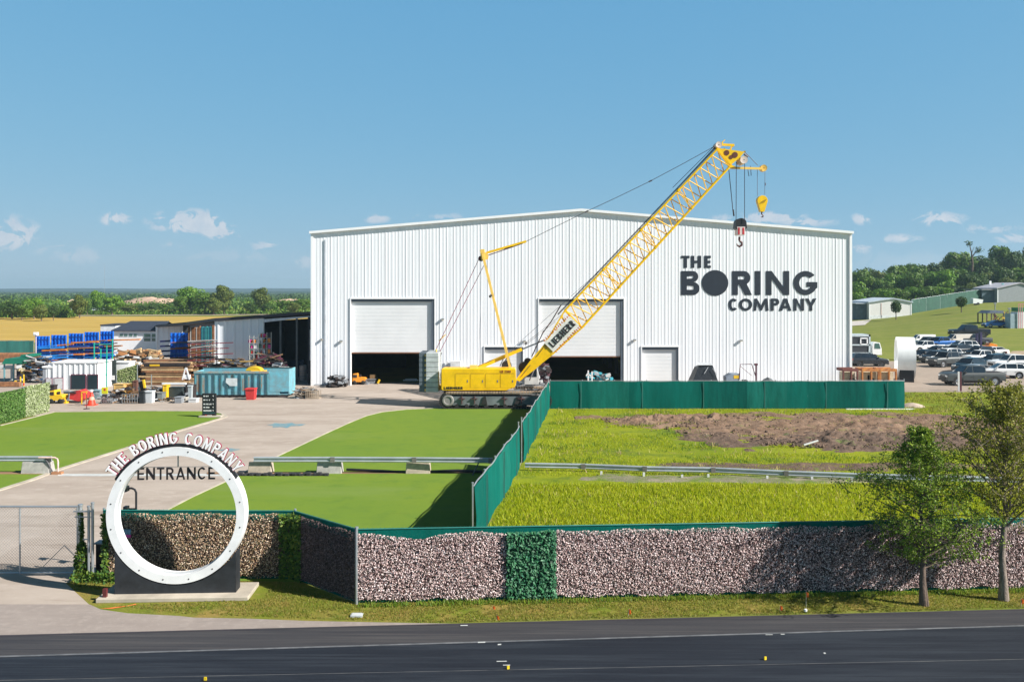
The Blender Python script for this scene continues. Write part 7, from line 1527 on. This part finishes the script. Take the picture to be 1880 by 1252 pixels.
# orange machine, dark cabinet, pergola, white container
g = G(1815, 141); t = thing('orange_lift', 'orange machine with dark mast among the parked cars', 'machine', g+Vector((0, 0, .1))); m = MB(); m.prism([(-1.0, .3), (1.1, .3), (1.1, .9), (.5, 1.1), (-.1, 1.15), (-.3, .8), (-1.0, .7)], -.6, .6); m.build('body', M('machine vivid orange', (.9, .28, .02), .4), t, bevel=.05); m = MB(); m.box((-1.5, -.3, .1), (-1.2, .3, 2.9)); m.box((-2.0, -.3, .1), (-1.85, .3, 2.7)); m.bar((-1.4, 0, 2.0), (.2, 0, 1.3), .12); m.build('mast', M('mast navy', (.04, .03, .10), .5), t)
for s in (-.6, .7): m = MB(); m.lathe([(0, -.66), (.3, -.66), (.33, -.5), (.33, .5), (.3, .66), (0, .66)], (s, 0, .33), 14, 'Y'); m.build('wheel', tyre, t, smooth=True)
g = G(1847, 128); t = thing('utility_cabinet', 'small dark cabinet standing alone at the end of the concrete path', 'cabinet', g); m = MB(); m.box((-.3, -.25, .01), (.3, .25, 1.05)); m.build('body', M('cabinet charcoal', (.03, .04, .05), .6), t, bevel=.04); m = MB(); m.lathe([(0, 1.05), (.16, 1.06), (.16, 1.3), (.1, 1.36), (0, 1.37)], n=12); m.build('cap', M('cap maroon', (.15, .03, .03), .5), t)
D = 190; g = G(1820, D); t = thing('pergola', 'open pergola with slate roof on thin posts on the slope', 'pergola', g); og = t.location.copy(); k = D/F
m = MB(); hh = 24*k; m.prism([(-17*k, hh-5*k), (18*k, hh-5*k), (13*k, hh), (-9*k, hh)], -2, 2); m.build('roof', M('pergola slate', (.13, .16, .22), .6), t); m = MB()
for x in (-16.5*k, -8*k, 14*k): m.box((x-.1, -1.9, 0), (x+.1, -1.7, hh-5*k)); m.box((x-.1, 1.7, 0), (x+.1, 1.9, hh-5*k))
m.build('post', M('pergola post', (.12, .08, .07), .7), t)
heap('supplies', 1812, 1852, 0, 0, D, 1, [dks], 'tiny', 'x') if False else None
t2 = thing('garden_furniture', 'dark red clutter of chairs and planters beside the pergola', 'furniture', G(1842, 186)); bs = [(MB(), M('furniture maroon', (.12, .03, .04), .6)), (MB(), M('furniture brown', (.25, .15, .08), .6)), (MB(), yelm)]
for i in range(60): b = rr.choice(bs[:2]+bs)[0]; c = Vector((rr.uniform(-3.0, 2.0), rr.uniform(-1, 1), rr.uniform(.15, 2.6*rr.random()+.3))); d = Vector((rr.uniform(-1, 1), rr.uniform(-.4, .4), rr.uniform(-1, 1))).normalized()*rr.uniform(.2, .6); b.bar(c-d, c+d, .1, .14)
for b, mt in bs: b.build('piece', mt, t2)
D = 178; g = G(1872, D); t = thing('white_container', 'white container with red stripes and green top at the right edge', 'container', g); k = D/F; m = MB(); m.box((-9*k, -1, 0), (20*k, 1.5, 30*k)); m.build('box', M('container white', (.76, .78, .8), .55), t); m = MB(); m.box((-21*k, -.8, 0), (-9.01*k, 1.2, 27*k)); m.build('side_box', M('container blue grey', (.30, .40, .46), .6), t)
m = MB(); 
for x in (-7.5, -4.5, -1): m.box((x*k, -1.03, 0), ((x+1)*k, -1.005, 44*k))
m.box((-7.5*k, -1.03, 44*k), (20*k, -.9, 45*k)); m.build('stripe', M('stripe pink red', (.6, .2, .25), .5), t); m = MB(); m.box((-8*k, -.9, 31*k), (20*k, 1.4, 38*k)); m.build('top', M('top green', (.02, .22, .08), .6), t)
# two sheds on the slope
def gable(label, px0, px1, D, eave, apex, base, wallm, roofm, left=None, name='shed'):
    g = G((px0+px1)/2, D); t = thing(name, label, 'shed', g); k = D/F; w = (px1-px0)*k/2; he = (base-eave)*k; ha = (base-apex)*k; xa = w*.12
    m = MB(); m.prism([(-w, -.6), (w, -.6), (w, he), (xa, ha), (-w, he)], -0, 13); m.build('wall', wallm, t)
    m = MB(); 
    for a, b in (((-w-.3, he-.05), (xa, ha)), ((xa, ha), (w+.3, he-.05))): m.add([(a[0], -.35, a[1]+.06), (b[0], -.35, b[1]+.06), (b[0], 13.3, b[1]+.06), (a[0], 13.3, a[1]+.06), (a[0], -.35, a[1]+.36), (b[0], -.35, b[1]+.36), (b[0], 13.3, b[1]+.36), (a[0], 13.3, a[1]+.36)], [(3,2,1,0),(4,5,6,7),(0,1,5,4),(1,2,6,5),(2,3,7,6),(3,0,4,7)])
    m.build('roof', roofm, t)
    m = MB(); m.box((-w-.02, -.06, -.5), (-w+.25, .0, he)); m.box((w-.25, -.06, -.5), (w+.02, .0, he)); m.build('corner_trim', trimw, t)
    if left: m = MB(); m.box((-w-left*k, 1.5, -.6), (-w-.02, 11, he-.3)); m.build('lean_to', M('lean to slate', (.10, .15, .19), .6, var=.3, vs=.5), t); m = MB(); m.box((-w-left*k-.4, 1.0, he-.3), (-w-.02, 11.5, he-.1)); m.build('lean_to_roof', roofm, t)
    return t
s1 = gable('white gabled metal shed on the slope right of the warehouse', 1595.5, 1673.5, 240, 555.5, 549, 583.5, M('small shed white', (.74, .72, .71), .6, var=.05), M('small shed roof', (.55, .62, .70), .5), 19)
m = MB(); k = 240/F; m.box((-38*k, -.05, -.5), (38*k, -.02, 5*k)); m.build('skirt', M('skirt pale', (.8, .82, .85), .6), s1)
m = MB(); m.box((-17.5*k, -.05, 0), (-16*k, -.02, 27*k)); m.build('downspout', M('downspout tan', (.55, .40, .36), .6), s1)
gable('grey gabled metal shed high on the slope at the right edge', 1831, 1905, 258, 537, 527.5, 561, M('shed grey', (.30, .32, .34), .6, var=.08), M('grey shed roof', (.5, .48, .52), .5), 23)
# vehicles and poles near the sheds
for px, D, hpx, lb, c in [(1818, 268, 36, 'thin pole with a white head above the grey shed', trimw), (1841, 262, 32, 'thin pale green pole behind the grey shed', M('pole green', (.15, .45, .45), .5)), (1800, 268, 16, 'short brown post left of the grey shed', brn), (1827, 215, 18, 'thin grey pole in the grass above the pergola', greym), (1853, 205, 14, 'short grey pole in the grass right of the pergola', greym)]:
    g = G(px, D); t = thing('utility_pole', lb, 'pole', g); h_ = hpx*D/F; m = MB(); m.tube([(0, 0, 0), (0, 0, h_)], .12, 6); m.build('pole', c if 'head' not in lb else brn, t); m = MB(); m.box((-.3, -.15, h_-.9 if 'head' in lb else h_), (.3, .15, h_+.3)); m.build('head', c, t)
g = G(1793, 250); t = thing('parked_trailer', 'small white trailer parked left of the grey shed', 'trailer', g); m = MB(); m.prism([(-1.4, .5), (1.2, .5), (1.5, 1.6), (-1.2, 2.0), (-1.4, 1.9)], -.8, .8); m.build('body', trimw, t); m = MB(); m.lathe([(0, -.9), (.4, -.9), (.4, .9), (0, .9)], (0, 0, .4), 12, 'Y'); m.build('wheel', tyre, t)
# ------------------------------------------------------------------ trees
bark = M('bark', (.17, .12, .095), .9, var=.4, vs=6, bump=.6, bs=20, stretch=(3, 3, .5))
barkp = M('pale bark', (.30, .24, .20), .9, var=.4, vs=6, bump=.6, bs=20, stretch=(3, 3, .5))
dec = leafmat('elm leaves', [(.09, .18, .015), (.20, .31, .025), (.05, .11, .012), (.32, .42, .04), (.12, .22, .02), (.25, .34, .03), (.035, .08, .012)], .28)
jun = leafmat('olive leaves', [(.18, .20, .018), (.32, .31, .035), (.09, .11, .012), (.42, .39, .05), (.24, .25, .025), (.05, .07, .012)], .25)
def branchy(name, label, loc, H, crown0, Rmax, mat, bk, nleaf, lsize, seed, lean=.06, prof=None, tr=.14, nb=46, up=.7, fork=None):
    r = random.Random(seed); rn = np.random.default_rng(seed); t = thing(name, label, 'tree', loc)
    tm = MB(); pts = []; n = 9
    for i in range(n+1): f = i/n; pts.append(Vector((lean*H*f*f+.05*math.sin(i*1.7+seed), .05*math.sin(i*2.3+seed), H*.96*f)))
    tm.tube(pts, [tr*(1-.88*i/n)*(1.35 if i == 0 else 1) for i in range(n+1)], 9); 
    if fork: tm.tube([(fork, -.05, 0), (fork*.3, 0, crown0*.7), (fork*.8, .1, crown0*1.6)], [tr*.7, tr*.6, tr*.3], 8)
    tm.build('trunk', bk, t, smooth=True)
    bm_ = MB(); cs = []; ws = []
    for b in range(nb):
        f = (b+.5)/nb; z = crown0+(H-crown0)*f*.97; ft = z/H; i0 = min(n-1, int(ft/.96*n)); base = pts[i0]+(pts[i0+1]-pts[i0])*max(0, min(1, ft/.96*n-i0))
        a = b*2.4+r.random()*.8; R_ = Rmax*(prof(f) if prof else math.sin(math.pi*min(1, f*.85+.12))**.7)*(.58+.62*r.random()); d = Vector((math.cos(a), math.sin(a), up*(.4+.8*r.random()))); ks = 5; pp = [base]
        for k in range(1, ks+1): pp.append(base+d*R_*k/ks+Vector((.06*r.uniform(-1, 1), .06*r.uniform(-1, 1), .12*R_*math.sin(k/ks*2.2)+.05*r.uniform(-1, 1))))
        bm_.tube(pp, [max(.008, tr*.30*(1-.85*k/ks)*(1-f*.5)) for k in range(ks+1)], 5, caps=False)
        for k in range(1, ks+1):
            for q in range(2):
                if k < 2 and r.random() < .4: continue
                d2 = Vector((r.uniform(-1, 1), r.uniform(-1, 1), r.uniform(-.1, .9))); l2 = R_*.35*r.uniform(.5, 1.1)+.12; e = pp[k]+d2.normalized()*l2; bm_.tube([pp[k], (pp[k]+e)/2+Vector((0, 0, .03)), e], [.010, .007, .004], 4, caps=False)
                for s in (.35, .6, .85, 1.0): cs.append(pp[k]+(e-pp[k])*s); ws.append(l2)
            cs.append(pp[k]); ws.append(.2)
    bm_.build('limbs', bk, t)
    C_ = np.array([tuple(c) for c in cs]); w = np.array(ws); keep = rn.random(len(C_)) > .12; C_, w = C_[keep], w[keep]; k = rn.integers(0, len(C_), nleaf)
    p = C_[k]+rn.normal(size=(nleaf, 3))*(.035+.075*w[k])[:, None]; qmesh('leaves', quads(p, lsize*(.55+.9*rn.random(nleaf))), mat, t); return t
p1 = W(1695, 1111); p2 = W(1841, 1102)
s1_ = F/p1.y
branchy('elm_tree', 'smaller bright green leafy tree in front of the flower fence', p1, (1111-782)/s1_, 1.15, 2.15, dec, bark, 24000, .056, 3, -.01, lambda f: (.86+.8*f) if f < .30 else max(.14, 1.10*(1-(f-.30)/.70)**.85), .11, 66, .32, fork=.10)
s2_ = F/p2.y
branchy('juniper_tree', 'taller olive green feathery tree at the right edge', p2, (1102-712)/s2_, 2.2, 2.1, jun, barkp, 27000, .054, 8, .03, lambda f: (.62+.5*f/.3) if f < .3 else max(.12, 1.12*(1-(f-.3)/.7)**.75), .135, 64, .85)
# trees off the right edge that throw shade on the fence
# background crowns: a handful of leafy kinds, copied
def bgtree(name, seed, W_, H_, mat, nleaf, lsize, label, loc, lobes=9, trunk=.12, flat=1.0, group=None):
    r = random.Random(seed); rn = np.random.default_rng(seed); t = thing(name, label, 'tree', loc, 0, group); R_ = W_/2
    tm = MB(); tm.tube([(0, 0, -.6), (.1, 0, H_*.3), (0, .1, H_*.7)], [W_*.035, W_*.03, W_*.012], 7)
    for i in range(5): a = i*1.3+seed; tm.tube([(0, 0, H_*(.25+.07*i)), (math.cos(a)*R_*.35, math.sin(a)*R_*.35, H_*(.42+.06*i)), (math.cos(a)*R_*.65, math.sin(a)*R_*.65, H_*(.5+.07*i))], [W_*.018, W_*.012, W_*.005], 5, caps=False)
    tm.build('trunk', bark, t, smooth=True)
    L_ = []
    for i in range(lobes):
        a = r.random()*6.28; rad = R_*.62*r.random()**.5; z = H_*(trunk+.2+(.66-trunk)*r.random()); s = R_*(.30+.22*r.random()); L_.append((math.cos(a)*rad, math.sin(a)*rad, z, s))
    L_.append((0, 0, H_*.80, R_*.42)); L_.append((0, 0, H_*.5, R_*.7)); L_ = np.array(L_)
    k = rn.integers(0, len(L_), nleaf); v = rn.normal(size=(nleaf, 3)); v /= np.linalg.norm(v, axis=1)[:, None]; rad = .62+.42*rn.random(nleaf)**.6
    p = L_[k, :3]+v*(L_[k, 3]*rad)[:, None]*np.array([1, 1, .85*flat]); p[:, 2] = np.clip(p[:, 2], H_*trunk*.6, H_*1.02)
    qmesh('crown', quads(p, lsize*(.6+.9*rn.random(nleaf)), tilt=v*.9), mat, t); return t
far1 = leafmat('woodland leaves', [(.055, .145, .018), (.13, .25, .03), (.025, .06, .01), (.20, .29, .04), (.07, .15, .02)], .3)
far2 = leafmat('dark woodland leaves', [(.035, .085, .018), (.08, .15, .03), (.015, .04, .01), (.13, .20, .04)], .3)
far3 = leafmat('olive woodland leaves', [(.09, .14, .025), (.17, .22, .045), (.045, .075, .015), (.24, .27, .06)], .3)
far4 = leafmat('bright woodland leaves', [(.08, .21, .02), (.17, .33, .03), (.04, .11, .015), (.26, .40, .04)], .3)
kinds = [bgtree('broadleaf_tree', i+1, 12, 12, mt, 3600, .62, 'placeholder', (0, -500, -50), 10+i) for i, mt in enumerate([far1, far2, far3, far1, far4])]
used = [False]*5
def put(k, px, top, base, wpx, D=None, lab='', grp=None, zoff=-.2):
    if D is None: D = F*CH/(base-HZ); g = Vector(((px-CX)/F*D, D, 0))
    else: g = G(px, D)
    H_ = (CH-(top-HZ)*D/F)-g.z; w = wpx*D/F; sc = (w/11.2, w/11.2, H_/11.6)
    if not used[k]:
        used[k] = True; t = kinds[k]; t.location = g; t.scale = sc; t['label'] = lab
        if grp: t['group'] = grp
        return t
    return copy_thing(kinds[k], lab, g, rr.random()*6.28, sc, grp)
GL = 'trees on the plain behind the dry field'
for a in [(1, 22, 553, 586, 46, 'dark round tree at the far left of the field edge'), (4, 62, 549, 586, 36, 'bright green tree left of the olive bush at the field edge'), (3, 40, 560, 588, 30, 'low tree between the two leftmost trees'), (2, 76, 560, 590, 30, 'olive bushy tree in front of the bright green one'), (1, 98, 560, 589, 20, 'narrow dark tree left of the white farm roof'),
          (2, 146, 543, 584, 34, 'olive tree with a dark base between the white farm roofs'), (3, 160, 548, 578, 24, 'slender tree behind the right edge of the olive tree'), (4, 178, 535.5, 577, 28, 'tallest green tree right of the olive tree'), (4, 206, 545, 579, 38, 'broad green tree left of the sand hill'), (2, 238, 560, 576, 34, 'grey green bush below the sand hill'), (1, 262, 560, 575, 22, 'small round bush in front of the sand hill'), (1, 281, 556.5, 576, 16, 'tiny dark tree in front of the sand hill'), (3, 300, 558, 575, 20, 'small tree at the right foot of the sand hill'),
          (3, 330, 545, 577, 34, 'green tree at the left end of the tall central clump'), (4, 350, 529, 576, 58, 'big green tree forming the left of the central clump'), (3, 376, 538, 577, 42, 'dense green tree in the middle of the central clump'), (2, 392, 548, 578, 36, 'olive tree at the front right of the central clump'), (2, 411, 526, 577, 46, 'big olive tree at the right of the central clump'),
          (2, 478, 530, 572, 36, 'pale tall tree standing alone right of the central clump'), (1, 460, 556, 577, 26, 'round dark bush below the pale tall tree'), (1, 487, 559, 576, 22, 'round bush right of the pale tall tree'), (3, 524, 552, 575, 34, 'low green tree before the right sand patch'), (3, 556, 550, 575, 30, 'green tree beside the warehouse corner'), (2, 540, 556, 577, 26, 'olive bush between the two trees at the warehouse corner')]:
    put(a[0], a[1], a[2], a[3], a[4], None, a[5], GL)
GR = 'trees of the wooded hill on the right'
adj = ['broad', 'dense', 'tall', 'low', 'spreading', 'rounded']; col_ = ['mid green', 'dark green', 'olive', 'green', 'bright green']
back = [(1575, 497, 44), (1592, 492, 46), (1618, 500, 42), (1642, 488, 44), (1668, 486, 46), (1692, 489, 40), (1712, 484, 44), (1734, 480, 48), (1768, 464, 62), (1800, 470, 50), (1822, 476, 44), (1842, 453, 50), (1868, 462, 46), (1895, 455, 50), (1925, 450, 60), (1965, 455, 60)]
front = [(1572, 520, 46), (1598, 508, 44), (1620, 516, 40), (1646, 505, 46), (1672, 503, 44), (1700, 500, 50), (1728, 498, 52), (1752, 494, 48), (1784, 500, 52), (1812, 502, 50), (1838, 490, 50), (1866, 492, 54), (1900, 494, 54)]
desc = lambda i, n, row: f"{'first second third fourth fifth sixth seventh eighth ninth tenth eleventh twelfth thirteenth fourteenth fifteenth sixteenth'.split()[i]} tree from the warehouse in the {row} row of the wooded hill"
for i, (px, top, w) in enumerate(back): put([3, 1, 2, 0, 3][i % 5] if px < 1750 else [1, 2, 0][i % 3], px, top, 0, w*1.15, 362+8*math.sin(i*2), desc(i, 16, 'back'), GR)
for i, (px, top, w) in enumerate(front): put([4, 3, 0, 4, 3, 1][i % 6] if px < 1740 else [1, 2, 1, 0][i % 4], px, top, 0, w*1.1, 318+5*math.sin(i*3), desc(i, 13, 'middle'), GR)
low = [(1570, 538, 34), (1596, 534, 36), (1622, 532, 34), (1648, 530, 36), (1676, 528, 34), (1704, 526, 36), (1730, 528, 34), (1758, 524, 36), (1785, 520, 34), (1812, 516, 34), (1850, 512, 40), (1882, 512, 40)]
for i, (px, top, w) in enumerate(low): put([4, 0, 4, 3][i % 4] if px < 1750 else [2, 1][i % 2], px, top, 0, w*1.2, 292+4*math.sin(i*2), desc(i, 12, 'front'), GR)
g = G(1783, 352); t = thing('dead_tree', 'bare twisted snag sticking out above the wooded hill', 'tree', g); k = 352/F; m = MB(); top = (CH-(447-HZ)*k)-g.z
m.tube([(0, 0, 0), (.5, 0, top*.6), (.2, 0, top*.8), (-.8, 0, top)], [.5, .4, .25, .12], 6); m.tube([(.4, 0, top*.72), (1.6, 0, top*.82), (3.0, 0, top*.86)], [.25, .16, .08], 6); m.tube([(.2, 0, top*.8), (1.2, 0, top*.93)], [.15, .06], 5); m.build('trunk', bark, t); rn = np.random.default_rng(2)
qmesh('leaves', np.concatenate([quads(np.array([-.9, 0, top])+rn.normal(size=(90, 3))*.55, .5), quads(np.array([3.0, 0, top*.87])+rn.normal(size=(110, 3))*.65, .5)]), far2, t)
for k_, (px, D, top, wpx, base, lab) in enumerate([(1645, 228, 552, 19, 586, 'young dark tree on a thin trunk before the white shed'), (1765, 225, 544, 20, 574, 'young tree on the slope in front of the teal fence')]):
    g = G(px, D); H_ = (CH-(top-HZ)*D/F)-g.z; t = thing('young_tree', lab, 'tree', g); m = MB(); m.tube([(0, 0, 0), (0, 0, H_*.6)], [.14, .07], 6); m.build('trunk', bark, t); R_ = wpx*D/F/2; rn = np.random.default_rng(k_+5); n = 900
    v = rn.normal(size=(n, 3)); v /= np.linalg.norm(v, axis=1)[:, None]; p = np.array([0, 0, H_*.68])+v*(rn.random(n)**.4)[:, None]*np.array([R_, R_, H_*.33]); qmesh('crown', quads(p, .34), far2, t)
# hedges and bushes along the far field edge: many small crowns read as one mass
n = 9000; rn = np.random.default_rng(9); x = -360+rn.random(n)*340; y = 345+rn.random(n)*22+(x+360)*.09; z = np.abs(rn.normal(size=n))*1.1*(1+.8*np.sin(x*.09)*np.sin(x*.023))
o = qmesh('hedgerow', quads(np.stack([x, y, z], 1), .9), far1, None, (0, 0, 0)); tag(o, 'low hedgerow thicket along the far side of the dry field', 'hedge', kind='stuff')
n = 5000; x = -215+rn.random(n)*50; y = 322+rn.random(n)*10; z = rn.random(n)*4.2*(.85+.15*np.sin(x)); o = qmesh('hedgerow', quads(np.stack([x, y, z], 1), .8), far1, None, (0, 0, 0)); tag(o, 'tall dense hedge at the far left below the dark trees', 'hedge', kind='stuff')
n = 22000; x = -520+rn.random(n)*530; y = 430+rn.random(n)*220; z = np.abs(rn.normal(size=n))*1.5+1.5*np.maximum(0, np.sin(x*.05+y*.03)); o = qmesh('scrub', quads(np.stack([x, y, z], 1), 1.2), far1, None, (0, 0, 0)); tag(o, 'scattered scrub on the plain around the sand hills', 'scrub', kind='stuff')
n = 7000; x = 205+rn.random(n)*120; x = 120+rn.random(n)*150; y = 286+rn.random(n)*16; z = np.array([zg(a, b) for a, b in zip(x, y)])+np.abs(rn.normal(size=n))*1.5; k = (x/y > .385); o = qmesh('undergrowth', quads(np.stack([x, y, z], 1)[k], .6), far4, None, (0, 0, 0)); tag(o, 'undergrowth along the foot of the wooded hill', 'undergrowth', kind='stuff')
# wooded plain: crowns of a few metres, far too many to count
def plain(n, Da, Db, per, w, h, mat, seed, label):
    r = np.random.default_rng(seed); y = Da+(Db-Da)*r.random(n)**1.4; x = (-.62+.66*r.random(n))*y; k = np.sin(x*.006+y*.004)+np.sin(y*.011+x*.002)+.8*r.normal(size=n) > -.4; x, y = x[k], y[k]
    s = (.6+.8*r.random(len(x)))*w; q = np.repeat(np.stack([x, y, s*h], 1), per, 0); s3 = np.repeat(s, per); v = r.normal(size=(len(q), 3)); v /= np.linalg.norm(v, axis=1)[:, None]; v[:, 2] = np.abs(v[:, 2])
    p = q*[1, 1, .45]+v*np.stack([s3, s3, s3*h*.8], 1); o = qmesh('wooded_plain', quads(p, np.repeat(s, per)*.55, tilt=v*.9), mat, None, (0, 0, 0)); tag(o, label, 'woodland', kind='stuff')
plain(560, 470, 1000, 24, 4.0, .38, far2, 21, 'scattered woodland on the plain around and beyond the sand hills')
plain(1200, 900, 2200, 14, 6.0, .36, far2, 22, 'far hazy woodland below the blue ridge')
# white farm roofs on the plain
for i, (a, b, lb) in enumerate([(106, 130, 'short white farm building left of the olive tree'), (162, 194, 'longer white farm building right of the olive tree'), (2, 12, 'tiny white farm building at the far left horizon')]):
    D = 420 if i < 2 else 640; x0, x1 = X(a, D), X(b, D); t = thing('farm_building', lb, 'building', ((x0+x1)/2, D, 0)); zt_ = Z(566 if i < 2 else 552, D); m = MB(t.location); m.box((x0, D, -.2), (x1, D+8, zt_-1.0)); m.build('wall', M('farm wall', (.5, .52, .55), .7), t); m = MB(t.location)
    m.prism([(D-.5, zt_-1.0), (D+4, zt_), (D+8.5, zt_-1.0)], x0-.4, x1+.4, fr=lambda a_, y_, z_: (y_, a_, z_)); m.build('roof', M('farm roof', (.62, .66, .70), .5), t)
# radio mast on the horizon
D = 2100; t = thing('radio_mast', 'hair thin radio mast far away on the left horizon', 'mast', (X(192, D), D, 0)); m = MB(); m.tube([(0, 0, 0), (0, 0, Z(486, D))], .30, 4); m.build('mast', M('mast grey', (.3, .32, .35), .6), t); m = MB(); m.tube([(0, 0, Z(500, D)), (0, 0, Z(498, D))], .6, 4); m.build('antenna', M('mast grey', (.3, .32, .35), .6), t)
# ------------------------------------------------------------------ the air itself
m = MB(); m.box((-5100, -90, -3), (5100, 6600, 75))
hz_o = m.build('haze', None); hz_o['kind'] = 'stuff'; tag(hz_o, 'pale blue summer haze over the far plain', 'haze', kind='stuff')
hm = bpy.data.materials.new('haze'); hm.use_nodes = True; t = hm.node_tree; t.nodes.clear(); o = N(t, 'ShaderNodeOutputMaterial'); pv = N(t, 'ShaderNodeVolumePrincipled')
pv.inputs['Color'].default_value = (.62, .86, 1, 1); pv.inputs['Density'].default_value = .00017; pv.inputs['Anisotropy'].default_value = .2
t.links.new(pv.outputs[0], o.inputs['Volume']); hz_o.data.materials.append(hm)
